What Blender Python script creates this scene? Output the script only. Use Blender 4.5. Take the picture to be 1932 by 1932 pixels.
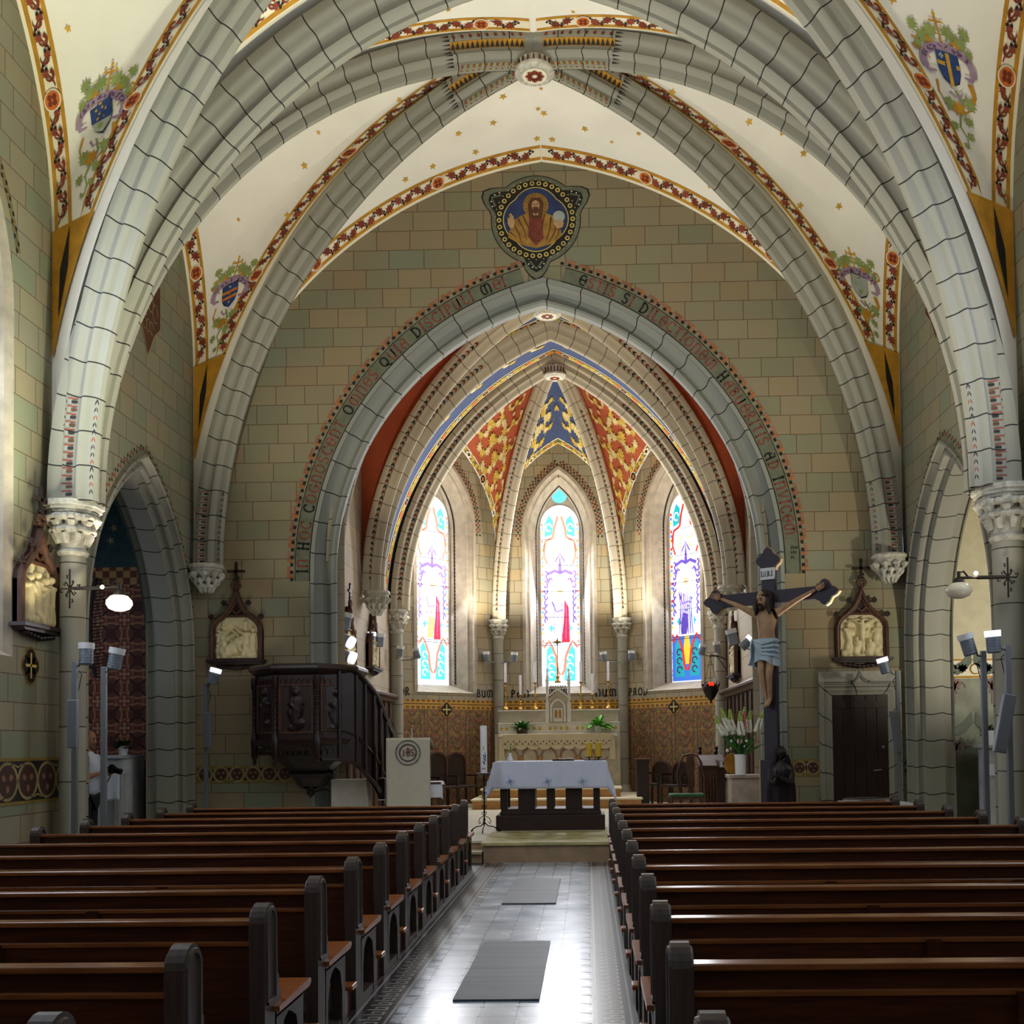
import bpy, bmesh, math, random
from math import sin, cos, pi, sqrt, floor, atan2, radians, acos
from mathutils import Vector, Matrix
random.seed(7)
S = bpy.context.scene
for o in list(bpy.data.objects): bpy.data.objects.remove(o)
COL = S.collection

# ---------------- camera ----------------
FOC, VPX, VPY, EYE = 1960.0, 1108.0, 1403.0, 1.6
PSI, TH, RHO = .02, .03, .012
_f = Vector((-sin(PSI)*cos(TH), cos(PSI)*cos(TH), sin(TH)))
_r0 = Vector((cos(PSI), sin(PSI), 0)); _u0 = _r0.cross(_f)
_R = _r0*cos(RHO) - _u0*sin(RHO); _U = _r0*sin(RHO) + _u0*cos(RHO)
_d = Vector((0, 1, 0))
CX = VPX - FOC*_d.dot(_R)/_d.dot(_f); CY = VPY + FOC*_d.dot(_U)/_d.dot(_f)
cam_d = bpy.data.cameras.new('camera'); cam = bpy.data.objects.new('camera', cam_d); COL.objects.link(cam)
cam_d.sensor_width = 36; cam_d.lens = 36*FOC/1932
cam_d.shift_x = (966-CX)/1932; cam_d.shift_y = (CY-966)/1932
cam_d.clip_start = .05; cam_d.clip_end = 200
m = Matrix.Identity(4)
for i in range(3):
    m[i][0] = _R[i]; m[i][1] = _U[i]; m[i][2] = -_f[i]
m[2][3] = EYE
cam.matrix_world = m
S.camera = cam
def _ray(px, py): return _f + _R*((px-CX)/FOC) - _U*((py-CY)/FOC)
def atY(px, py, Y):
    d = _ray(px, py); return d*(Y/d[1]) + Vector((0, 0, EYE))
def atX(px, py, X):
    d = _ray(px, py); return d*(X/d[0]) + Vector((0, 0, EYE))
def atZ(px, py, Z):
    d = _ray(px, py); return d*((Z-EYE)/d[2]) + Vector((0, 0, EYE))

# ---------------- world, exposure, lamps ----------------
S.view_settings.view_transform = 'Standard'; S.view_settings.look = 'None'
S.view_settings.gamma = 1; S.view_settings.use_curve_mapping = False
S.view_settings.exposure = 0.0
w = bpy.data.worlds.new('sky'); S.world = w; w.use_nodes = True
w.node_tree.nodes['Background'].inputs[0].default_value = (.55, .7, 1, 1)
w.node_tree.nodes['Background'].inputs[1].default_value = .6
XC = -.60; YB_ = 24.24
def area(name, loc, target, sx, sy, power, color=(1, 1, 1), spread=pi):
    l = bpy.data.lights.new(name, 'AREA'); l.shape = 'RECTANGLE'; l.size = sx; l.size_y = sy
    l.energy = power; l.color = color; l.spread = spread
    o = bpy.data.objects.new(name, l); COL.objects.link(o); o.location = loc
    o.rotation_euler = (Vector(target)-Vector(loc)).to_track_quat('-Z', 'Y').to_euler(); return o
def spot(name, loc, target, power, color=(1, .93, .8), angle=60, blend=.6, r=.08):
    l = bpy.data.lights.new(name, 'SPOT'); l.energy = power; l.color = color
    l.spot_size = radians(angle); l.spot_blend = blend; l.shadow_soft_size = r
    o = bpy.data.objects.new(name, l); COL.objects.link(o); o.location = loc
    o.rotation_euler = (Vector(target)-Vector(loc)).to_track_quat('-Z', 'Y').to_euler(); return o
DAY = (.72, .84, 1.0); WARM = (1, .93, .76)
# daylight through the nave side windows (bays 2, 3 and 4)
for i, yy in enumerate((9.55, 5.25, .95)):
    area('daylight_window', (XC-5.81, yy, 5.3), (XC, yy+.5, 3.0), 1.5, 4.4, (190, 80, 45)[i], DAY)
    area('daylight_window', (XC+5.81, yy, 5.3), (XC, yy+.5, 3.0), 1.5, 4.4, (80, 55, 40)[i], DAY)
area('daylight_west_fill', (XC, -5.0, 6.5), (XC, 8, 4.5), 3.0, 3.0, 60, DAY)  # soft fill added behind the viewpoint; the west wall has no window
# upward spotlights of the nave fixtures
spot('lamp_spot', (-5.25, 12.0, 2.8), (XC-2.2, 13.6, 9.8), 760, WARM, 100, .9)
spot('lamp_spot', (-5.10, 10.9, 2.75), (-3.9, 8.2, 10.0), 1250, (.98, 1, .76), 105, .9)
spot('lamp_spot', (-5.10, 10.9, 2.75), (-5.6, 9.4, 9.6), 420, (.98, 1, .72), 70, 1.0)
spot('lamp_spot', (3.95, 10.8, 2.9), (2.4, 8.2, 10.0), 800, WARM, 105, .9)
spot('lamp_spot', (4.0, 10.8, 2.9), (4.6, 9.3, 9.6), 150, WARM, 70, 1.0)
spot('lamp_spot', (3.85, 12.0, 2.8), (XC+2.2, 13.6, 9.8), 700, WARM, 100, .9)
spot('lamp_spot', (4.05, 15.0, 2.7), (XC+1.6, 13.6, 10.4), 200, WARM, 100, 1.0)
spot('lamp_spot', (4.05, 14.7, 2.5), (3.75, 16, 3.6), 14, WARM, 70, 1.0)
spot('lamp_spot', (-5.0, 14.7, 2.5), (-5.3, 16, 3.6), 14, WARM, 70, 1.0)
spot('lamp_spot', (-5.05, 15.0, 2.75), (XC-1.6, 13.6, 10.4), 200, WARM, 100, 1.0)
spot('lamp_spot', (-5.45, 11.05, 2.95), (-5.85, 11.6, 4.3), 34, (1, .92, .66), 70, .8)
spot('lamp_spot', (-5.55, 10.9, 2.8), (-6.15, 11.0, 4.6), 40, (1, .9, .62), 75, .9)
spot('lamp_spot', (4.45, 10.9, 3.0), (4.75, 11.6, 4.2), 14, (1, .93, .7), 60, .8)
# chancel and apse uplights
for sx in (-1, 1):
    spot('lamp_spot', (XC+sx*1.5, 22.9, 3.6), (XC+sx*.5, 22.6, 9.2), 520, (1, .93, .78), 120)
    spot('lamp_spot', (XC+sx*1.2, 22.9, 3.6), (XC+sx*2.2, 22.6, 7.6), 130, (1, .9, .7), 110)
    spot('lamp_spot', (XC+sx*3.0, 21.9, 3.5), (XC+sx*1.6, 21.4, 9.4), 90, (1, .9, .72), 80)
    spot('lamp_spot', (XC+sx*3.1, 17.2, 3.6), (XC+sx*2.3, 17.9, 8.4), 170, (1, .88, .66), 75)
# daylight entering through the three apse windows
area('daylight_apse_window', (XC, YB_-.06+.5, 5.0), (XC, 10, 1.0), .8, 3.9, 330, (.93, .96, 1))
for sx in (-1, 1): area('daylight_apse_window', (XC+sx*(2.545+.31), 23.2+.31, 5.0), (XC+sx*.6, 18, 1.5), .8, 3.9, 210, (.93, .96, 1))

# ---------------- tags ----------------
def tag(o, label=None, cat=None, group=None, kind=None):
    if label: o['label'] = label
    if cat: o['category'] = cat
    if group: o['group'] = group
    if kind: o['kind'] = kind
    return o
def empty(name, loc, label=None, cat=None, group=None, rz=0):
    o = bpy.data.objects.new(name, None); COL.objects.link(o); o.location = loc; o.rotation_euler = (0, 0, rz)
    o.empty_display_size = .1
    return tag(o, label, cat, group)
def copy_tree(o, parent=None, depth=0):
    c = o.copy(); COL.objects.link(c)
    if parent: c.parent = parent
    for ch in list(o.children): copy_tree(ch, c)
    return c

# ---------------- materials ----------------
def lin(h):
    h = h.lstrip('#'); v = [int(h[i:i+2], 16)/255 for i in (0, 2, 4)]
    return tuple((c/12.92 if c <= .04045 else ((c+.055)/1.055)**2.4) for c in v)+(1,)
MATS = {}
class NT:
    def __init__(s, name):
        s.m = bpy.data.materials.new(name); s.m.use_nodes = True; s.n = s.m.node_tree.nodes; s.l = s.m.node_tree.links
        s.b = s.n['Principled BSDF']
    def put(s, sock, v):
        if isinstance(v, bpy.types.NodeSocket): s.l.new(v, sock)
        elif v is not None: sock.default_value = v
    def M(s, op, a, b=None, c=None):
        n = s.n.new('ShaderNodeMath'); n.operation = op
        s.put(n.inputs[0], a)
        if b is not None: s.put(n.inputs[1], b)
        if c is not None: s.put(n.inputs[2], c)
        return n.outputs[0]
    def uv(s):
        n = s.n.new('ShaderNodeUVMap'); sp = s.n.new('ShaderNodeSeparateXYZ'); s.l.new(n.outputs[0], sp.inputs[0])
        return sp.outputs[0], sp.outputs[1], n.outputs[0]
    def obj(s):
        n = s.n.new('ShaderNodeTexCoord'); return n.outputs['Object']
    def pos(s):
        n = s.n.new('ShaderNodeNewGeometry'); return n.outputs['Position']
    def comb(s, x, y, z=0.0):
        n = s.n.new('ShaderNodeCombineXYZ'); s.put(n.inputs[0], x); s.put(n.inputs[1], y); s.put(n.inputs[2], z); return n.outputs[0]
    def white(s, vec=None, w=None):
        n = s.n.new('ShaderNodeTexWhiteNoise')
        if w is not None: n.noise_dimensions = '1D'; s.put(n.inputs['W'], w)
        else: n.noise_dimensions = '2D'; s.put(n.inputs['Vector'], vec)
        return n.outputs[0]
    def noise(s, vec, scale, detail=3, rough=.5):
        n = s.n.new('ShaderNodeTexNoise'); s.put(n.inputs['Vector'], vec); n.inputs['Scale'].default_value = scale
        n.inputs['Detail'].default_value = detail; n.inputs['Roughness'].default_value = rough; return n.outputs[0]
    def ramp(s, fac, stops, mode='LINEAR'):
        n = s.n.new('ShaderNodeValToRGB'); n.color_ramp.interpolation = mode; e = n.color_ramp.elements
        while len(e) < len(stops): e.new(.5)
        for i, (p, c) in enumerate(stops): e[i].position = p; e[i].color = lin(c) if isinstance(c, str) else c
        s.put(n.inputs[0], fac); return n.outputs[0]
    def mix(s, fac, a, b, mode='MIX'):
        n = s.n.new('ShaderNodeMix'); n.data_type = 'RGBA'; n.blend_type = mode
        s.put(n.inputs[0], fac); s.put(n.inputs[6], a); s.put(n.inputs[7], b); return n.outputs[2]
    def bump(s, h, strength=.3, dist=.01):
        n = s.n.new('ShaderNodeBump'); n.inputs['Strength'].default_value = strength; n.inputs['Distance'].default_value = dist
        s.put(n.inputs['Height'], h); s.l.new(n.outputs[0], s.b.inputs['Normal'])
    def col(s, c): s.put(s.b.inputs['Base Color'], c)
    def rough(s, r): s.put(s.b.inputs['Roughness'], r)
def plain(name, c, rough=.6, metal=0, var=.12, scale=6, bump=0, emit=None, es=1, spec=None):
    if name in MATS: return MATS[name]
    t = NT(name); base = lin(c)
    if var:
        f = t.noise(t.obj(), scale, 4)
        dark = tuple(x*(1-var*1.6) for x in base[:3])+(1,); lite = tuple(min(1, x*(1+var)) for x in base[:3])+(1,)
        t.col(t.ramp(f, [(.3, dark), (.7, lite)]))
        if bump: t.bump(f, bump)
    else: t.col(base)
    t.rough(rough); t.b.inputs['Metallic'].default_value = metal
    if spec is not None: t.b.inputs['Specular IOR Level'].default_value = spec
    if emit:
        t.b.inputs['Emission Color'].default_value = lin(emit); t.b.inputs['Emission Strength'].default_value = es
    MATS[name] = t.m; return t.m
def masonry(name, tints, h, w, joint='#5a3a28', jw=.007, rough=.75, blotch=.25):
    t = NT(name); u, v, uvv = t.uv()
    vr = t.M('DIVIDE', v, h); row = t.M('FLOOR', vr); rr = t.white(w=row)
    rr2 = t.white(w=t.M('ADD', row, 31.7))
    ww = t.M('MULTIPLY', t.M('MULTIPLY_ADD', rr, .5, .78), w)
    uu = t.M('DIVIDE', t.M('ADD', u, t.M('MULTIPLY', rr2, 9.1)), ww)
    c0 = t.M('FLOOR', uu)
    # uneven block widths: shift each joint a little
    col_ = c0
    rnd = t.white(vec=t.comb(col_, row))
    n = len(tints); stops = [((i+.001)/n, c) for i, c in enumerate(tints)]
    tint = t.ramp(rnd, stops, 'CONSTANT')
    fv = t.M('ABSOLUTE', t.M('SUBTRACT', t.M('FRACT', vr), .5)); fu = t.M('ABSOLUTE', t.M('SUBTRACT', t.M('FRACT', uu), .5))
    wob = t.M('MULTIPLY', t.noise(t.pos(), 9, 2), .004)
    jh = t.M('GREATER_THAN', fv, t.M('SUBTRACT', .5, t.M('ADD', (jw-.002)/h, wob)))
    jv = t.M('GREATER_THAN', fu, t.M('SUBTRACT', .5, t.M('DIVIDE', jw*.85, ww)))
    j = t.M('MAXIMUM', jh, jv)
    big = t.noise(t.pos(), 1.3, 4, .6)
    fine = t.noise(t.pos(), 14, 4, .6)
    c = t.mix(t.M('MULTIPLY', big, blotch*1.5), tint, lin('#6c6850'))
    c = t.mix(t.M('MULTIPLY', fine, .28), c, lin('#948a6e'), 'MIX')
    c = t.mix(t.M('MULTIPLY', j, .85), c, lin(joint))
    t.col(c); t.rough(rough); t.bump(t.M('SUBTRACT', fine, t.M('MULTIPLY', j, .5)), .12, .01)
    MATS[name] = t.m; return t.m
def voussoir(name, c1, c2, L, jw=.008, lines=(), joint='#17130f', rough=.7):
    t = NT(name); u, v, uvv = t.uv()
    wob = t.M('MULTIPLY', t.M('SINE', t.M('MULTIPLY', v, 17.0)), .012)
    uu = t.M('DIVIDE', t.M('ADD', u, wob), L)
    rnd = t.white(w=t.M('FLOOR', uu))
    f = t.M('ABSOLUTE', t.M('SUBTRACT', t.M('FRACT', uu), .5))
    j = t.M('GREATER_THAN', f, .5-jw/L)
    for lv in lines:
        d = t.M('LESS_THAN', t.M('ABSOLUTE', t.M('SUBTRACT', v, lv)), .0045)
        j = t.M('MAXIMUM', j, t.M('MULTIPLY', d, .7))
    big = t.noise(t.pos(), 2.2, 4, .6)
    streak = t.noise(t.comb(t.M('MULTIPLY', u, .8), t.M('MULTIPLY', v, 14)), 2.0, 4)
    c = t.mix(t.M('MULTIPLY_ADD', big, .8, t.M('MULTIPLY', rnd, .25)), lin(c1), lin(c2))
    c = t.mix(t.M('MULTIPLY', streak, .3), c, lin('#8f8d80'))
    c = t.mix(j, c, lin(joint))
    t.col(c); t.rough(rough); t.bump(streak, .12, .008)
    MATS[name] = t.m; return t.m
STONE_T = ['#9a8c6c', '#93886c', '#8e866c', '#9a8e70', '#848468', '#95896a', '#998462', '#948c70', '#8a866a', '#9d8a68', '#838970', '#90886c', '#9c8766', '#8a886a', '#8c8468', '#978b6e']
masonry('nave masonry', STONE_T, .302, .50)
masonry('side masonry', ['#96917a', '#8f8f76', '#958f78', '#868f74', '#9c9476', '#919078', '#9c9072', '#868c74'], .302, .52)
masonry('apse masonry', ['#a89a7e', '#a09478', '#b09a74', '#a0987e', '#a89c84', '#9a927a', '#ae9c78'], .272, .34, '#4a3426')
masonry('column stone', ['#a5a294', '#a09c90', '#aaa698', '#9b998e'], .62, 9.0, '#1d1915', .008)
voussoir('rib stone', '#98958a', '#8b8a78', .40)
voussoir('chancel arch stone', '#878c88', '#94968c', .46, lines=(.10, .50))
voussoir('pale rib stone', '#c4b9a2', '#b3a78e', .34, .006, joint='#2a2119')
voussoir('shaded rib stone', '#8b8070', '#7b7264', .34, .006, joint='#1c1612')  # rib stone darkened as for unlit faces; no rib uses it
plain('plain stone', '#a39f92', .7, var=.15, bump=.1)
plain('carved stone', '#c2bdae', .65, var=.22, scale=14, bump=.3)
plain('pale stone', '#c9c3b4', .55, var=.1)
plain('window stone', '#b0a594', .7, var=.12)
plain('ceiling plaster', '#f4f0e4', .85, var=.03, scale=1.5)
plain('cream paint', '#efe6cd', .8, var=0)
plain('ochre paint', '#c08a22', .75, var=.15)
plain('orange paint', '#cf6f28', .75, var=.1)
plain('russet paint', '#7e3218', .75, var=.25)
plain('red paint', '#8f3f2a', .75, var=.1)
plain('black paint', '#17130f', .7, var=0)
plain('leaf green paint', '#8f9d58', .8, var=.15)
plain('gold leaf paint', '#d3a32e', .6, var=.15)
plain('pale gold paint', '#d8c06a', .6, var=.15)
plain('lilac paint', '#a58aa0', .8, var=.1)
plain('blue paint', '#27447e', .75, var=.2)
plain('deep blue paint', '#2b3a66', .75, var=.2)
plain('terracotta paint', '#b4532c', .75, var=.12)
plain('grey green paint', '#6c705c', .8, var=.15)
plain('silver paint', '#a9b0a6', .7, var=.1)
plain('pink ochre paint', '#a5674e', .8, var=.2)
plain('skin paint', '#c39a70', .7, var=.1)
plain('brown paint', '#5c351c', .75, var=.2)

# ---------------- mesh builder ----------------
class MB:
    def __init__(s, *mats): s.v = []; s.f = []; s.mi = []; s.uv = []; s.sm = []; s.mats = list(mats)
    def mat(s, name):
        if name not in s.mats: s.mats.append(name)
        return s.mats.index(name)
    def face(s, pts, mat=0, uv=None, smooth=False):
        i = len(s.v); s.v += [tuple(p) for p in pts]; s.f.append(tuple(range(i, i+len(pts))))
        s.mi.append(s.mat(mat) if isinstance(mat, str) else mat); s.uv.append(uv); s.sm.append(smooth)
    def mesh(s, verts, faces, mat=0, smooth=False, uvs=None):
        i = len(s.v); s.v += [tuple(p) for p in verts]; mi = s.mat(mat) if isinstance(mat, str) else mat
        for k, f in enumerate(faces):
            s.f.append(tuple(i+j for j in f)); s.mi.append(mi); s.sm.append(smooth)
            s.uv.append([uvs[j] for j in f] if uvs else None)
    def grid(s, fn, nu, nv, mat=0, smooth=True, uvfn=None):
        vs = [fn(i/nu, j/nv) for i in range(nu+1) for j in range(nv+1)]
        uvs = [uvfn(i/nu, j/nv) for i in range(nu+1) for j in range(nv+1)] if uvfn else None
        fs = [(i*(nv+1)+j, (i+1)*(nv+1)+j, (i+1)*(nv+1)+j+1, i*(nv+1)+j+1) for i in range(nu) for j in range(nv)]
        s.mesh(vs, fs, mat, smooth, uvs)
    def box(s, c, d, mat=0, rz=0, bev=0, taper=1, M=None):
        x, y, z = d[0]/2, d[1]/2, d[2]/2; T = Matrix.Translation(c) @ Matrix.Rotation(rz, 4, 'Z')
        if M is not None: T = M
        if bev and min(x, y, z) > bev*1.01:
            b = bev; vs = []; 
            bm = bmesh.new(); bmesh.ops.create_cube(bm, size=1)
            for q in bm.verts: q.co = Vector((q.co.x*2*x, q.co.y*2*y, q.co.z*2*z))
            bmesh.ops.bevel(bm, geom=list(bm.edges), offset=b, segments=2, affect='EDGES', profile=.5)
            bm.verts.index_update()
            vs = [T @ q.co for q in bm.verts]; fs = [[q.index for q in f.verts] for f in bm.faces]
            bm.free(); s.mesh(vs, fs, mat); return
        vs = [T @ Vector((sx*x*(taper if sz > 0 else 1), sy*y*(taper if sz > 0 else 1), sz*z)) for sz in (-1, 1) for sx, sy in ((-1, -1), (1, -1), (1, 1), (-1, 1))]
        fs = [(3, 2, 1, 0), (4, 5, 6, 7), (0, 1, 5, 4), (1, 2, 6, 5), (2, 3, 7, 6), (3, 0, 4, 7)]
        # metre uvs per face
        mi = s.mat(mat) if isinstance(mat, str) else mat
        for f in fs:
            p = [vs[j] for j in f]
            e1 = (p[1]-p[0]).length; e2 = (p[2]-p[1]).length
            vert = abs((p[2]-p[1]).normalized().z) > .7
            if vert: uv = [(0, p[0].z), (e1, p[1].z), (e1, p[2].z), (0, p[3].z)]
            else: uv = [(q.x, q.y) for q in p]
            s.face(p, mi, uv)
    def box2(s, a, b, mat=0, bev=0):
        s.box([(a[i]+b[i])/2 for i in range(3)], [abs(b[i]-a[i]) for i in range(3)], mat, bev=bev)
    def lathe(s, prof, c, mat=0, n=20, smooth=True, ax=None, a0=0, a1=2*pi, sx=1, sy=1, ucirc=1.0):
        c = Vector(c); Q = Vector((0, 0, 1)).rotation_difference(Vector(ax).normalized()).to_matrix() if ax else Matrix.Identity(3)
        vs = []; uvs = []
        for k in range(n+1):
            a = a0+(a1-a0)*k/n
            for r, z in prof:
                vs.append(c + Q @ Vector((r*cos(a)*sx, r*sin(a)*sy, z))); uvs.append((k/n*ucirc, c.z+z))
        m_ = len(prof)
        fs = [(k*m_+j, (k+1)*m_+j, (k+1)*m_+j+1, k*m_+j+1) for k in range(n) for j in range(m_-1)]
        s.mesh(vs, fs, mat, smooth, uvs)
    def cyl(s, a, b, r, mat=0, n=12, r2=None, caps=True):
        a = Vector(a); b = Vector(b); L = (b-a).length; r2 = r if r2 is None else r2
        pr = ([(0, 0)] if caps else []) + [(r, 0), (r2, L)] + ([(0, L)] if caps else [])
        s.lathe(pr, a, mat, n, True, ax=(b-a))
    def tube(s, pts, r, mat=0, n=8, closed=False):
        pts = [Vector(p) for p in pts]; N = len(pts); rs = r if isinstance(r, (list, tuple)) else [r]*N
        vs = []; up = Vector((0, 0, 1)); last = None
        for i, p in enumerate(pts):
            t = (pts[min(i+1, N-1)]-pts[max(i-1, 0)]).normalized()
            if last is None:
                a = up if abs(t.z) < .9 else Vector((1, 0, 0)); x = t.cross(a).normalized()
            else: x = (last - t*last.dot(t)).normalized()
            last = x; y = t.cross(x)
            for k in range(n): vs.append(p + (x*cos(2*pi*k/n)+y*sin(2*pi*k/n))*rs[i])
        fs = [(i*n+k, i*n+(k+1) % n, (i+1)*n+(k+1) % n, (i+1)*n+k) for i in range(N-1) for k in range(n)]
        fs += [tuple(range(n))[::-1], tuple((N-1)*n+k for k in range(n))]
        s.mesh(vs, fs, mat, True)
    def sphere(s, c, r, mat=0, n=12, sc=(1, 1, 1), M=None):
        c = Vector(c); vs = []; nn = max(6, n//2+2)
        for i in range(nn+1):
            a = pi*i/nn
            for k in range(n):
                b = 2*pi*k/n; q = Vector((sin(a)*cos(b)*r*sc[0], sin(a)*sin(b)*r*sc[1], cos(a)*r*sc[2]))
                if M is not None: q = M @ q
                vs.append(c+q)
        fs = [(i*n+k, (i+1)*n+k, (i+1)*n+(k+1) % n, i*n+(k+1) % n) for i in range(nn) for k in range(n)]
        s.mesh(vs, fs, mat, True)
    def prism(s, poly, fn, d0, d1, mat=0, smooth=False):
        """closed 2D polygon; fn(a,b,d) -> xyz"""
        n = len(poly); A = [Vector(fn(a, b, d0)) for a, b in poly]; B = [Vector(fn(a, b, d1)) for a, b in poly]
        s.mesh(A+B, [tuple(range(n))[::-1], tuple(range(n, 2*n))]+[(i, (i+1) % n, n+(i+1) % n, n+i) for i in range(n)], mat, smooth)
    def sweep(s, path, prof, fn, mat=0, smooth=False, closed=False, flip=False):
        """path: 2D points (h,z); prof: (out, depth) open list; fn(h,z,d)->xyz"""
        N = len(path); P = [Vector(p) for p in path]; nor = []
        for i in range(N):
            d = Vector((0, 0))
            t1 = (P[i]-P[i-1]).normalized() if i > 0 else None
            t2 = (P[i+1]-P[i]).normalized() if i < N-1 else None
            if t1 is None: t1 = t2
            if t2 is None: t2 = t1
            n1 = Vector((-t1.y, t1.x)); n2 = Vector((-t2.y, t2.x)); nn = (n1+n2).normalized()
            nor.append(nn/max(.35, nn.dot(n1)))
        cu = [0]
        for i in range(1, N): cu.append(cu[-1]+(P[i]-P[i-1]).length)
        cv = [0]
        for j in range(1, len(prof)): cv.append(cv[-1]+(Vector(prof[j])-Vector(prof[j-1])).length)
        vs = []; uvs = []
        for i in range(N):
            for j, (o, d) in enumerate(prof):
                q = P[i]+nor[i]*o; vs.append(fn(q.x, q.y, d)); uvs.append((cu[i], cv[j]))
        m_ = len(prof)
        fs = [(i*m_+j, (i+1)*m_+j, (i+1)*m_+j+1, i*m_+j+1) for i in range(N-1) for j in range(m_-1)]
        s.mesh(vs, fs, mat, smooth, uvs)
    def build(s, name, parent=None, loc=None):
        me = bpy.data.meshes.new(name); me.from_pydata(s.v, [], s.f)
        for mn in s.mats: me.materials.append(MATS[mn])
        me.polygons.foreach_set('material_index', s.mi); me.polygons.foreach_set('use_smooth', s.sm)
        if any(u is not None for u in s.uv):
            ul = me.uv_layers.new(name='UVMap'); d = []
            for f, u in zip(s.f, s.uv):
                for k in range(len(f)): d += list(u[k]) if u else [0, 0]
            ul.data.foreach_set('uv', d)
        me.validate(); me.update()
        if any(s.sm):
            bm = bmesh.new(); bm.from_mesh(me); bmesh.ops.remove_doubles(bm, verts=bm.verts, dist=1e-5)
            bmesh.ops.recalc_face_normals(bm, faces=bm.faces)
            for e in bm.edges:
                if len(e.link_faces) == 2 and e.calc_face_angle(0) > .7: e.smooth = False
            bm.to_mesh(me); bm.free()
        o = bpy.data.objects.new(name, me); COL.objects.link(o)
        if parent: o.parent = parent
        if loc: o.location = loc
        return o
def struct(mb, name, parent=None):
    o = mb.build(name, parent)
    if not parent: o['kind'] = 'structure'
    return o
def thing(mb, name, label, cat, group=None):
    return tag(mb.build(name), label, cat, group)

# ---------------- arches ----------------
def arch_r(a, h): return (h*h+a*a)/(2*a)
def arch_path(a, zs, h, n=20, z0=None, cx=0):
    r = arch_r(a, h); c = r-a; th = acos(max(-1, min(1, c/r))); L = []
    for i in range(n+1):
        t = th*i/n; L.append((cx+c-r*cos(t), zs+r*sin(t)))
    full = L + [(2*cx-x, z) for x, z in reversed(L[:-1])]
    if z0 is not None and z0 < zs-1e-6: full = [(cx-a, z0)] + full + [(cx+a, z0)]
    return full
def arch_x(z, a, zs, h):
    """half width of the arch at height z"""
    if z <= zs: return a
    r = arch_r(a, h); t = min(z-zs, h)
    return max(0, sqrt(max(0, r*r-t*t))-(r-a))
def arch_z(x, a, zs, h):
    r = arch_r(a, h); return zs+sqrt(max(0, r*r-(abs(x)+r-a)**2))

def wall_panel(mb, fn, h0, h1, zb, zt, holes=(), mat=0, step=.12, d=0.0):
    """columns of quads; holes: list of (cx,a,z0,zs,hh) arches; zt may be a function"""
    ks = set(); x = h0
    while x < h1: ks.add(round(x, 5)); x += step
    ks.add(h1)
    for cx, a, z0, zs, hh in holes:
        for k in range(29):
            q = cx-a*cos(pi*k/28); 
            if h0 < q < h1: ks.add(round(q, 5))
    ks = sorted(ks); ztf = zt if callable(zt) else (lambda h: zt)
    def q4(a, b, za0, za1, zb0, zb1):
        if za1-za0 < 1e-4 and zb1-zb0 < 1e-4: return
        mb.face([fn(a, za0, d), fn(b, zb0, d), fn(b, zb1, d), fn(a, za1, d)], mat, [(a, za0), (b, zb0), (b, zb1), (a, za1)])
    for a, b in zip(ks, ks[1:]):
        if b-a < 1e-4: continue
        m_ = (a+b)/2; hl = None
        for H_ in holes:
            if abs(m_-H_[0]) < H_[1]: hl = H_
        if hl:
            cx, ar, z0, zs, hh = hl
            ta = arch_z(a-cx, ar, zs, hh) if abs(a-cx) < ar-1e-4 else zs
            tb = arch_z(b-cx, ar, zs, hh) if abs(b-cx) < ar-1e-4 else zs
            if z0 > zb: q4(a, b, zb, z0, zb, z0)
            q4(a, b, ta, max(ta, ztf(a)), tb, max(tb, ztf(b)))
        else: q4(a, b, zb, ztf(a), zb, ztf(b))
# =====================================================================
# SETTING
# =====================================================================
YW = 16.0; HW = 5.5; ZS = 4.4
def f_back(h, z, d): return (XC+h, YW+d, z)
def f_side(sx, x0=HW):
    return lambda h, z, d: (XC+sx*(x0+d), h, z)
CH_A, CH_ZS, CH_H = 3.31, 4.30, 4.20
def off_arch(a, h, o):
    r = arch_r(a, h); c = r-a; return a+o, sqrt((r+o)**2-c*c)
FL = .27
# ---- materials for the setting
t = NT('aisle tiles'); u, v, uvv = t.uv()
T_ = .44
fu = t.M('ABSOLUTE', t.M('SUBTRACT', t.M('FRACT', t.M('DIVIDE', u, T_/2)), .5)); fv = t.M('ABSOLUTE', t.M('SUBTRACT', t.M('FRACT', t.M('DIVIDE', v, T_/2)), .5))
rn = t.white(vec=t.comb(t.M('FLOOR', t.M('DIVIDE', u, T_/2)), t.M('FLOOR', t.M('DIVIDE', v, T_/2))))
j = t.M('GREATER_THAN', t.M('MAXIMUM', fu, fv), .487)
dot = t.M('GREATER_THAN', t.M('ADD', fu, fv), .90)
nz = t.noise(t.pos(), 3, 4)
c = t.ramp(t.M('MULTIPLY_ADD', rn, .5, t.M('MULTIPLY', nz, .5)), [(.2, '#8791a0'), (.8, '#a8b0ba')])
c = t.mix(t.M('MULTIPLY', dot, .75), c, lin('#43454d')); c = t.mix(j, c, lin('#33363d'))
t.col(c); t.rough(t.M('MULTIPLY_ADD', nz, .20, .14)); t.bump(t.M('MULTIPLY', j, -1.0), .15, .004); MATS['aisle tiles'] = t.m
t = NT('greek key tiles'); u, v, uvv = t.uv()
bv = t.M('FRACT', t.M('DIVIDE', v, .115))
def rect(u0, u1, v0, v1): return t.M('MULTIPLY', t.M('MULTIPLY', t.M('GREATER_THAN', u, u0), t.M('LESS_THAN', u, u1)), t.M('MULTIPLY', t.M('GREATER_THAN', bv, v0), t.M('LESS_THAN', bv, v1)))
key = rect(.08, .92, 0.0, .17)
for r4 in ((.80, .92, 0.0, .68), (.36, .92, .52, .68), (.36, .48, .33, .68)): key = t.M('MAXIMUM', key, rect(*r4))
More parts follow.
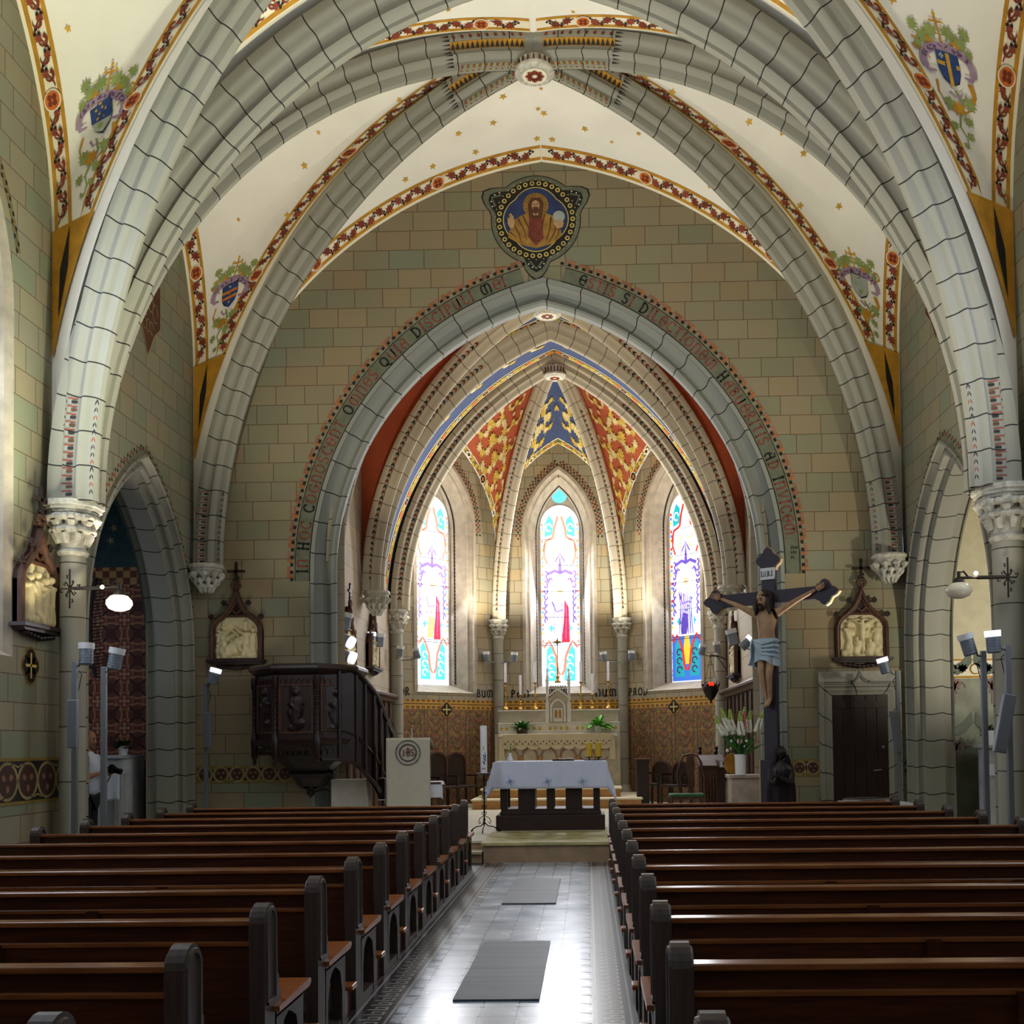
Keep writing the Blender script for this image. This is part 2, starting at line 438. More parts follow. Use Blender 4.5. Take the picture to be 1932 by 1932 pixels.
t.col(t.mix(key, lin('#26262b'), lin('#96908a'))); t.rough(.3); MATS['greek key tiles'] = t.m
plain('dark tile', '#2d2a2c', .28, var=.2); plain('red tile', '#4a3a38', .3, var=.2); plain('pew floor', '#3b3230', .45, var=.25)
plain('step stone', '#9a7f62', .45, var=.12); plain('chancel paving', '#cfc9b2', .35, var=.08, scale=2); plain('step edge', '#b5a486', .45, var=.1)
plain('yellow paving', '#b5ab74', .4, var=.25, scale=4)

# ---- floor
fl = MB('aisle tiles', 'greek key tiles', 'dark tile', 'red tile', 'pew floor')
def fquad(x0, x1, y0, y1, z, m_): fl.face([(x0, y0, z), (x1, y0, z), (x1, y1, z), (x0, y1, z)], m_, [(x0, y0), (x1, y0), (x1, y1), (x0, y1)])
AX0, AX1 = -1.43, .27
fl.mat('pale tile') if 'pale tile' in MATS else plain('pale tile', '#8f8c88', .3, var=.1)
SB = [(0, .025, 'dark tile'), (.025, .04, 'pale tile'), (.04, .06, 'dark tile'), (.06, .21, 'greek key tiles'), (.21, .23, 'dark tile'), (.23, .245, 'pale tile'), (.245, .26, 'dark tile')]
fquad(-9, AX0, -5.4, 16.6, 0, 'pew floor'); fquad(AX1, 8, -5.4, 16.6, 0, 'pew floor'); fquad(AX0+.26, AX1-.26, -5.4, 16.6, 0, 'aisle tiles')
for a_, b_, m_ in SB:
    for x0, x1 in ((AX0+a_, AX0+b_), (AX1-b_, AX1-a_)):
        fl.face([(x0, -5.4, 0), (x1, -5.4, 0), (x1, 16.6, 0), (x0, 16.6, 0)], m_, [(0, -5.4), (1, -5.4), (1, 16.6), (0, 16.6)])
for k in range(78):
    y_ = -3.0+.22*k
    for x_, s_ in ((AX0+.262, 1), (AX1-.262, -1)):
        p_ = [(x_, y_-.035, .0015), (x_+s_*.09, y_, .0015), (x_, y_+.035, .0015)]; fl.face(p_ if s_ > 0 else p_[::-1], 'dark tile')
floor_o = struct(fl, 'floor')
# ---- raised sanctuary floor with its steps
MATS['chancel paving'].name = 'chancel paving'
pl = MB('chancel paving', 'step stone', 'yellow paving', 'step edge')
pl.box2((-8.4, 14.45, 0), (7.6, 24.9, FL-.03), 'step stone')
pl.box2((-8.4, 14.43, FL-.03), (7.6, 24.9, FL), 'chancel paving')
o = struct(pl, 'trim_1')
st = MB('step stone', 'step edge', 'yellow paving')
xa, xb = atY(912, 1600, 14.1).x, atY(1150, 1600, 14.1).x
st.box2((xa, 14.10, 0), (xb+.12, 14.44, FL-.035), 'step stone'); st.box2((xa-.03, 14.07, FL-.035), (xb+.15, 15.9, FL+.004), 'yellow paving')
for x0, x1 in ((-6.05, xa-.02), (xb+.14, 4.85)):
    st.box2((x0, 14.12, 0), (x1, 14.44, .13), 'step stone'); st.box2((x0, 14.08, .12), (x1, 14.44, .155), 'step edge')
struct(st, 'trim_2')

# ---- chancel arch wall
wb = MB('nave masonry')
ea, eh = off_arch(CH_A, CH_H, .36)
BK = (HW+.02, ZS, 6.32)
wall_panel(wb, f_back, -HW, HW, 0, lambda h: arch_z(h, *BK) if abs(h) < HW else ZS, [(0, ea, 0, CH_ZS, eh)], 'nave masonry', .15)
wall_back = struct(wb, 'wall_back')
jm = MB('chancel arch stone')
prof = [(.36, .0), (.36, -.02), (.30, -.02), (.29, .03), (.27, .06), (.25, .12), (.20, .165), (.14, .17), (.095, .13), (.08, .08), (.05, .045), (.01, .04), (-.025, .07), (-.03, .12), (-.01, .16), (0, .2), (0, .28)]
jm.sweep(arch_path(CH_A, CH_ZS, CH_H, 30, 0), prof, f_back, 0, True)
struct(jm, 'trim_3')

# ---- side walls
BAYS = [(11.7, 16.0), (7.4, 11.7), (3.1, 7.4), (-1.2, 3.1), (-5.5, -1.2)]
SZ, SA = 7.5, 10.85
def side_top(h):
    for a, b in BAYS:
        if a-1e-6 <= h <= b+1e-6: return arch_z(h-(a+b)/2, (b-a)/2+.001, SZ, SA-SZ)
    return SZ
OC, OA, OZS, OH = 14.20, 1.74, 3.0, 2.70
IA, IH = off_arch(OA, OH, -.29)
WC, WA, WZ0, WZS, WH = 9.55, 1.36, 2.6, 6.3, 2.2
for sx, nm in ((-1, 'left'), (1, 'right')):
    f = f_side(sx)
    sw = MB('side masonry')
    holes = [(OC, OA, 0, OZS, OH)]+[(c_, WA, WZ0, WZS, WH) for c_ in (9.55, 5.25, .95)]
    wall_panel(sw, f, -5.5, 16.0, 0, side_top, holes, 'side masonry', .15)
    struct(sw, 'wall_'+nm)
    am = MB('plain stone', 'rib stone')
    pr = [(0, -.0), (0, -.04), (-.03, -.05), (-.05, -.03), (-.05, .03), (-.085, .075), (-.12, .06), (-.15, .03), (-.185, .04), (-.20, .075), (-.185, .11), (-.19, .15), (-.235, .19), (-.25, .17), (-.285, .175), (-.29, .21), (-.29, .44), (-.25, .46), (-.22, .50), (-.22, .6), (0.1, .6)]
    am.sweep(arch_path(OA, OZS, OH, 20, 0, OC), pr, f, 'rib stone', True)
    struct(am, 'trim_4' if sx < 0 else 'trim_5')
    # nave windows (splayed reveals, glass, frame)
    for k, c_ in enumerate((9.55, 5.25, .95)):
        r_ = MB('window stone', 'cream paint')
        r_.sweep(arch_path(WA, WZS, WH, 16, WZ0, c_), [(0, 0), (-.12, .04), (-.30, .36), (-.42, .36)], f, 'window stone', True)
        r_.face([f(c_-WA, WZ0, 0), f(c_+WA, WZ0, 0), f(c_+WA-.3, WZ0+.35, .36), f(c_-WA+.3, WZ0+.35, .36)], 'window stone')
        win = struct(r_, 'window_%d' % ((1 if sx < 0 else 4)+k))
        g = MB('daylight glass' if 'daylight glass' in MATS else 'cream paint')
        if 'daylight glass' not in MATS:
            plain('daylight glass', '#e8f0ff', .3, emit='#dfeaff', es=2.2, var=0); plain('lead', '#26282b', .5, var=0); g = MB('daylight glass', 'lead')
        ga, gh = off_arch(WA, WH, -.4); pp = arch_path(ga, WZS, gh, 12, WZ0+.34, c_)
        g.face([f(a, b, .355) for a, b in pp], 'daylight glass'); g.build('pane', win)
        ld = MB('lead')
        for q in range(12):
            zq = WZ0+.5+q*.42
            hw_ = arch_x(zq, ga, WZS, gh)
            if hw_ > .1: ld.box2(f(c_-hw_, zq, .345), f(c_+hw_, zq+.03, .352), 'lead')
        ld.box2(f(c_-.02, WZ0+.34, .34), f(c_+.02, WZS+1.5, .352), 'lead'); ld.build('glazing_bar', win)

# ---- west end wall behind the viewpoint
ww_ = MB('nave masonry'); wall_panel(ww_, lambda h, z, d: (XC+h, -5.5, z), -HW, HW, 0, lambda h: arch_z(h, *BK) if abs(h) < HW else ZS, (), 'nave masonry', .3); struct(ww_, 'wall_west')

# ---- nave vault -------------------------------------------------------
def vault_cell(A, D, inside):
    """returns S(s,u), W(u), P(u, w_from_A or D, off)"""
    def Sf(s, u):
        a = Vector(A(u)); d = Vector(D(u)); p = a.lerp(d, s)
        up = (inside-p).normalized()
        return p - up*(.10*sin(pi*s)*min(1, (d-a).length/2.5))
    def W(u): return (Vector(A(u))-Vector(D(u))).length
    def P(s, u, off):
        e = 1e-3; u0 = min(u, 1-e); s0 = min(max(s, e), 1-e)
        du = Sf(s0, u0+e)-Sf(s0, u0); ds = Sf(s0+e/2, u0)-Sf(s0-e/2, u0); n = du.cross(ds).normalized() if W(u0) > .02 else Vector((0, 0, -1))
        p = Sf(s, u)
        if n.dot(inside-p) < 0: n = -n
        return p+n*off
    return Sf, W, P
def vault_curves(xc, sx, Yc, Ym, a, zs, ztr, zb, szs, sap, hs):
    """boundary curves of the quarter bay at corner (sx, Yc)"""
    sy = 1 if Ym > Yc else -1; La = sqrt(a*a+(Ym-Yc)**2)
    def ang(u): return sin(u*pi/2)
    def TR(u): z = zs+(ztr-zs)*ang(u); return (xc+sx*(arch_x(z, a, zs, ztr-zs)), Yc, z)
    def DG(u):
        z = zs+(zb-zs)*ang(u); k = arch_x(z, La, zs, zb-zs)/La; return (xc+sx*a*k, Ym-(Ym-Yc)*k, z)
    def SD(u): z = zs+(sap-zs)*ang(u); k = arch_x(z, hs, szs, sap-szs)/hs; return (xc+sx*a, Ym-(Ym-Yc)*k, z)
    return TR, DG, SD

def leaf_pts(sz, rot=0, kind=0):
    L = []
    R_ = [(.0, -.5), (.12, -.2), (.42, -.38), (.36, -.1), (.62, .08), (.32, .18), (.36, .44), (.12, .34), (0, .62), (-.12, .34), (-.36, .44), (-.32, .18), (-.62, .08), (-.36, -.1), (-.42, -.38), (-.12, -.2)]
    c_, s_ = cos(rot), sin(rot)
    return [((x*c_-y*s_)*sz, (x*s_+y*c_)*sz) for x, y in R_]
def disc_pts(r, n=14, cx=0, cy=0, sx=1, sy=1): return [(cx+r*cos(2*pi*k/n)*sx, cy+r*sin(2*pi*k/n)*sy) for k in range(n)]
def star_pts(r, rot=0): return [((r if k % 2 == 0 else r*.42)*cos(rot+pi*k/5), (r if k % 2 == 0 else r*.42)*sin(rot+pi*k/5)) for k in range(10)]
def stroke(mb, F2, pts, w0, mat, w1=None, off=.0):
    """polyline painted on a surface F2(a,b)"""
    w1 = w0 if w1 is None else w1; N = len(pts); L = []; Rr = []
    for i in range(N):
        a = Vector(pts[max(0, i-1)]); b = Vector(pts[min(N-1, i+1)]); t_ = b-a
        if t_.length < 1e-9: t_ = Vector((1, 0))
        t_.normalize(); n_ = Vector((-t_.y, t_.x)); ww = (w0+(w1-w0)*i/(N-1))/2; p = Vector(pts[i])
        L.append(F2(*(p+n_*ww))); Rr.append(F2(*(p-n_*ww)))
    mb.mesh(L+Rr, [(i, i+1, N+i+1, N+i) for i in range(N-1)], mat)
def arc(cx, cy, rx, ry, a0, a1, n=10): return [(cx+rx*cos(radians(a0+(a1-a0)*k/n)), cy+ry*sin(radians(a0+(a1-a0)*k/n))) for k in range(n+1)]

def border(mb, edge_fn, L, wd=.30, style=0, lead='white', phase=0, rd_every=2.3):
    """painted scroll border; edge_fn(l, w, off) -> xyz, w measured away from the edge"""
    n = max(2, int(L/.12))
    bands = [(0, .045, 'cream paint'), (.045, .10, 'ochre paint'), (.10, wd-.05, 'cream paint'), (wd-.05, wd, 'ochre paint')]
    for w0, w1, m_ in bands:
        mb.grid(lambda a, b: edge_fn(a*L, w0+(w1-w0)*b, .006), n, 1, m_, False)
    mid = (.095+wd-.045)/2; hw = (wd-.14)/2; l = .12+phase; k = 0; nxt = rd_every*.55
    while l < L-.12:
        F2 = lambda a, b, off=.014: edge_fn(min(L, max(0, l+a)), mid+b, off)
        if l > nxt:
            nxt += rd_every; rr = hw*1.25
            mb.face([F2(a, b, .018) for a, b in disc_pts(rr*1.12)], 'cream paint'); mb.face([F2(a, b, .022) for a, b in disc_pts(rr*.95)], 'orange paint')
            for q in range(4): mb.face([F2(a, b, .026) for a, b in disc_pts(rr*.3, 8, rr*.42*cos(q*pi/2+.78), rr*.42*sin(q*pi/2+.78))], 'russet paint')
            l += .24; continue
        sgn = 1 if k % 2 else -1
        stroke(mb, lambda a, b: F2(a, b), [(-.11+.22*i/8, sgn*hw*.75*cos(pi*i/8)) for i in range(9)], .016, 'russet paint')
        if style == 0:
            mb.face([F2(a-.01, b+sgn*hw*.25, .018) for a, b in leaf_pts(hw*1.75, rot=.6*sgn-pi/2)], 'russet paint' if k % 3 else 'red paint')
        else:
            stroke(mb, lambda a, b: F2(a, b, .018), arc(0, sgn*hw*.15, hw*.62, hw*.62, 20, 300, 8), .045, 'russet paint', .008)
            mb.face([F2(a+.03, b-sgn*hw*.4, .018) for a, b in leaf_pts(hw*1.1, rot=sgn)], 'red paint')
        for q in range(3): mb.face([F2(a, b, .018) for a, b in disc_pts(.020, 6, .085+.030*cos(q*2.1), -sgn*hw*.5+.030*sin(q*2.1))], 'black paint')
        l += .17; k += 1

def edge_from(P, W, side, u0, u1, w_add, n=80):
    """length parametrised strip along s=0 ('A') or s=1 ('D')"""
    us = [u0+(u1-u0)*i/n for i in range(n+1)]
    def at(u, w, off):
        s = (w+w_add)/max(W(u), 1e-3); s = min(s, .5)
        return P(s if side == 'A' else 1-s, u, off)
    cum = [0]
    pts = [at(u, .15, 0) for u in us]
    for i in range(1, n+1): cum.append(cum[-1]+(pts[i]-pts[i-1]).length)
    def fn(l, w, off):
        l = max(0, min(cum[-1], l)); lo = 0; hi = n
        while hi-lo > 1:
            m_ = (lo+hi)//2
            if cum[m_] <= l: lo = m_
            else: hi = m_
        t_ = (l-cum[lo])/max(1e-9, cum[hi]-cum[lo]); return at(us[lo]+(us[hi]-us[lo])*t_, w, off)
    return fn, cum[-1]

RIBP = [(.02, -.19), (-.05, -.19), (-.08, -.175), (-.10, -.15), (-.14, -.125), (-.19, -.12), (-.21, -.14), (-.24, -.13), (-.26, -.10), (-.28, -.07), (-.33, -.06), (-.37, -.045), (-.39, 0)]
def mirror(p): return p+[(a, -b) for a, b in reversed(p[:-1])]
def rib(mb, path, prof, fn, mat): mb.sweep(path, prof, fn, mat, True)
def half_path(a, zs, h, n=24): return arch_path(a, zs, h, n)[:n+1]
TR_APEX, BOSS = 10.86, 11.15
ceil_objs = []
for bi, (y0, y1) in enumerate(BAYS):
    ym = (y0+y1)/2; inside = Vector((XC, ym, 5)); cm = MB('ceiling plaster'); cells = []
    for sx in (-1, 1):
        for Yc in (y1, y0):
            ztr = BK[2]+ZS if Yc == 16.0 else TR_APEX
            TRc, DGc, SDc = vault_curves(XC, sx, Yc, ym, HW, ZS, ztr, BOSS, SZ, SA, (y1-y0)/2)
            for A, kd in ((TRc, 't'), (SDc, 's')):
                ref = Vector((XC+sx*4.9, ym, 5)) if kd == 's' else Vector((XC+sx*.3, Yc, 5))
                Sf, W, P = vault_cell(A, DGc, ref); cells.append((sx, Yc == y1, kd, Sf, W, P))
                cm.grid(Sf, 14, 64, 'ceiling plaster', True)
    ce = struct(cm, 'ceiling'); ceil_objs.append((ce, cells))
    if bi > 1: continue
    pb = MB('cream paint', 'ochre paint', 'russet paint', 'red paint', 'black paint', 'orange paint')
    ps = MB('gold leaf paint')
    for sx, back, kd, Sf, W, P in cells:
        if bi == 1 and not back and kd == 't': continue
        if bi == 0 and not back and kd == 's' : pass
        ra = .28 if (kd == 't' and not (back and bi == 0)) else .0
        u1 = .92
        us = [i/200 for i in range(201)]; need = (.66 if kd == 's' else .30)+ra+.19; u0 = next((u for u in us if W(u) > need), .3)
        stl = 0 if bi == 0 else 1
        if kd == 's' or back: fn, L = edge_from(P, W, 'A', u0, .985, ra); border(pb, fn, L, .30, stl, phase=.05)
        if kd == 's' or not back: fn, L = edge_from(P, W, 'D', u0, .97, .19); border(pb, fn, L, .30, stl, phase=.05)
        # ochre wedge below with a black lozenge
        if kd != 's': ub = u0-.02
        else: ub = next((u for u in us if W(u) > .24), .1)
        def wd_(a, b): 
            u = ub+(u0-ub)*a; Wt = max(W(u), 1e-3); lo = (ra+.03)/Wt; hi = 1-.19/Wt
            if hi < lo: lo = hi = .5*(lo+hi)
            return P(min(1, max(0, lo+(hi-lo)*b)), u, .03)
        if kd == 's': pb.grid(wd_, 40, 4, 'ochre paint', False)
        uc = u0-.055; Wc = W(uc); sc = ((ra+.03)/Wc+1-.19/Wc)/2
        if kd == 's': pb.face([P(sc, uc+.05, .04), P(sc-.06/Wc, uc, .04), P(sc, uc-.06, .04), P(sc+.06/Wc, uc, .04)], 'black paint')
        rnd = random.Random(11+bi*17+(2 if back else 0)+(sx > 0)*31+(5 if kd == 's' else 0))
        taken = []
        for q in range(160):
            s_, u_ = rnd.uniform(.08, .92), rnd.uniform(.25, .99)
            if W(u_)*min(s_, 1-s_) < .42+ra*.4: continue
            if any((P(s_, u_, 0)-p0_).length < .42 for p0_ in taken): continue
            taken.append(P(s_, u_, 0))
            if kd == 's' and u_ < .55: continue
            c0 = P(s_, u_, .01); e1 = (P(min(1, s_+.01), u_, .01)-c0).normalized(); e2 = (P(s_, u_-.01, .01)-c0); e2 = (e2-e1*e2.dot(e1)).normalized()
            ps.face([c0+e1*a+e2*b for a, b in star_pts(rnd.choice((.035, .045, .06)), rnd.random()*6)], 'gold leaf paint')
    pb.build('painted_border', ce); ps.build('painted_stars', ce)

# ---- ribs of the nave vault
tn = 6
def add_trim(mb):
    global tn
    o = struct(mb, 'trim_%d' % tn); tn += 1; return o
TRP = mirror([(.03, -.28), (-.06, -.28), (-.10, -.26), (-.12, -.24), (-.16, -.225), (-.20, -.21), (-.22, -.19), (-.24, -.16), (-.29, -.14), (-.34, -.135), (-.36, -.15), (-.39, -.13), (-.42, -.09), (-.44, -.06), (-.48, -.05), (-.50, 0)])
DGP = mirror(RIBP)
for k, Yt in enumerate((11.7, 7.4, 3.1, -1.2)):
    mb = MB('rib stone'); rib(mb, arch_path(HW-.12, ZS, TR_APEX-ZS, 30), TRP, lambda h, z, d: (XC+h, Yt+d, z), 'rib stone'); add_trim(mb)
def diag_fn(xc, a, Yc, Ym, sx):
    La = sqrt(a*a+(Ym-Yc)**2); ex = Vector((sx*a/La, (Yc-Ym)/La, 0)); ln = Vector((-ex.y, ex.x, 0))
    # path h runs -La (foot) .. 0 (boss)
    return La, lambda h, z, d: Vector((xc, Ym, 0))+ex*(-h)+ln*d+Vector((0, 0, z))
for bi, (y0, y1) in enumerate(BAYS[:4]):
    ym = (y0+y1)/2
    for sx in (-1, 1):
        for Yc in (y1, y0):
            La, fn = diag_fn(XC, HW-(.14 if bi == 0 else .24), Yc+(.04 if ym > Yc else -.04), ym, sx); mb = MB('rib stone')
            rib(mb, half_path(La-.02, ZS, BOSS-ZS), DGP, fn, 'rib stone')
            if bi == 0:
                # painted bands near the boss
                pr_ = [Vector(p) for p in DGP]; cv_ = [0]
                for q in range(1, len(pr_)): cv_.append(cv_[-1]+(pr_[q]-pr_[q-1]).length)
                VT = cv_[-1]; r_ = arch_r(La-.02, BOSS-ZS); c_ = r_-(La-.02); thm = acos(c_/r_)
                def PP(s_, v_, off=.006):
                    v_ = max(0, min(VT-1e-6, v_)); q = 0
                    while cv_[q+1] < v_: q += 1
                    p = pr_[q].lerp(pr_[q+1], (v_-cv_[q])/(cv_[q+1]-cv_[q])); e_ = (pr_[q+1]-pr_[q]).normalized(); n2 = Vector((-abs(e_.y)-.001, (1 if p.y > 0 else -1)*abs(e_.x)))
                    p = p+n2*off; th = thm-s_/r_
                    return fn(c_-(r_+p.x)*cos(th), ZS+(r_+p.x)*sin(th), p.y)
                def patch(s0, s1, v0, v1, m_, flip):
                    V = (lambda v: VT-v) if flip else (lambda v: v)
                    nn = 6
                    for q in range(nn): mb.face([PP(s0, V(v0+(v1-v0)*q/nn)), PP(s1, V(v0+(v1-v0)*q/nn)), PP(s1, V(v0+(v1-v0)*(q+1)/nn)), PP(s0, V(v0+(v1-v0)*(q+1)/nn))], m_)
                S0, S1 = .22, 1.30
                for flip in (False, True):
                    V = (lambda v: VT-v) if flip else (lambda v: v)
                    for q in range(9):
                        a_, b_ = S0+(S1-S0)*q/9, S0+(S1-S0)*(q+1)/9
                        patch(a_, b_, .10, .20, 'ochre paint', flip)
                        mb.face([PP(a_+.05+x, V(.05+y), .010) for x, y in disc_pts(.022, 8)], 'russet paint')
                    for q in range(15):
                        a_ = S0+(S1-S0)*q/15; w_ = (S1-S0)/15
                        mb.face([PP(a_+.004, V(.195), .012), PP(a_+w_-.004, V(.195), .012), PP(a_+w_*.5, V(.105), .012)], 'black paint')
                    for q in range(9): v_ = .02+q*.047; mb.face([PP(S1, V(v_), .008), PP(S1, V(v_+.024), .008), PP(S1+.12, V(v_+.012), .008)], 'black paint')
                    for q in range(22):
                        a_ = S0+(S1-.1-S0)*q/22
                        mb.face([PP(a_, V(VT/2-.10), .010), PP(a_+.028, V(VT/2-.10), .010), PP(a_+.062, V(VT/2-.03), .010), PP(a_+.030, V(VT/2-.03), .010)], 'red paint' if q % 2 else 'leaf green paint')
            add_trim(mb)
# =====================================================================
# PAINTED LETTERING (stroke alphabet in the uncial manner)
# =====================================================================
def _g():
    G = {}
    G['I'] = (.34, [[(.17, 0), (.17, 1)], [(.04, .02), (.30, .02)], [(.04, .98), (.30, .98)]])
    G['N'] = (.78, [[(.14, 0), (.14, 1)], arc(.40, .62, .26, .36, 150, 0)+[(.66, .2)]+arc(.56, .2, .10, .18, 0, -110, 5), [(.04, .02), (.24, .02)]])
    G['H'] = (.80, [[(.16, 0), (.16, 1)], [(.62, 0), (.62, 1)], [(.06, .02), (.28, .02)], [(.06, .98), (.28, .98)], [(.5, .02), (.74, .02)], [(.5, .98), (.74, .98)], [(.16, .52), (.62, .52)]])
    G['O'] = (.82, [arc(.41, .5, .32, .48, 0, 360, 18)])
    G['C'] = (.74, [arc(.44, .5, .34, .48, 55, 305, 14), [(.62, .98), (.66, .74)], [(.62, .02), (.66, .22)]])
    G['G'] = (.78, [arc(.42, .5, .34, .48, 55, 350, 14), [(.46, .42), (.78, .42)], [(.62, .95), (.68, .72)]])
    G['S'] = (.66, [arc(.34, .74, .22, .24, 20, 250, 9)+arc(.32, .26, .24, .25, 80, -160, 9)])
    G['E'] = (.74, [arc(.42, .5, .32, .48, 50, 310, 14), [(.12, .52), (.64, .52)], [(.66, .24), (.68, .78)]])
    G['T'] = (.70, [[(.04, .92), (.66, .98)], [(.35, .95), (.33, .3)]+arc(.46, .22, .14, .2, 170, 300, 5)])
    G['M'] = (1.05, [arc(.32, .5, .22, .46, 70, 290, 9), [(.52, 0), (.52, .95)], arc(.68, .62, .25, .34, 150, 0)+[(.93, .25)]+arc(.84, .2, .09, .18, 0, -110, 4)])
    G['U'] = (.80, [arc(.36, .4, .24, .4, 160, 340, 9)+[(.62, .98)], [(.12, .5), (.16, .98)], [(.62, .98), (.62, 0), (.72, 0)]])
    G['Q'] = (.84, [arc(.41, .52, .32, .44, 0, 360, 18), [(.38, .26), (.66, -.10), (.84, -.12)]])
    G['A'] = (.80, [arc(.34, .35, .24, .34, 90, 270, 8), [(.28, .96), (.62, .92), (.66, 0), (.78, 0)], [(.2, .48), (.64, .48)]])
    G['D'] = (.78, [[(.16, 0), (.16, 1)], arc(.24, .5, .44, .49, 90, -90, 12), [(.04, .98), (.28, .98)], [(.04, .02), (.28, .02)]])
    G['P'] = (.68, [[(.16, 0), (.16, 1)], arc(.26, .73, .30, .26, 100, -100, 9), [(.04, .02), (.28, .02)]])
    G['L'] = (.64, [[(.16, 1), (.16, .05)], [(.16, .05), (.5, .04), (.58, .22)], [(.04, .98), (.28, .98)]])
    G['B'] = (.72, [[(.16, 0), (.16, 1)], arc(.26, .76, .26, .23, 100, -90, 8), arc(.26, .27, .34, .26, 90, -100, 8)])
    G['R'] = (.76, [[(.16, 0), (.16, 1)], arc(.26, .74, .28, .25, 100, -100, 9), [(.3, .5), (.52, .2), (.70, .02)], [(.04, .02), (.28, .02)]])
    G['V'] = (.76, [[(.08, .98), (.38, .02), (.66, .98)], [(.0, .98), (.18, .98)]])
    G['J'] = (.4, [[(.26, 1), (.26, .1)]+arc(.16, .08, .10, .12, 0, -150, 5)])
    G['X'] = (.7, [[(.06, 1), (.62, 0)], [(.6, 1), (.06, 0)]])
    G['.'] = (.26, [[(.1, 0), (.1, .12)]])
    G['3'] = (.6, [arc(.28, .74, .22, .24, 150, -90, 8)+arc(.28, .26, .24, .26, 90, -150, 8)])
    G['5'] = (.6, [[(.5, 1), (.16, 1), (.12, .55)], arc(.26, .3, .26, .3, 110, -140, 9)])
    G[' '] = (.50, [])
    G['W'] = (.66, [[(.1, 0), (.1, 1), (.56, 0), (.56, 1)]])
    return G
GLY = _g()
def text_width(s, sz, gap=.14): return sum(GLY[c][0]*sz*(1.25 if False else 1)+gap*sz for c in s)
def write(mb, F2, s, x0, y0, sz, mat, th=.11, gap=.14, xs=1.0, capmat=None, capz=1.0):
    x = x0; newword = True
    for ch in s:
        wd_, st_ = GLY[ch]; k = capz if (newword and capmat) else 1.0
        m_ = capmat if (newword and capmat) else mat
        for pl_ in st_: stroke(mb, F2, [(x+px_*sz*xs*k, y0+py_*sz*k) for px_, py_ in pl_], sz*th*1.25*(1.25 if m_ == capmat else 1), m_)
        x += (wd_*k+gap)*sz*xs; newword = ch == ' '
    return x

plain('dark ochre', '#8f6a22', .8, var=.2); plain('robe ochre', '#a67c34', .75, var=.25, scale=9); plain('robe red', '#7c3a28', .75, var=.2, scale=9); plain('script red', '#8c3e2e', .8, var=.2); plain('check orange', '#b06a3a', .8, var=.2)
# band with the inscription around the chancel arch
ins = MB('grey green paint', 'black paint', 'script red', 'pink ochre paint', 'check orange', 'cream paint')
def on_arch(o_, side, base=.36):
    """arc length from the foot (z=4.5) along the extrados offset o_"""
    r_ = arch_r(CH_A, CH_H); c_ = r_-CH_A; rr = r_+o_
    Z0 = 4.42
    def fn(l, w, d=-.004):
        R2 = rr+w; low = CH_ZS-Z0
        th = (l+low)/(rr)
        if th < 0: return f_back(side*-(c_-R2) if False else side*(R2-c_), CH_ZS+th*rr, d)
        x = R2*cos(th)-c_; z = CH_ZS+R2*sin(th)
        return f_back(side*x, z, d)
    thm = acos(c_/(rr)); return fn, thm*rr-(CH_ZS-Z0)
for side in (-1, 1):
    fn, L = on_arch(.375, side); bw = .225
    ins.grid(lambda a, b: fn(a*(L-.30), b*bw, -.003), 60, 1, 'grey green paint', False)
    for w_ in (0, bw): ins.grid(lambda a, b: fn(a*(L-.30), w_+(b-.5)*.012, -.006), 60, 1, 'black paint', False)
    fn2, L2 = on_arch(.375, side)
    n = int((L-.35)/.045)
    for k in range(n*1):
        l = k*.0555
        if l > L-.25: break
        row = 0 if (k % 2) else 1
        for q, col_ in ((k % 2, ('black paint', 'check orange', 'black paint', 'pink ochre paint')[k % 4]),):
            wa = bw+.03+q*.05
            ins.face([fn(l+a, wa+b, -.006) for a, b in ((0, 0), (.048, 0), (.048, .045), (0, .045))], col_)
            wa = bw+.03+(1-q)*.05
            if k % 4 in (1, 2): ins.face([fn(l+a, wa+b, -.006) for a, b in ((.0, .0), (.04, .0), (.04, .042), (0, .042))], 'check orange' if k % 8 < 4 else 'pink ochre paint')
    txt = 'IN HOC COGNOSCENT OMNES QUIA DISCIPULI MEI' if side < 0 else 'ESTIS SI DILECTIONEM HABUERITIS AD INVICEM.'
    sz = .165
    # natural width -> stretch to fit
    nat = sum((GLY[c_][0]+.14)*sz for c_ in txt)
    if side < 0:
        L0, L1 = .12, L-.55; xs = (L1-L0)/nat
        write(ins, lambda a, b: fn(a, b, -.008), txt, L0, .03, sz, 'script red', .10, xs=xs, capmat='black paint')
    else:
        L0, L1 = .50, L-.55; xs = (L1-L0)/nat
        write(ins, lambda a, b: fn(L-.05-a, b, -.008), txt, L-L1-.05 if False else .5, .03, sz, 'script red', .10, xs=xs, capmat='black paint')
        for q, tx in enumerate(('JOAN.', 'XIII.', '35.')):
            write(ins, lambda a, b: f_back(3.36+.36-.02+a, 4.56-q*.075+b, -.008), tx, .07, 0, .042, 'black paint', .14)
o = ins.build('painted_inscription', wall_back)

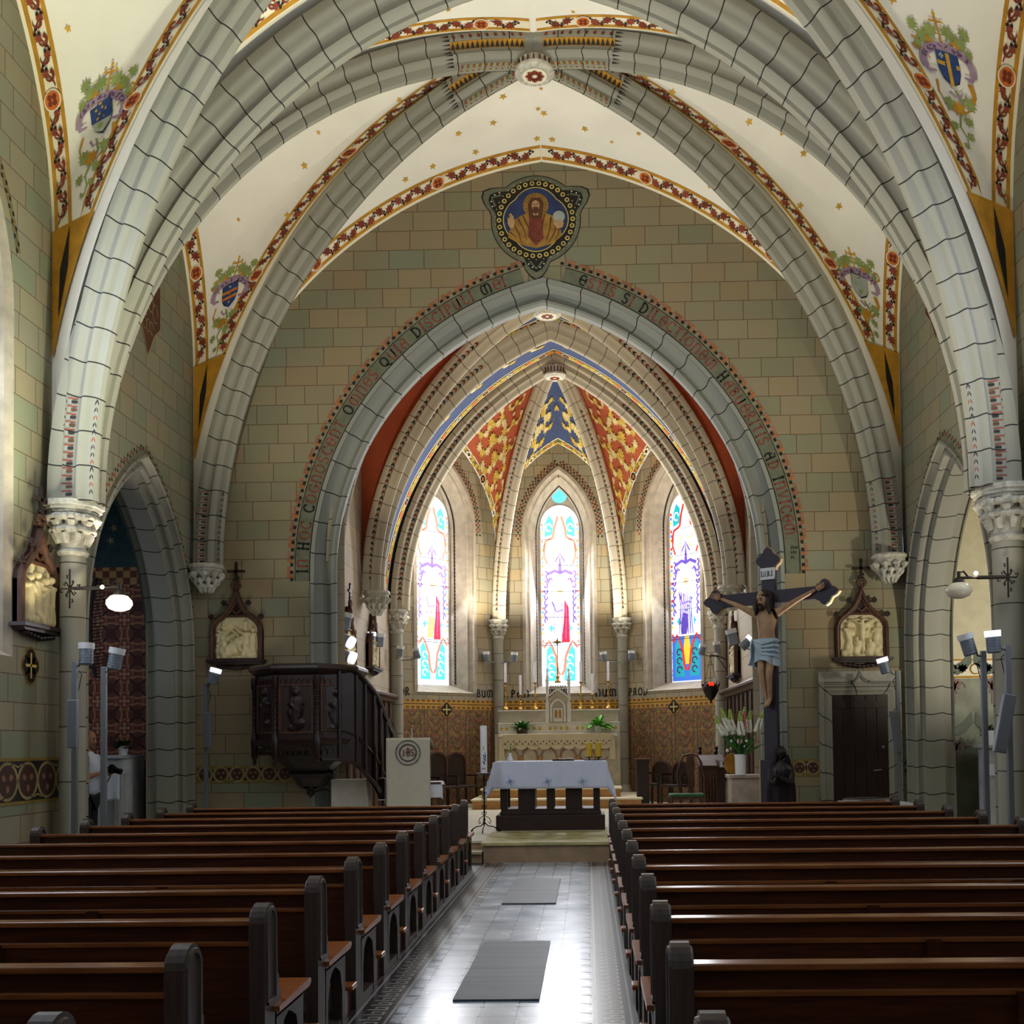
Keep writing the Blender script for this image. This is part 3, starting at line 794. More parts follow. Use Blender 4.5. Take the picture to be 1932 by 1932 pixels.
# ---- medallion over the chancel arch
md = MB('grey green paint'); mc = atY(1011, 415, YW); mh = mc.x-XC; mz = mc.z
def M2(dep): return lambda a, b: f_back(mh+a, mz+b, -dep)
def blob(F2, pts, m_): md.face([F2(a, b) for a, b in pts], m_)
K = .72
def lobes(rc, rl, dl, n=60):
    """outline: circle with three pointed lobes"""
    P_ = []
    for k in range(n):
        a = 2*pi*k/n; best = rc
        for la in (radians(-90), radians(28), radians(152)):
            d_ = abs((a-la+pi) % (2*pi)-pi)
            if d_ < .32: best = max(best, rc+(dl-rc)*(1-(d_/.32)**1.4)+rl*0)
        P_.append((best*cos(a), best*sin(a)))
    return P_
blob(M2(.004), lobes(K*.98, 0, K*1.34), 'black paint'); blob(M2(.006), lobes(K*.96, 0, K*1.30), 'grey green paint')
blob(M2(.008), lobes(K*.86, 0, K*1.16), 'black paint')
for la in (-90, 28, 152):
    c_, s_ = cos(radians(la)), sin(radians(la))
    stroke(md, M2(.013), [(K*.92*c_-.10*s_, K*.92*s_+.10*c_), (K*1.08*c_, K*1.08*s_), (K*.92*c_+.10*s_, K*.92*s_-.10*c_)], .03, 'grey green paint')
    for q in (-.12, -.06, .06, .12): blob(M2(.014), disc_pts(.012, 6, K*(1.12-abs(q)*1.2)*c_-q*s_, K*(1.12-abs(q)*1.2)*s_+q*c_), 'cream paint')
blob(M2(.010), disc_pts(K*.87, 40), 'black paint')
for k in range(34):
    a = 2*pi*k/34; blob(M2(.013), disc_pts(.038, 8, K*.80*cos(a), K*.80*sin(a)), 'pale gold paint'); blob(M2(.015), disc_pts(.020, 6, K*.80*cos(a), K*.80*sin(a)), 'black paint')
for k in range(34): blob(M2(.013), disc_pts(.010, 5, K*.885*cos(2*pi*(k+.5)/34), K*.885*sin(2*pi*(k+.5)/34)), 'pale gold paint')
quad = []
for k in range(64):
    a = 2*pi*k/64; quad.append((K*(.62+.075*abs(cos(2*a)))*cos(a), K*(.62+.075*abs(cos(2*a)))*sin(a)))
blob(M2(.017), [(a*1.03, b*1.03) for a, b in quad], 'pale gold paint'); blob(M2(.019), quad, 'deep blue paint')
blob(M2(.021), disc_pts(.20, 24, 0, .22), 'robe ochre'); 
for k in range(20): a = 2*pi*k/20; stroke(md, M2(.023), [(.12*cos(a), .22+.12*sin(a)), (.19*cos(a), .22+.19*sin(a))], .006, 'brown paint')
blob(M2(.023), [(-.44, -.28), (-.36, -.02), (-.24, .06), (-.10, .12), (.10, .12), (.24, .06), (.36, -.02), (.40, -.28), (.24, -.40), (0, -.46), (-.24, -.40)], 'robe ochre')
blob(M2(.025), [(-.10, .08), (.10, .08), (.12, -.30), (0, -.42), (-.12, -.28)], 'robe red')
for x_, y_, x2, y2 in ((-.36, -.05, -.22, -.38), (-.28, .02, -.14, -.34), (-.2, .06, -.05, -.36), (.34, -.05, .2, -.38), (.24, .03, .16, -.34), (-.4, -.2, -.3, -.32), (.14, .08, .02, -.3), (.36, -.16, .3, -.34)):
    stroke(md, M2(.027), [(x_, y_), ((x_+x2)/2+.02, (y_+y2)/2), (x2, y2)], .022, 'brown paint', .006)
blob(M2(.027), [(-.105, .05), (-.12, .25), (-.07, .34), (.07, .34), (.12, .25), (.105, .05), (.07, .02), (-.07, .02)], 'brown paint')
blob(M2(.029), disc_pts(.062, 16, 0, .215, 1, 1.35), 'skin paint'); blob(M2(.031), [(-.045, .19), (.045, .19), (.03, .10), (0, .07), (-.03, .10)], 'brown paint')
blob(M2(.030), [(-.03, .14), (.03, .14), (.04, .06), (-.04, .06)], 'skin paint')
for q in (-1, 1): stroke(md, M2(.033), [(q*.014, .232), (q*.040, .235)], .010, 'black paint')
stroke(md, M2(.033), [(0, .23), (.004, .195), (-.004, .193)], .006, 'brown paint'); stroke(md, M2(.034), [(-.016, .172), (.016, .172)], .007, 'robe red')
blob(M2(.029), [(-.44, -.06), (-.40, -.14), (-.34, -.12), (-.33, -.02), (-.38, .10), (-.40, .10), (-.41, .02), (-.44, .04)], 'skin paint')
for q in range(3): stroke(md, M2(.031), [(-.39+q*.025, -.03), (-.415+q*.03, .09-.01*q)], .014, 'skin paint', .008)
blob(M2(.029), disc_pts(.095, 18, .36, .03), 'silver paint'); blob(M2(.031), [(.27, -.06), (.44, -.05), (.42, -.14), (.33, -.16)], 'skin paint')
for q in range(4): stroke(md, M2(.033), [(.29+q*.04, -.06), (.285+q*.042, -.01)], .018, 'skin paint')
md.build('painted_medallion', wall_back)

# ---- painted scroll frieze, dado lines
def frieze(mb, fn, h0, h1, z0, hh, pitch=.42):
    mb.face([fn(a, b, -.004) for a, b in ((h0, z0), (h1, z0), (h1, z0+hh), (h0, z0+hh))], 'black paint')
    for z_ in (z0, z0+hh-.035): mb.face([fn(a, b, -.008) for a, b in ((h0, z_), (h1, z_), (h1, z_+.035), (h0, z_+.035))], 'dim ochre paint')
    n = max(1, int(round((h1-h0)/pitch))); p_ = (h1-h0)/n; zc = z0+hh/2; r_ = min(p_*.48, hh*.42)
    for k in range(n):
        cx = h0+(k+.5)*p_
        F2 = lambda a, b: fn(cx+a, zc+b, -.010)
        mb.face([fn(cx+a, zc+b, -.009) for a, b in disc_pts(r_*.9, 16)], 'dim russet paint')
        stroke(mb, F2, disc_pts(r_, 20)+[(r_, 0)], .035, 'dim gold paint')
        sg = 1 if k % 2 else -1
        for q in range(3):
            a_ = q*2.1+.5; mb.face([fn(cx+r_*.42*cos(a_)+a, zc+r_*.42*sin(a_)+b, -.012) for a, b in leaf_pts(r_*.42, a_)], 'dim pink paint')
        stroke(mb, F2, [(-p_*.5, sg*hh*.30), (-p_*.3, sg*hh*.36), (-p_*.1, sg*hh*.34)], .02, 'dim gold paint', .008)
        stroke(mb, F2, [(p_*.5, -sg*hh*.30), (p_*.3, -sg*hh*.36), (p_*.1, -sg*hh*.34)], .02, 'dim gold paint', .008)
plain('dim ochre paint', '#8c7434', .8, var=.1); plain('dim russet paint', '#4a2c22', .8, var=.1); plain('dim gold paint', '#9c8a5c', .8, var=.15); plain('dim pink paint', '#93664e', .8, var=.1)
zf0 = atY(430, 1477, YW).z; zf1 = atY(430, 1445, YW).z
fz = MB('black paint')
frieze(fz, f_back, -5.45, -3.70, zf0, zf1-zf0, .25)
xl, xr = atY(1482, 1450, YW).x-XC, atY(1547, 1450, YW).x-XC
frieze(fz, f_back, xl-.1, xr, zf0, zf1-zf0, .25); frieze(fz, f_back, atY(1711, 1450, YW).x-XC, 5.45, zf0, zf1-zf0, .25)
fz.build('painted_frieze', wall_back)
for sx, nm in ((-1, 'wall_left'), (1, 'wall_right')):
    fz = MB('black paint'); frieze(fz, f_side(sx), 9.0, 12.6, 1.02, .50, .40)
    fz.build('painted_frieze', bpy.data.objects[nm])

# hood dots over the chapel arches, dots beside the nave window
for sx, nm in ((-1, 'wall_left'), (1, 'wall_right')):
    dt = MB('black paint'); f = f_side(sx)
    P_ = arch_path(OA+.03, OZS, off_arch(OA, OH, .03)[1], 60, 1.2, OC); acc = 0
    for i in range(len(P_)-1):
        a = Vector(P_[i]); b = Vector(P_[i+1]); n_ = max(1, int((b-a).length/.085))
        t_ = (b-a).normalized(); nn = Vector((-t_.y, t_.x))
        for q in range(n_):
            p = a.lerp(b, q/n_); acc += 1
            for o_, m_ in ((.03 if acc % 2 else .07, 'black paint' if acc % 4 < 2 else 'red paint'),):
                c4 = [p+nn*o_, p+nn*(o_+.04), p+nn*(o_+.04)+t_*.035, p+nn*o_+t_*.035]
                dt.face([f(c_.x, c_.y, -.006) for c_ in c4], m_)
    P_ = arch_path(WA+.10, WZS, off_arch(WA, WH, .10)[1], 40, WZS-1.0, WC); acc = 0
    for i in range(len(P_)-1):
        a = Vector(P_[i]); b = Vector(P_[i+1]); n_ = max(1, int((b-a).length/.075)); t_ = (b-a).normalized(); nn = Vector((-t_.y, t_.x))
        for q in range(n_):
            p = a.lerp(b, q/n_); acc += 1
            for row in (0, 1):
                if p.y < 7.0: continue
                m_ = ('black paint', 'dark ochre')[(acc+row) % 2]; o_ = .02+.05*row
                c4 = [p+nn*o_, p+nn*(o_+.04), p+nn*(o_+.04)+t_*.045, p+nn*o_+t_*.045]
                dt.face([f(c_.x, c_.y, -.006) for c_ in c4], m_)
    if sx < 0:
        q_ = atX(57, 1256, XC-5.5)
        F2 = lambda a, b, d=-.012: f(q_.y+a, q_.z+b, d)
        for cx_, cz_ in ((.07, 0), (-.07, 0), (0, .10), (0, -.10)): dt.face([F2(a, b, -.006) for a, b in disc_pts(.115, 14, cx_, cz_)], 'dark ochre')
        for cx_, cz_ in ((.07, 0), (-.07, 0), (0, .10), (0, -.10)): dt.face([F2(a, b, -.010) for a, b in disc_pts(.09, 12, cx_, cz_)], 'black paint')
        stroke(dt, F2, [(-.11, 0), (.11, 0)], .03, 'pale gold paint'); stroke(dt, F2, [(0, -.14), (0, .14)], .03, 'pale gold paint')
    # painted corbel-like ornament high on the wall of bay 1
    F2 = lambda a, b, d=-.01: f(14.3+a, 7.75+b, d)
    dt.face([F2(a, b, -.006) for a, b in ((-.42, .5), (.42, .5), (.42, -.1), (.2, -.3), (0, -.62), (-.2, -.3), (-.42, -.1))], 'brown paint')
    for q in range(4): stroke(dt, F2, arc(-.24+.16*q, .15-.10*(q % 2), .09, .13, 0, 300, 8), .02, 'dim gold paint')
    for q in range(3): stroke(dt, F2, arc(-.12+.12*q, -.2, .06, .09, 0, 300, 8), .015, 'dim gold paint')
    stroke(dt, F2, [(-.42, .5), (-.42, -.1), (-.2, -.3), (0, -.62), (.2, -.3), (.42, -.1), (.42, .5)], .025, 'dim gold paint')
    dt.build('painted_ornament', bpy.data.objects[nm])

# =====================================================================
# CHANCEL AND APSE
# =====================================================================
CW, Y1, Y2, YB = 3.6, 19.4, 22.15, 24.24
SH = 1.49; CZS = 4.5
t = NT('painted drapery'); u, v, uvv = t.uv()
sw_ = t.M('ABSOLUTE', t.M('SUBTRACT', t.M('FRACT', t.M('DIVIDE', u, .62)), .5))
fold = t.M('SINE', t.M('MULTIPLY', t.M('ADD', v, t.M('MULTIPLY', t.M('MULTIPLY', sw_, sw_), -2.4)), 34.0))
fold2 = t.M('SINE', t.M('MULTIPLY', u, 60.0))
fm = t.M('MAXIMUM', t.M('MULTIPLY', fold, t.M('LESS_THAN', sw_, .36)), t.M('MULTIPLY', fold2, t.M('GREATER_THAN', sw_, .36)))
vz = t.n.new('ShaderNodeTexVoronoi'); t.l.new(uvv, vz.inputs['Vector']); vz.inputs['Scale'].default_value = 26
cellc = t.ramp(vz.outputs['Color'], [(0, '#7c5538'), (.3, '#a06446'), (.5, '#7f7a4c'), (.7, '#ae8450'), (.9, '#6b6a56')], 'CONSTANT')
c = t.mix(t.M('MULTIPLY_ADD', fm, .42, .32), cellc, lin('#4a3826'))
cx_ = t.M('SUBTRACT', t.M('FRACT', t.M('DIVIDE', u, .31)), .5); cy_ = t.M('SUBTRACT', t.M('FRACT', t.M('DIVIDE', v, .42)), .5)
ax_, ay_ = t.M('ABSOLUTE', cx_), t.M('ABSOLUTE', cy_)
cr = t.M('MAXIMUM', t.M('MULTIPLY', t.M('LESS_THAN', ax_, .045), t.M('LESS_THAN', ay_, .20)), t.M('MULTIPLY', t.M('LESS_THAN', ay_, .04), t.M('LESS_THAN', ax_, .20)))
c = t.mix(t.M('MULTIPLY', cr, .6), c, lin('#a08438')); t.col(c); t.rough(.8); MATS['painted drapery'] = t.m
t = NT('band pattern'); u, v, uvv = t.uv()
a_ = t.M('ABSOLUTE', t.M('SUBTRACT', t.M('FRACT', t.M('DIVIDE', u, .14)), .5)); b_ = t.M('ABSOLUTE', t.M('SUBTRACT', t.M('FRACT', t.M('DIVIDE', v, .21)), .5))
c = t.mix(t.M('MULTIPLY', t.M('LESS_THAN', a_, .27), t.M('LESS_THAN', b_, .26)), lin('#b98d30'), lin('#5a2c1c'))
c = t.mix(t.M('MULTIPLY', t.M('LESS_THAN', t.M('MULTIPLY', a_, b_), .004), t.M('LESS_THAN', t.M('MAXIMUM', a_, b_), .22)), c, lin('#b98d30'))
c = t.mix(t.M('GREATER_THAN', b_, .46), c, lin('#2d2018')); t.col(c); t.rough(.7); MATS['band pattern'] = t.m
for nm, cc in (('blue vault', '#39486e'), ('red vault', '#a9502e')):
    t = NT(nm); f_ = t.noise(t.pos(), 3.2, 4, .6); f2 = t.noise(t.pos(), 26, 3, .6)
    base = lin(cc); t.col(t.mix(t.M('MULTIPLY', f2, .5), t.ramp(f_, [(.3, tuple(x*.85 for x in base[:3])+(1,)), (.7, tuple(min(1, x*1.25) for x in base[:3])+(1,))]), lin(cc))); t.rough(.8); MATS[nm] = t.m
plain('leaf gold', '#c9a83e', .7, var=.2, scale=20); plain('leaf cream', '#d8c68c', .7, var=.15, scale=20); plain('olive band', '#6d6a3c', .8, var=.2); 

# side walls of the chancel
plain('panel oak', '#4a3324', .45, var=.3, scale=9)
masonry('chancel masonry', ['#b8a58c', '#b4a28a', '#bca78a', '#b0a28c'], .40, .95, '#57422f', .005, blotch=.15)
for sx, nm in ((-1, 'left'), (1, 'right')):
    f = f_side(sx, CW); cw = MB('chancel masonry')
    wall_panel(cw, f, YW+.27, Y2, FL, lambda h: max(CZS+.3, arch_z(h-(YW+.27+Y1)/2, (Y1-YW-.27)/2+.001, 6.9, 2.3) if h < Y1 else arch_z(h-(Y1+Y2)/2, (Y2-Y1)/2+.001, 6.9, 2.3)), (), 'chancel masonry', .12)
    cw.face([f(YW+.27, 0, 0), f(YW+.27, 9.6, 0), f(YW+.27, 9.6, -.4), f(YW+.27, 0, -.4)], 'chancel masonry', [(0, 0), (0, 9.6), (.4, 9.6), (.4, 0)])
    struct(cw, 'wall_chancel_'+nm)
    pn = MB('panel oak')
    pn.box2(f(YW+.62, FL, 0), f(Y2-.22, 2.55, -.08), 'panel oak')
    k = YW+.7
    while k < Y2-.6:
        pn.box2(f(k, FL+.1, -.08), f(k+.07, 2.5, -.12), 'panel oak'); 
        pn.sweep(arch_path(.19, 1.85, .32, 6, FL+.5, k+.30), [(0, -.08), (0, -.115), (-.03, -.115), (-.03, -.08)], f, 'panel oak')
        k += .53
    pn.sweep([(YW+.62, 2.52), (Y2-.2, 2.52)], [(0, -.02), (.0, -.14), (.06, -.16), (.09, -.22), (.13, -.22), (.16, -.18), (.18, 0)], f, 'panel oak')
    struct(pn, 'trim_%d' % tn); tn += 1
# ---- apse walls with windows
plain('window black joint', '#2a2622', .8, var=0)
def side_frame(P0, P1):
    P0 = Vector(P0); P1 = Vector(P1); mid = (P0+P1)/2; t_ = (P1-P0).normalized(); n_ = Vector((-t_.y, t_.x))
    return (P1-P0).length, lambda h, z, d: (XC+mid.x+t_.x*h+n_.x*d, mid.y+t_.y*h+n_.y*d, z)
AP = [(-CW, Y2), (-SH, YB), (SH, YB), (CW, Y2)]
WSZ, WSH = 6.25, 2.42
GLASS = {}
def emis(name, c, e):
    if name not in MATS: plain(name, c, .5, emit=c, es=e, var=0)
    return name
apse_frames = []
def stained(win, f, dep, lvl, nm, kind):
    """kind: centre / left / right figure window"""
    a, z0, zs = .455, 2.98, 6.82
    def wstroke(mb, F_, pts, w0, mat, w1=None): stroke(mb, F_, pts, w0*1.9, mat, None if w1 is None else w1*1.9)
    def E(key, c, k): return emis('glass %s %s' % (nm, key), c, lvl*k)
    base = E('white', '#f0f1ff', 1.35)
    g = MB(base); F2 = lambda q: (lambda h, z: f(h, z, dep-q))
    head = [(a, z0), (a, zs)]+arc(0, zs, a, .50, 0, 180, 16)+[(-a, zs), (-a, z0)]
    g.face([F2(.0)(x, y) for x, y in head], base)
    oc = 7.56
    g.face([F2(.0)(x, y) for x, y in disc_pts(.185, 18, 0, oc)], E('aqua', '#57c8e0', 1.1))
    bl = lvl > 1
    teal = E('teal', '#5cd0dc' if bl else '#12a0b0', .95); red = E('red', '#f08a70' if bl else '#d8281c', .95); pur = E('purple', '#8f78e0' if bl else '#5a42b0', .8); lil = E('lilac', '#c9baf4', 1.2); yel = E('yellow', '#f8d468' if bl else '#f2c22c', 1.1); blu = E('blue', '#7fb0f0' if bl else '#3a78e0', .9); pale = E('pale', '#d6e6f4', 1.6); drk = E('dark', '#403070', .35); crim = E('crimson', '#e0304a', 1.0)
    for q in range(4): wstroke(g, F2(.004), arc(.06*cos(q*pi/2+.78), oc+.06*sin(q*pi/2+.78), .05, .05, 0, 300, 8), .018, teal)
    # beaded border
    k = 0; z = z0+.03
    while z < zs:
        for sx in (-1, 1): g.face([F2(.004)(sx*x, y) for x, y in ((a-.060, z), (a-.008, z), (a-.008, z+.07), (a-.060, z+.07))], (yel, blu, red, pale)[k % 4])
        z += .10; k += 1
    # foot panel
    g.face([F2(.006)(x, y) for x, y in ((-a+.02, z0+.02), (a-.02, z0+.02), (a-.02, z0+1.05), (-a+.02, z0+1.05))], pale if bl else blu)
    for sx in (-1, 1):
        g.face([F2(.010)(sx*x, z0+y) for x, y in ((.07, .12), (.34, .12), (.34, .85), (.26, .98), (.16, .78), (.09, .50))], teal)
        for q in range(3): wstroke(g, F2(.016), arc(sx*.22, z0+.28+q*.2, .07, .07, 0, 280, 8), .018, drk if not bl else pale)
        wstroke(g, F2(.018), [(sx*.02, z0+.26), (sx*.08, z0+.38), (sx*.12, z0+.72), (sx*.2, z0+.92), (sx*.28, z0+1.08), (sx*.4, z0+.92), (sx*.43, z0+1.0)], .03, red)
    g.face([F2(.012)(x, z0+y) for x, y in ((-.05, .4), (.05, .4), (.1, .75), (.06, 1.05), (-.06, 1.05), (-.1, .75))], pale if bl else yel)
    for sx in (-1, 0, 1):
        wstroke(g, F2(.014), [(sx*.22-.06, z0+1.38), (sx*.22+.06, z0+1.38)], .025, teal); wstroke(g, F2(.014), [(sx*.22, z0+1.30), (sx*.22, z0+1.46)], .025, teal)
    # canopy tracery
    for sx in (-1, 1):
        wstroke(g, F2(.010), [(sx*.40, 6.2), (sx*.34, 6.45), (sx*.16, 6.55), (sx*.12, 6.8), (sx*.04, 7.05)], .03, red)
        g.face([F2(.008)(sx*x, y) for x, y in ((.16, 6.62), (.36, 6.55), (.36, 6.85), (.26, 7.08), (.15, 6.95))], teal)
        wstroke(g, F2(.012), arc(sx*.26, 6.78, .07, .09, 0, 300, 8), .018, pale)
        wstroke(g, F2(.010), [(sx*.36, 6.4), (sx*.38, 6.1), (sx*.30, 5.9)], .025, red)
        for q in range(9): wstroke(g, F2(.010), arc(sx*.34, 4.55+q*.14, .035, .06, 30*q, 30*q+250, 6), .022, pur)
    wstroke(g, F2(.010), [(-.3, 5.66), (-.12, 5.74), (0, 5.68), (.12, 5.74), (.3, 5.66)], .04, pur)
    wstroke(g, F2(.010), [(0, 5.7), (0, 6.1)], .05, pur, .01)
    wstroke(g, F2(.010), arc(0, 5.30, .27, .26, 10, 170, 12), .03, lil)
    for sx in (-1, 1):
        for q in range(5): wstroke(g, F2(.009), arc(sx*(.10+.05*(q % 2)), 6.0+q*.10, .05, .05, 60*q, 60*q+260, 7), .012, yel if q % 2 else lil)
        for q in range(6): wstroke(g, F2(.009), arc(sx*.20, 5.62-.10*q+.25, .04, .05, 40*q, 40*q+240, 6), .011, lil)
    wstroke(g, F2(.011), [(-.12, 5.95), (-.06, 6.05), (0, 6.16), (.06, 6.05), (.12, 5.95)], .018, pur)
    for q in range(3): wstroke(g, F2(.011), [(-.30, 5.50-.05*q), (-.24, 5.60-.03*q), (-.18, 5.52)], .012, pur); wstroke(g, F2(.011), [(.30, 5.50-.05*q), (.24, 5.60-.03*q), (.18, 5.52)], .012, pur)
    # standing figure
    robe = {'left': (yel, crim), 'centre': (E('ivory', '#fff6e6', 2.0), crim), 'right': (pur, pale)}[kind]
    g.face([F2(.012)(x, y) for x, y in ((-.22, 4.02), (.22, 4.02), (.20, 4.9), (.14, 5.14), (-.14, 5.14), (-.20, 4.9))], E('robe', '#e4dcf4' if kind != 'left' else '#f6e2c0', 2.0 if bl else 1.5))
    g.face([F2(.016)(x, y) for x, y in ((.02, 4.02), (.22, 4.02), (.20, 4.86), (.10, 5.05), (.08, 4.6))], robe[1])
    if kind == 'right':
        for q in range(7): wstroke(g, F2(.026), [(-.2+.06*q, 5.05-.03*q), (-.16+.05*q, 4.7), (-.2+.065*q, 4.06)], .012, pur); wstroke(g, F2(.026), [(-.18+.05*q, 4.3+.1*q), (-.1+.05*q, 4.36+.08*q)], .014, drk)
    g.face([F2(.017)(x, y) for x, y in ((-.16, 4.06), (.0, 4.06), (.06, 4.5), (-.1, 4.56))], robe[0])
    g.face([F2(.020)(x, y) for x, y in disc_pts(.13, 16, 0, 5.30)], E('halo', '#fff4c0', 1.8))
    g.face([F2(.022)(x, y) for x, y in disc_pts(.07, 12, 0, 5.27, 1, 1.25)], E('face', '#e0b8a0', 1.1 if bl else .7))
    for q in range(4): wstroke(g, F2(.022), [(-.14+.09*q, 5.0), (-.16+.1*q, 4.6), (-.15+.09*q, 4.1)], .008, pur)
    wstroke(g, F2(.024), [(-.2, 5.0), (-.1, 4.75), (.06, 4.8)], .022, pur)
    g.build('pane', win)
    ld = MB('lead')
    for zz in (3.95, 4.0+.0, 4.62, 5.24, 5.86, 6.48): ld.box2(f(-a, zz, dep-.03), f(a, zz+.012, dep-.026), 'lead') if nm == 'c' else ld.mesh([f(-a, zz, dep-.03), f(a, zz, dep-.03), f(a, zz+.012, dep-.03), f(-a, zz+.012, dep-.03)], [(0, 1, 2, 3)], 'lead')
    ld.build('glazing_bar', win)
for k in range(3):
    Ls, f = side_frame(AP[k], AP[k+1]); aw = MB('apse masonry'); hs = Ls/2
    apse_frames.append((Ls, f))
    wa, wz0, wzs, wh = .80, 2.78, 6.55, 1.50
    wall_panel(aw, f, -hs, hs, 2.62, lambda h: arch_z(h, hs+.001, WSZ, WSH), [(0, wa, wz0, wzs, wh)], 'apse masonry', .12)
    wall_panel(aw, f, -hs, hs, 2.40, 2.62, (), 'band pattern', .3)
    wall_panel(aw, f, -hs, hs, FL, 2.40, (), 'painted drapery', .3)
    ap = struct(aw, 'wall_apse_'+('left', 'centre', 'right')[k])
    rv = MB('window stone', 'apse masonry', 'black paint')
    DP = .50
    rv.sweep(arch_path(wa, wzs, wh, 18, wz0, 0), [(.07, -.0), (.07, -.015), (0, -.02), (0, .04), (-.06, .10), (-.10, .10), (-.235, .40), (-.27, .42), (-.27, DP)], f, 'window stone', True)
    rv.face([f(-wa, wz0, -.02), f(wa, wz0, -.02), f(wa-.27, wz0+.2, DP), f(-wa+.27, wz0+.2, DP)], 'window stone')
    # tracery plate behind the glass
    rv.face([f(x, y, DP+.02) for x, y in arch_path(wa, wzs, wh, 10, wz0, 0)], 'window stone')
    gi, gh = off_arch(wa, wh, -.27)
    # cable moulding painted round the opening
    P_ = arch_path(wa-.225, wzs, off_arch(wa, wh, -.225)[1], 40, wz0+.2, 0); acc = 0
    for i in range(len(P_)-1):
        a = Vector(P_[i]); b = Vector(P_[i+1]); n_ = max(1, int(round((b-a).length/.085)))
        for q in range(n_):
            p = a.lerp(b, q/n_); p2 = a.lerp(b, (q+.5)/n_); t_ = (b-a).normalized(); nn = Vector((-t_.y, t_.x))
            rv.face([f(*(p+nn*.0), .375), f(*(p2+nn*.0+t_*.03), .375), f(*(p2-nn*.025+t_*.02), .405), f(*(p-nn*.025-t_*.02), .405)], 'black paint')
    win = struct(rv, 'window_%d' % (7+k))
    stained(win, f, DP, (1.15, 1.25, .8)[k], 'lcr'[k], ('left', 'centre', 'right')[k])
    # painted dots, words, roundel on the drapery
    pd = MB('russet paint')
    P_ = arch_path(wa+.10, wzs, off_arch(wa, wh, .10)[1], 40, wzs-.15, 0); acc = 0
    for i in range(len(P_)-1):
        a = Vector(P_[i]); b = Vector(P_[i+1]); n_ = max(1, int(round((b-a).length/.07))); t_ = (b-a).normalized(); nn = Vector((-t_.y, t_.x))
        for q in range(n_):
            p = a.lerp(b, q/n_); acc += 1
            for row in range(3):
                if (acc+row) % 2: continue
                o_ = .045*row; c4 = [p+nn*o_, p+nn*(o_+.038), p+nn*(o_+.038)+t_*.045, p+nn*o_+t_*.045]
                pd.face([f(c_.x, c_.y, -.006) for c_ in c4], 'russet paint' if acc % 3 else 'black paint')
    F2 = lambda a, b: f(a, b, -.006)
    words = ((('VER', -1.42), ('BUM', .86)), (('S PAN', -1.42), ('NUM', .80)), (('PROD', -1.36), ('UM', .95)))[k]
    for wd_, x_ in words: write(pd, F2, wd_, x_, 2.70, .17, 'black paint', .16)
    pd.face([f(a, b, -.008) for a, b in disc_pts(.17, 14, .0, 2.40)], 'ochre paint')
    for q in range(4): pd.face([f(a, b, -.011) for a, b in disc_pts(.085, 10, .075*cos(q*pi/2), 2.40+.075*sin(q*pi/2))], 'black paint')
    stroke(pd, lambda a, b: f(a, b, -.014), [(-.11, 2.4), (.11, 2.4)], .03, 'pale gold paint'); stroke(pd, lambda a, b: f(a, b, -.014), [(0, 2.29), (0, 2.51)], .03, 'pale gold paint')
    pd.build('painted_lettering', ap)

# ---- chancel vault
CB1 = ((YW+.27+Y1)/2, 9.45); BOSS2 = 9.95
def acanthus(mb, c0, e1, e2, n_, sz, m1, m2, rnd):
    F2 = lambda a, b, d=.012: c0+e1*a*sz+e2*b*sz+n_*(d+.018)
    for sg in (-1, 1):
        stroke(mb, lambda a, b: F2(a, b), arc(sg*.55, 0, .5, .5, 180 if sg > 0 else 0, (180+260) if sg > 0 else -260, 12), .17*sz, m1, .06*sz)
        for q in range(4):
            an = radians((180+40+50*q) if sg > 0 else (-40-50*q)); px_, py_ = sg*.55+.5*cos(an), .5*sin(an)
            mb.face([F2(px_+a, py_+b, .016) for a, b in leaf_pts(.50, an-pi/2)], m1 if q % 2 else m2)
    mb.face([F2(a, b-.1, .018) for a, b in leaf_pts(.55, 0)], m2); mb.face([F2(a, b+.62, .018) for a, b in leaf_pts(.4, 0)], m1)
def border2(mb, edge_fn, L, wd=.22, ph=0, col_='deep blue paint'):
    n = max(2, int(L/.15))
    for w0, w1, m_ in ((0, .03, 'cream paint'), (.03, wd-.025, col_), (wd-.025, wd, 'cream paint')):
        mb.grid(lambda a, b: edge_fn(a*L, w0+(w1-w0)*b, .006), n, 1, m_, False)
    mid = wd/2; l = .1; k = 0
    while l < L-.08:
        F2 = lambda a, b, off=.014: edge_fn(min(L, max(0, l+a)), mid+b, off)
        if k % 9 == 5+ph:
            mb.face([F2(a, b, .016) for a, b in disc_pts(.10, 12)], 'cream paint'); mb.face([F2(a, b, .020) for a, b in disc_pts(.08, 12)], 'black paint')
            stroke(mb, lambda a, b: F2(a, b, .024), [(-.05, 0), (.05, 0)], .02, 'orange paint'); stroke(mb, lambda a, b: F2(a, b, .024), [(0, -.05), (0, .05)], .02, 'orange paint')
        elif k % 9 == ph:
            mb.face([F2(a, b, .016) for a, b in ((-.1, 0), (0, .08), (.1, 0), (0, -.08))], 'cream paint'); mb.face([F2(a, b, .020) for a, b in ((-.05, 0), (0, .04), (.05, 0), (0, -.04))], 'black paint')
        else:
            mb.face([F2(a, b, .015) for a, b in leaf_pts(wd*.68, (.5 if k % 2 else -.5)-pi/2)], 'leaf gold' if k % 3 else 'orange paint')
            mb.face([F2(a+.08, b+(.045 if k % 2 else -.045), .017) for a, b in leaf_pts(.085, k)], 'leaf gold')
        l += .16; k += 1
PALE = mirror([(.02, -.155), (-.05, -.155), (-.07, -.14), (-.09, -.115), (-.13, -.10), (-.16, -.105), (-.18, -.09), (-.20, -.065), (-.25, -.055), (-.28, -.035), (-.295, 0)])
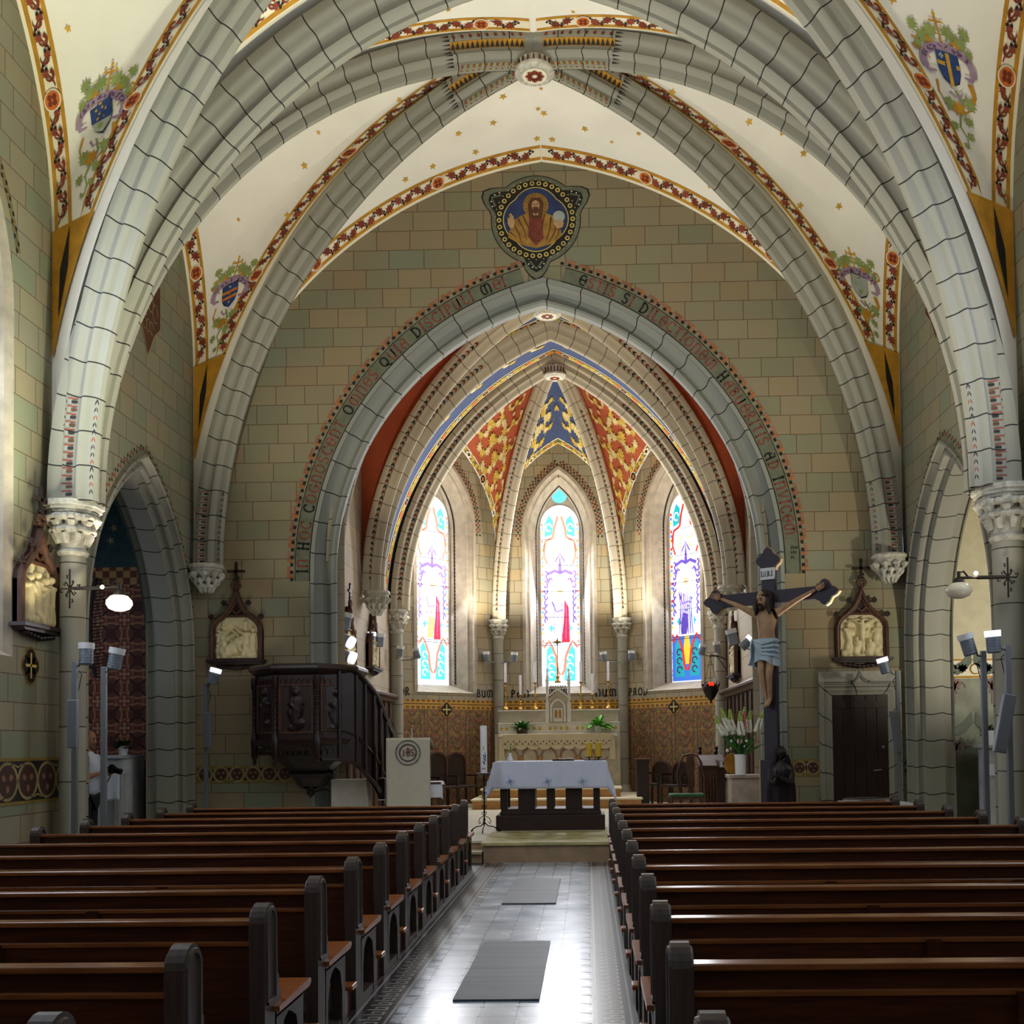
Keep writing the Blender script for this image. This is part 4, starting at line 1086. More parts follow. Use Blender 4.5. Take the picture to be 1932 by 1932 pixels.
def chevrons(mb, fn, a_, zs_, h_, s0, s1, side_d, o_, step=.11, m_=('black paint', 'russet paint'), w=.075):
    r_ = arch_r(a_, h_); c_ = r_-a_
    def al(s_, o2, d_):
        th = s_/r_; return fn(c_-(r_+o2)*cos(th), zs_+(r_+o2)*sin(th), d_)
    k = 0; s_ = s0
    while s_ < s1:
        for d_ in side_d:
            mb.face([al(s_, o_-w, d_), al(s_+.045, o_-w/2, d_), al(s_, o_, d_), al(s_+.045, o_, d_), al(s_+.09, o_-w/2, d_), al(s_+.045, o_-w, d_)], m_[k % len(m_)])
        s_ += step; k += 1
CHR = (YW+.27, Y1)
cm = MB('blue vault', 'red vault'); bd = MB('cream paint', 'deep blue paint', 'leaf gold', 'orange paint', 'black paint')
inside = Vector((XC, 20, 5)); 
for sx in (-1, 1):
    for Yc in CHR:
        ym = CB1[0]
        TRc, DGc, SDc = vault_curves(XC, sx, Yc, ym, CW, CZS, 9.58, CB1[1], 6.9, 9.2, (Y1-YW-.27)/2)
        for A, kd in ((TRc, 't'), (SDc, 's')):
            Sf, W, P = vault_cell(A, DGc, inside); cm.grid(Sf, 12, 48, 'blue vault' if kd == 't' else 'red vault', True)
            us = [i/100 for i in range(101)]; u0 = next((u for u in us if W(u) > .5), .4)
            fn, L = edge_from(P, W, 'D', u0, .97, .38 if kd == 's' else .20); border2(bd, fn, L, .30)
            fn, L = edge_from(P, W, 'A', u0, .97, .10); border2(bd, fn, L, .20, 2)
    # bay between the two transverse arches: blue web with leaf borders
    ra = arch_r(CW, 9.58-CZS)
    def web(sgx):
        def A(u):
            z = CZS+(9.58-CZS)*sin(u*pi/2); return (XC+sgx*arch_x(z, CW, CZS, 9.58-CZS), Y1, z)
        def D(u):
            z = CZS+(BOSS2-CZS)*sin(u*pi/2); return (XC+sgx*arch_x(z, CW, CZS, BOSS2-CZS), Y2, z)
        return A, D
    A, D = web(sx); Sf, W, P = vault_cell(A, D, inside)
    cm.grid(Sf, 12, 48, 'blue vault', True)
    for e_ in 'AD':
        fn, L = edge_from(P, W, e_, .0, .985, .24); border2(bd, fn, L, .28, col_='olive band' if e_ == 'D' else 'deep blue paint')
    for s_ in (.5,):
        for u_ in (.35, .5, .62, .74, .86):
            c0 = P(s_, u_, 0); e1 = (P(s_+.05, u_, 0)-c0).normalized(); e2 = (P(s_, u_+.01, 0)-c0).normalized(); acanthus(bd, c0, e1, e2, (P(s_, u_, .1)-c0).normalized(), .34, 'leaf gold', 'leaf cream', random)
chancel_ceil = struct(cm, 'ceiling_chancel'); bd.build('painted_border', chancel_ceil)
# apse webs
am = MB('blue vault', 'red vault'); bd = MB('cream paint', 'leaf gold')
boss_xy = Vector((0, Y2, 0)); AB = BOSS2
for k in range(3):
    Ls, f = apse_frames[k]; hs = Ls/2
    for sg in (-1, 1):
        P0 = Vector((AP[k] if sg < 0 else AP[k+1])+(0,))
        Ld = (P0-boss_xy).length
        def A(u):
            z = CZS+(WSZ+WSH-CZS)*sin(u*pi/2); return Vector(f(sg*arch_x(z, hs, WSZ, WSH), z, -.01))
        def D(u):
            z = CZS+(AB-CZS)*sin(u*pi/2); kk = arch_x(z, Ld, CZS, AB-CZS)/Ld; q = boss_xy.lerp(P0, kk); return Vector((XC+q.x, q.y, z))
        Sf, W, P = vault_cell(A, D, inside); m_ = 'blue vault' if k == 1 else 'red vault'
        am.grid(Sf, 14, 56, m_, True)
        u0 = next((i/100 for i in range(101) if W(i/100) > .28), .3)
        fn, L = edge_from(P, W, 'A', u0, .98, .0); border2(bd, fn, L, .16, col_='olive band')
        fn, L = edge_from(P, W, 'D', u0+.05, .93, .13); border2(bd, fn, L, .17, 3, 'deep blue paint')
        for u_, s_, z_ in ((.30, .30, .17), (.37, .27, .22), (.44, .3, .28), (.52, .32, .34), (.60, .34, .38), (.68, .36, .38), (.76, .38, .34), (.84, .42, .26), (.56, .66, .2), (.66, .68, .24), (.75, .7, .2)):
            if W(u_) < .35: continue
            c0 = P(s_, u_, 0); e1 = (P(s_+.05, u_, 0)-c0).normalized(); e2 = (P(s_, u_+.01, 0)-c0).normalized()
            acanthus(bd, c0, e1, e2, (P(s_, u_, .1)-c0).normalized(), z_*(1.3 if k == 1 else 1), 'leaf cream' if k != 1 else 'leaf gold', 'leaf gold' if k != 1 else 'leaf cream', random)
        # escutcheon at the middle of the red webs
    if k != 1:
        uq = .66; sg = 1 if k == 0 else -1
ac = struct(am, 'ceiling_apse'); bd.build('painted_border', ac)
# chancel ribs
for Yt, ap_ in ((Y1, 9.58), (Y2, BOSS2)):
    mb = MB('pale rib stone', 'black paint'); fn = lambda h, z, d: (XC+h, Yt+d, z)
    rib(mb, arch_path(CW-.08, CZS, ap_-CZS, 28), mirror([(.03, -.20), (-.06, -.20), (-.09, -.18), (-.11, -.14), (-.15, -.125), (-.20, -.13), (-.22, -.11), (-.25, -.08), (-.30, -.07), (-.33, -.045), (-.345, 0)]), fn, 'pale rib stone')
    for sgn in (-1, 1):
        chevrons(mb, lambda h, z, d: (XC+sgn*h, Yt+d, z), CW-.08, CZS, ap_-CZS, .2, 5.0, (-.150,), -.11)
    add_trim(mb)
for sx in (-1, 1):
    for Yc in CHR:
        ym = CB1[0]; La, fn = diag_fn(XC, CW-.08, Yc, ym, sx); mb = MB('pale rib stone', 'black paint')
        rib(mb, half_path(La-.02, CZS, CB1[1]-CZS), PALE, fn, 'pale rib stone')
        chevrons(mb, fn, La-.02, CZS, CB1[1]-CZS, .2, 5.2, (-.130, .130), -.09); add_trim(mb)
for sx in (-1, 1):
    P0 = Vector((sx*(SH-.04), YB-.06)); dv = P0-Vector((0, Y2)); La = dv.length; ex = Vector((dv.x, dv.y, 0)).normalized(); ln = Vector((-ex.y, ex.x, 0))
    fn = lambda h, z, d: Vector((XC, Y2, 0))+ex*(-h)+ln*d+Vector((0, 0, z))
    mb = MB('pale rib stone', 'black paint'); rib(mb, half_path(La-.02, CZS, AB-CZS), PALE, fn, 'pale rib stone')
    chevrons(mb, fn, La-.02, CZS, AB-CZS, .2, 4.9, (-.130, .130), -.09); add_trim(mb)
# window wall arch over chancel opening (rear side)
rb = MB('chancel masonry'); wall_panel(rb, lambda h, z, d: (XC+h, YW+.28, z), -CW, CW, FL, lambda h: arch_z(h, CW+.01, CZS, 4.9), [(0, CH_A, FL, CH_ZS, CH_H)], 'chancel masonry', .15); struct(rb, 'wall_chancel_front')
rc = MB('nave masonry')   # flank returns that close the chancel behind the nave wall
for sx in (-1, 1): rc.face([(XC+sx*CW, YW+.02, 0), (XC+sx*CH_A, YW+.02, 0), (XC+sx*CH_A, YW+.02, 3), (XC+sx*CW, YW+.02, 3)], 'nave masonry')
# ---- bosses
def boss(loc, r, hgt, label, m_):
    b = MB(m_, 'brown paint', 'cream paint', 'gold leaf paint')
    b.lathe([(0, 0), (r*.7, 0), (r*.78, -.01), (r, .03), (r*1.02, .06), (r*.9, .09), (r*.92, hgt), (0, hgt)], (0, 0, 0), m_, 24)
    for k in range(20):
        a = 2*pi*k/20; b.box((r*.93*cos(a), r*.93*sin(a), hgt*.6), (.03, .02, hgt*.55), 'brown paint', rz=a)
    b.lathe([(0, -.004), (r*.62, -.004)], (0, 0, 0), 'cream paint', 20, False)
    for q in range(8):
        a = q*pi/4; b.face([(x+r*.3*cos(a), y+r*.3*sin(a), -.008) for x, y in leaf_pts(r*.36, a)][::-1], 'russet paint')
    b.mat('russet paint')
    o = b.build('vault_boss'); o.location = loc; tag(o, label, 'vault boss'); return o
boss((XC, 13.85, BOSS-.47), .27, .16, 'round carved keystone with red and green fluting at the crown of the nave vault', 'carved stone')
boss((XC, CB1[0], CB1[1]-.42), .24, .20, 'small round keystone with dark fluting just behind the top of the chancel arch', 'carved stone')
boss((XC, Y2-.02, BOSS2-.48), .25, .22, 'small round keystone where the pale apse ribs meet', 'carved stone')
# =====================================================================
# COLUMNS, CAPITALS, CORBELS
# =====================================================================
def capital(mb, r, z0, z1, wtop, m_='carved stone', leaves=8, n=8):
    """bell with two tiers of curled leaves and a polygonal abacus; centred on the local axis"""
    H_ = z1-z0; ab = H_*.22
    mb.lathe([(r*1.0, z0), (r*1.14, z0+.02), (r*1.22, z0+.045), (r*1.10, z0+.07)], (0, 0, 0), m_, 20)
    mb.lathe([(r*1.02, z0+.06), (r*1.02, z0+H_*.35), (r*1.25, z0+H_*.60), (wtop*.42, z1-ab)], (0, 0, 0), m_, 20)
    for tier in range(2):
        zt = z0+H_*(.48 if tier == 0 else .70); rr = r*(1.16 if tier == 0 else 1.45)
        for k in range(leaves):
            a = 2*pi*(k+.5*tier)/leaves; c_, s_ = cos(a), sin(a)
            mb.tube([(r*1.03*c_, r*1.03*s_, zt-H_*.25), (rr*1.03*c_, rr*1.03*s_, zt-H_*.08), (rr*1.25*c_, rr*1.25*s_, zt+H_*.02), (rr*1.36*c_, rr*1.36*s_, zt-H_*.04)], [.035*H_/.5, .055*H_/.5, .06*H_/.5, .035*H_/.5], m_, 6)
            for q in (-.26, .26):
                mb.sphere((rr*1.22*cos(a+q), rr*1.22*sin(a+q), zt-H_*.01), .05*H_/.5, m_, 7, (1, 1, .7))
    hw = wtop/2
    o1 = [(hw*1.08*cos(2*pi*(k+.5)/n), hw*1.08*sin(2*pi*(k+.5)/n)) for k in range(n)]
    P_ = lambda sc: (lambda a, b, d: (a*sc, b*sc, d))
    mb.prism(o1, P_(.86), z1-ab, z1-ab*.75, m_); mb.prism(o1, P_(.96), z1-ab*.75, z1-ab*.45, m_); mb.prism(o1, P_(1.04), z1-ab*.45, z1, m_)
def column(name, loc, r, zb, zc, zt, wtop, label, group=None, m_='column stone', leaves=8):
    e = empty(name, loc, label, 'column', group)
    s_ = MB(m_); s_.lathe([(r, zb+.35), (r, zc+.01)], (0, 0, 0), m_, 28, ucirc=2*pi*r); s_.build('shaft', e)
    b_ = MB('plain stone'); b_.lathe([(r*1.7, zb), (r*1.7, zb+.14), (r*1.55, zb+.18), (r*1.5, zb+.24), (r*1.2, zb+.30), (r*1.1, zb+.36), (r, zb+.37)], (0, 0, 0), 'plain stone', 24); b_.build('base', e)
    c_ = MB('carved stone'); capital(c_, r, zc, zt, wtop, leaves=leaves); c_.build('capital', e)
    return e
column('column', (XC-5.25, 11.7, 0), .14, 0, 3.80, ZS+.01, .60, 'tall grey stone column at left nave wall with large leafy capital')
column('column', (XC+5.35, 11.7, 0), .17, 0, 3.80, ZS+.01, .68, 'tall grey stone column at right edge of view with large leafy capital')
for sx, side in ((-1, 'left'), (1, 'right')):
    o = column('column', (XC+sx*5.22, 7.4, 0), .17, 0, 3.80, ZS+.01, .64, None)
    o.name = 'trim_%d' % (70 if sx < 0 else 71); o['kind'] = 'structure'; del o['category']
for sx, side in ((-1, 'left'), (1, 'right')):
    column('apse_column', (XC+sx*(SH-.04), YB-.06, 0), .115, FL, 4.05, CZS+.01, .44, 'slender stone column with leafy capital just %s of the middle apse window' % side, leaves=7)
    column('apse_column', (XC+sx*(CW-.13), Y2+.02, 0), .135, FL, 4.0, CZS+.01, .46, 'slender stone column with leafy capital at %s entrance of the apse' % side, leaves=7)
def corbel(loc, r, h, label, m_='carved stone'):
    b = MB(m_)
    b.lathe([(0, 0), (r*.95, 0), (r*1.05, -.03), (r*1.02, -.06), (r*.9, -.075), (r*.92, -.10), (r*.8, -.13), (r*.62, -h*.55), (r*.25, -h*.92), (0, -h)], (0, 0, 0), m_, 18)
    for tier in range(3):
        for k in range(9):
            a = 2*pi*(k+.5*tier)/9; rr = r*(.86-.25*tier); z_ = -.16-h*.24*tier
            b.sphere((rr*cos(a), rr*sin(a), z_), r*.22, m_, 7, (1, 1, .8)); b.tube([(rr*.8*cos(a), rr*.8*sin(a), z_-.09), (rr*1.1*cos(a), rr*1.1*sin(a), z_-.02), (rr*1.25*cos(a), rr*1.25*sin(a), z_+.02)], [.02, .035, .02], m_, 5)
    o = thing(b, 'corbel', label, 'corbel'); o.location = loc; return o
corbel((XC-5.22, 15.78, ZS+.01), .26, .36, 'carved leafy corbel in the back left corner under the nave rib')
corbel((XC+5.22, 15.78, ZS+.01), .26, .36, 'carved leafy corbel in the back right corner under the nave rib')
corbel((XC-3.33, Y1, CZS+.01), .25, .42, 'carved bracket on the left chancel wall behind the arch jamb')
corbel((XC+3.33, Y1, CZS+.01), .25, .42, 'carved bracket on the right chancel wall behind the crucifix')
# painted chevrons and feather bands at the feet of the nave ribs
pf = {}
for bi, Yc, ym, inset in ((0, 16.0, 13.85, .14), (0, 11.7, 13.85, .14), (1, 11.7, 9.55, .24)):
    for sx in (-1, 1):
        La, fn = diag_fn(XC, HW-inset, Yc+(.04 if ym > Yc else -.04), ym, sx); a_ = La-.02; h_ = BOSS-ZS
        r_ = arch_r(a_, h_); c_ = r_-a_
        al = lambda s_, o2, d_: fn(c_-(r_+o2)*cos(s_/r_), ZS+(r_+o2)*sin(s_/r_), d_)
        mb = MB('black paint', 'red paint', 'brown paint')
        k = 0; s_ = .06
        while s_ < 1.15:
            for d_ in (-1, 1):
                if Yc == 16.0 and ym < Yc: pass
                q = d_*.060
                mb.face([al(s_, -.335, d_*.062), al(s_+.05, -.352, d_*.052), al(s_, -.372, d_*.048), al(s_+.035, -.372, d_*.048), al(s_+.085, -.352, d_*.052), al(s_+.035, -.335, d_*.062)], ('black paint', 'red paint', 'black paint')[k % 3])
                mb.face([al(s_, -.145, d_*.133), al(s_+.03, -.145, d_*.133), al(s_+.015, -.04, d_*.195), al(s_-.01, -.04, d_*.195)], 'brown paint' if k % 2 else 'black paint')
                mb.face([al(s_+.045, -.145, d_*.133), al(s_+.06, -.145, d_*.133), al(s_+.05, -.06, d_*.195), al(s_+.035, -.06, d_*.195)], 'red paint')
            s_ += .088; k += 1
        o = mb.build('painted_chevrons'); par = None
        o.parent = [x for x in bpy.data.objects if x.name == 'trim_%d' % (10+{(0, 16.0): 0, (0, 11.7): 1, (1, 11.7): 4}[(bi, Yc)]+(0 if sx < 0 else 2))][0]

# =====================================================================
# SIDE CHAPELS
# =====================================================================
t = NT('quatrefoil wallpaper'); u, v, uvv = t.uv(); Pq = .43
uu = t.M('SUBTRACT', t.M('FRACT', t.M('DIVIDE', u, Pq)), .5); vv_ = t.M('SUBTRACT', t.M('FRACT', t.M('DIVIDE', v, Pq)), .5)
au, av = t.M('ABSOLUTE', uu), t.M('ABSOLUTE', vv_)
mx_, mn_ = t.M('MAXIMUM', au, av), t.M('MINIMUM', au, av)
d1 = t.M('SQRT', t.M('ADD', t.M('POWER', t.M('SUBTRACT', mx_, .17), 2.0), t.M('POWER', mn_, 2.0)))     # quatrefoil lobes
foil = t.M('LESS_THAN', d1, .17); foil_in = t.M('LESS_THAN', d1, .135)
rad = t.M('SQRT', t.M('ADD', t.M('POWER', t.M('SUBTRACT', au, .5), 2.0), t.M('POWER', t.M('SUBTRACT', av, .5), 2.0)))
circ = t.M('LESS_THAN', t.M('ABSOLUTE', t.M('SUBTRACT', rad, .40)), .035)
dia = t.M('LESS_THAN', t.M('ADD', t.M('SUBTRACT', .5, au), t.M('SUBTRACT', .5, av)), .22)
crs = t.M('MAXIMUM', t.M('MULTIPLY', t.M('LESS_THAN', mn_, .03), t.M('LESS_THAN', mx_, .17)), t.M('LESS_THAN', t.M('ABSOLUTE', t.M('SUBTRACT', mx_, .16)), t.M('MULTIPLY', t.M('LESS_THAN', mn_, .06), .03)))
dd = t.M('MULTIPLY', t.M('GREATER_THAN', mn_, .17), t.M('LESS_THAN', t.M('ABSOLUTE', t.M('SUBTRACT', au, av)), .06))
c = t.mix(circ, lin('#6b3a2a'), lin('#a5714e')); c = t.mix(dd, c, lin('#33241c')); c = t.mix(dia, c, lin('#4f221c'))
c = t.mix(foil, c, lin('#a5714e')); c = t.mix(foil_in, c, lin('#7c4030')); c = t.mix(crs, c, lin('#b08a68')); t.col(c); t.rough(.8); MATS['quatrefoil wallpaper'] = t.m
t = NT('check band'); u, v, uvv = t.uv(); ck = t.n.new('ShaderNodeTexChecker'); t.l.new(uvv, ck.inputs['Vector']); ck.inputs['Scale'].default_value = 9.0
ck.inputs['Color1'].default_value = lin('#6e3222'); ck.inputs['Color2'].default_value = lin('#b08f4c'); t.col(ck.outputs[0]); t.rough(.8); MATS['check band'] = t.m
plain('teal vault paint', '#2e4644', .8, var=.2); plain('chapel cream', '#d6cdae', .85, var=.06); plain('sage wallpaper', '#8f9384', .85, var=.2, scale=3)
plain('grey marble', '#b9b9ba', .4, var=.12, scale=5); plain('mauve paint', '#8c6a6a', .8, var=.1); plain('sage dark paint', '#6d7569', .8, var=.15)
CD = .6
for sx, nm in ((-1, 'left'), (1, 'right')):
    f = f_side(sx, HW+CD); ch = MB('chapel cream')
    yb, yf, xo = 16.35, 12.2, 2.3
    bk = lambda a, z, d: (XC+sx*(HW+CD+a), yb-d, z)
    hh = (4.20, 4.50) if sx < 0 else (3.25, 3.25)
    if sx < 0:
        wall_panel(ch, bk, 0, xo, 0, hh[0], (), 'quatrefoil wallpaper', .5); wall_panel(ch, bk, 0, xo, hh[0], hh[1], (), 'check band', .5); wall_panel(ch, bk, 0, xo, hh[1], 6.3, (), 'teal vault paint', .5)
        wall_panel(ch, lambda h, z, d: (XC+sx*(HW+CD+xo), h, z), yf, yb, 0, hh[0], (), 'quatrefoil wallpaper', .5); wall_panel(ch, lambda h, z, d: (XC+sx*(HW+CD+xo), h, z), yf, yb, hh[0], 6.3, (), 'teal vault paint', .5)
        top = 'teal vault paint'
    else:
        zf = atY(1830, 1262, yb).z
        wall_panel(ch, bk, 0, xo, 0, zf-.15, (), 'sage wallpaper', .5); wall_panel(ch, bk, 0, xo, zf-.15, 6.3, (), 'chapel cream', .5)
        wall_panel(ch, lambda h, z, d: (XC+sx*(HW+CD+xo), h, z), yf, yb, 0, 6.3, (), 'chapel cream', .5); top = 'chapel cream'
    ch.face([f(yf, 0, xo), f(yf, 0, 0), f(yf, 6.3, 0), f(yf, 6.3, xo)], top)
    ch.face([f(yf, 6.3, 0), f(yb, 6.3, 0), f(yb, 6.3, xo), f(yf, 6.3, xo)], top)
    ch.face([f(yf, .01, 0), f(yb, .01, 0), f(yb, .01, xo), f(yf, .01, xo)], 'pew floor')
    wall_panel(ch, f, yf-.0, OC-IA, 0, 6.3, (), 'rib stone', .3); wall_panel(ch, f, OC+IA, yb, 0, 6.3, (), 'rib stone', .3)
    wall_panel(ch, f, OC-IA, OC+IA, 0, 6.3, [(OC, IA, 0, OZS, IH)], top, .15)
    cw_ = struct(ch, 'wall_chapel_'+nm)
    pd = MB('gold leaf paint')
    if sx < 0:
        rnd = random.Random(5)
        for q in range(26):
            x_, z_ = rnd.uniform(.1, xo-.1), 4.7+1.4*rnd.random()
            pd.face([bk(x_+a, z_+b, .01) for a, b in star_pts(.07, 0)], 'dim gold paint')
        for q in range(30):        # spiky painted ray border beside the opening
            zz = 2.75+q*.053; x_ = 1.18-.10*((q-15)/15.0)**2
            stroke(pd, lambda a, b: bk(a, b, .02), [(x_, zz), (x_-.20, zz+.03)], .022, 'black paint', .004)
        stroke(pd, lambda a, b: bk(a, b, .03), [(1.20-.10*((q-15)/15.0)**2, 2.75+q*.053) for q in range(31)], .05, 'black paint')
    else:
        zf = atY(1830, 1262, yb).z
        F2 = lambda a, b, d=.014: bk(a, b, d)
        pd.face([bk(a, b, .006) for a, b in ((0, zf-.14), (xo, zf-.14), (xo, zf+.17), (0, zf+.17))], 'cream paint')
        for z_ in (zf-.14, zf+.13): pd.face([bk(a, b, .010) for a, b in ((0, z_), (xo, z_), (xo, z_+.03), (0, z_+.03))], 'ochre paint')
        for q in range(6):
            cx = .1+.38*q; stroke(pd, F2, arc(cx+.1, zf, .08, .08, 0, 330, 10), .035, 'dark ochre', .012)
            pd.face([F2(cx+.28+a, zf+.02+b) for a, b in leaf_pts(.15, pi)], 'dark ochre')
        for q in range(4):
            cx = .25+q*.58
            for zz in (1.25, 2.2):
                for sg in (-1, 1):
                    pd.face([F2(cx+sg*a, zz+b) for a, b in ((0, .55), (.12, .62), (.26, .78), (.28, .60), (.16, .46), (.05, .40), (0, .42))], 'sage dark paint')
                    stroke(pd, F2, arc(cx+sg*.09, zz+.2, .08, .10, 90-sg*90, 90+sg*150, 8), .022, 'mauve paint')
                pd.face([F2(cx+a, zz+.25+b) for a, b in leaf_pts(.2, 0)], 'mauve paint'); stroke(pd, F2, [(cx, zz-.05), (cx, zz+.3)], .02, 'mauve paint')
    pd.build('painted_ornament', cw_)
    spot('lamp_spot', (XC+sx*(HW+1.6), 13.0, 2.6), (XC+sx*(HW+1.5), 16.0, 5.0), (10 if sx < 0 else 240), WARM if sx > 0 else DAY, 130)
    area('daylight_chapel_fill', (XC+sx*(HW+CD+xo-.05), 14.0, 3.8), (XC+sx*(HW+.3), 15.4, 1.4), .7, 1.8, 26 if sx < 0 else 22, (.6, .75, 1))  # unseen fill light inside the chapel; no window is built there

def potted_plant(loc, label, pot, potc, r, h, spread, n, seed, leafm, kind=0, broad=.05):
    rnd = random.Random(seed); e = empty('potted_plant', loc, label, 'plant')
    p = MB(potc); p.lathe([(0, 0), (r*.72, 0), (r*.95, h*.9), (r*1.0, h), (r*.86, h), (r*.82, h*.85), (0, h*.85)], (0, 0, 0), potc, 18); p.build('pot', e)
    l = MB(leafm)
    for k in range(n):
        a = rnd.random()*2*pi; el = rnd.uniform(.2, 1.35); ln = spread*rnd.uniform(.6, 1.1); d = Vector((cos(a)*cos(el), sin(a)*cos(el), sin(el)))
        p0 = Vector((rnd.uniform(-.3, .3)*r, rnd.uniform(-.3, .3)*r, h*.85)); side = d.cross(Vector((0, 0, 1))).normalized()
        pts = []
        for i in range(6):
            t_ = i/5; pts.append(p0+d*ln*t_+Vector((0, 0, -.45*ln*t_*t_)))
        prev = None
        wv = broad*rnd.uniform(.7, 1.2)
        vs = []
        for i, q in enumerate(pts):
            w_ = wv*(.15 if i == 0 else sin(pi*min(1, .12+i/5*.88))**.7); vs += [q-side*w_, q+Vector((0, 0, -w_*.25)), q+side*w_]
        l.mesh(vs, [(i*3+j, i*3+j+1, i*3+3+j+1, i*3+3+j) for i in range(5) for j in range(2)], leafm, True)
    l.build('foliage', e); return e
plain('leaf dark', '#27431f', .5, var=.25, scale=14); plain('leaf mid', '#3f7a2a', .45, var=.25, scale=14); plain('leaf bright', '#5fae2e', .45, var=.2, scale=14)
plain('white ceramic', '#e4e4e6', .3, var=0); plain('terracotta pot', '#4a2a20', .5, var=.1); plain('white linen', '#dfe3ee', .8, var=.03, scale=20); plain('grey linen', '#b4bac6', .8, var=.05)
# left chapel altar
xl_, xr_ = atY(178, 1440, 15.9).x, atY(250, 1440, 15.9).x
al = empty('side_altar', ((xl_+xr_)/2, 15.85, 0), 'grey marble side altar with small inlaid diamond inside the left chapel', 'altar')
zt = atY(215, 1425, 15.6).z; wA = (xr_-xl_)/2
b = MB('grey marble'); b.box2((-wA-.25, -.30, 0), (wA-.12, .35, zt-.05), 'grey marble'); b.lathe([(.18, 0), (.18, zt-.05)], (wA-.12, -.08, 0), 'grey marble', 20); b.box2((wA-.2, -.05, 0), (wA+.05, .35, zt-.05), 'grey marble'); b.build('body', al)
b = MB('grey marble'); b.box2((-wA-.3, -.36, zt-.05), (wA+.05, .38, zt), 'grey marble', bev=.01); b.build('top', al)
b = MB('dim gold paint'); b.face([(wA*.30+x, -.306, zt-.34+z) for x, z in ((-.06, 0), (0, -.08), (.06, 0), (0, .08))], 'brown paint'); b.face([(wA*.30+x, -.310, zt-.34+z) for x, z in ((-.03, 0), (0, -.05), (.03, 0), (0, .05))], 'dim gold paint'); b.build('inlay', al)
q = atY(206, 1460, 15.3)
def hanging_cloth(loc, w_, drop, depth, label, name='hanging_cloth', m_='white linen'):
    b = MB(m_); n = 16
    def fn(a, c_):
        x = (a-.5)*w_; l = c_*(drop+depth)
        if l < depth: return (x, -l, 0)
        z = -(l-depth); return (x+.012*sin(a*19)*(-z/drop), -depth-.015-.012*sin(a*14+1)*(-z/drop), z-.02*sin(a*5)*(-z/drop))
    b.grid(fn, n, 12, m_, True); o = thing(b, name, label, 'cloth'); o.location = loc
    sm = o.modifiers.new('thickness', 'SOLIDIFY'); sm.thickness = .006; return o
hc = MB('grey marble'); tb = empty('side_table', (q.x, 15.28, 0), 'narrow grey credence table standing in front of the left chapel altar', 'table')
hc.box2((-.2, -.1, q.z-.04), (.2, .2, q.z), 'grey marble'); hc.build('table_top', tb)
for sx in (-1, 1):
    l = MB('grey marble'); l.box2((sx*.17-.02, .0, .01), (sx*.17+.02, .16, q.z-.04), 'grey marble'); l.build('leg', tb)
hanging_cloth((q.x, 15.30, q.z+.006), .44, .40, .13, 'white altar cloth hanging over the narrow table in the left chapel')
q = atY(232, 1424, 15.75)
potted_plant((q.x, 15.75, zt), 'small leafy plant in white pot on the left chapel altar', 'pot', 'white ceramic', .085, .14, .24, 40, 3, 'leaf dark')
# right chapel altar
xl_, xr_ = atY(1838, 1440, 15.9).x, atY(1905, 1440, 15.9).x; zt = atY(1860, 1405, 15.6).z
al = empty('side_altar', ((xl_+xr_)/2, 15.85, 0), 'pale marble side altar inside the right chapel behind the lamp poles', 'altar')
b = MB('grey marble'); b.box2((-.05, -.30, 0), (1.2, .35, zt-.05), 'grey marble'); b.lathe([(.2, 0), (.2, zt-.05)], (-.05, -.1, 0), 'grey marble', 20); b.build('body', al)
b = MB('grey marble'); b.box2((-.30, -.36, zt-.05), (1.25, .38, zt), 'grey marble', bev=.01); b.build('top', al)
q = atY(1871, 1401, 15.6)
potted_plant((q.x, 15.65, zt), 'spiky green plant in square white pot on the right chapel altar', 'pot', 'white ceramic', .12, .21, .26, 34, 8, 'leaf dark', broad=.03)
q = atY(1880, 1440, 15.45); tag_ = MB('white linen'); tag_.box((0, 0, 0), (.17, .012, .17), 'white linen', bev=.004); o = thing(tag_, 'notice_card', 'small white card fixed on the front of the right chapel altar', 'card'); o.location = (q.x, 15.53, q.z-.1)
q = atY(1828, 1395, 15.5)
lv = MB('leaf dark'); 
# =====================================================================
# PEWS
# =====================================================================
def wood(name, c1, c2, rough=.32, sc=(1, 14, 14)):
    t = NT(name); tc = t.obj(); mp = t.n.new('ShaderNodeMapping'); mp.inputs['Scale'].default_value = sc; t.l.new(tc, mp.inputs[0])
    f = t.noise(mp.outputs[0], 3.0, 5, .6); t.col(t.ramp(f, [(.32, c1), (.68, c2)])); t.rough(rough); t.bump(f, .08, .003); MATS[name] = t.m
wood('pew shade wood', '#2c140a', '#4c2612', .30, (1, 14, 14)); wood('pew lit wood', '#64381b', '#8a542c', .20, (1, 14, 14)); wood('seat wood', '#6e3a1a', '#935428', .28, (1, 14, 14))  # same pew timber: backs darkened for shade, top rails lightened as if lit
wood('pew end wood', '#2c221b', '#44352a', .45, (12, 12, 1.2)); wood('dark oak', '#1c100c', '#33201a', .38, (10, 10, 1.4)); wood('walnut', '#3a2014', '#5c3620', .58, (10, 10, 1.4))
PEW_D = .93
XLN, XLF = atY(352, 1790, 3.56).x, atY(880, 1520, 12.9).x
XRN, XRF = atY(1268, 1795, 3.5).x, atY(1150, 1520, 12.9).x
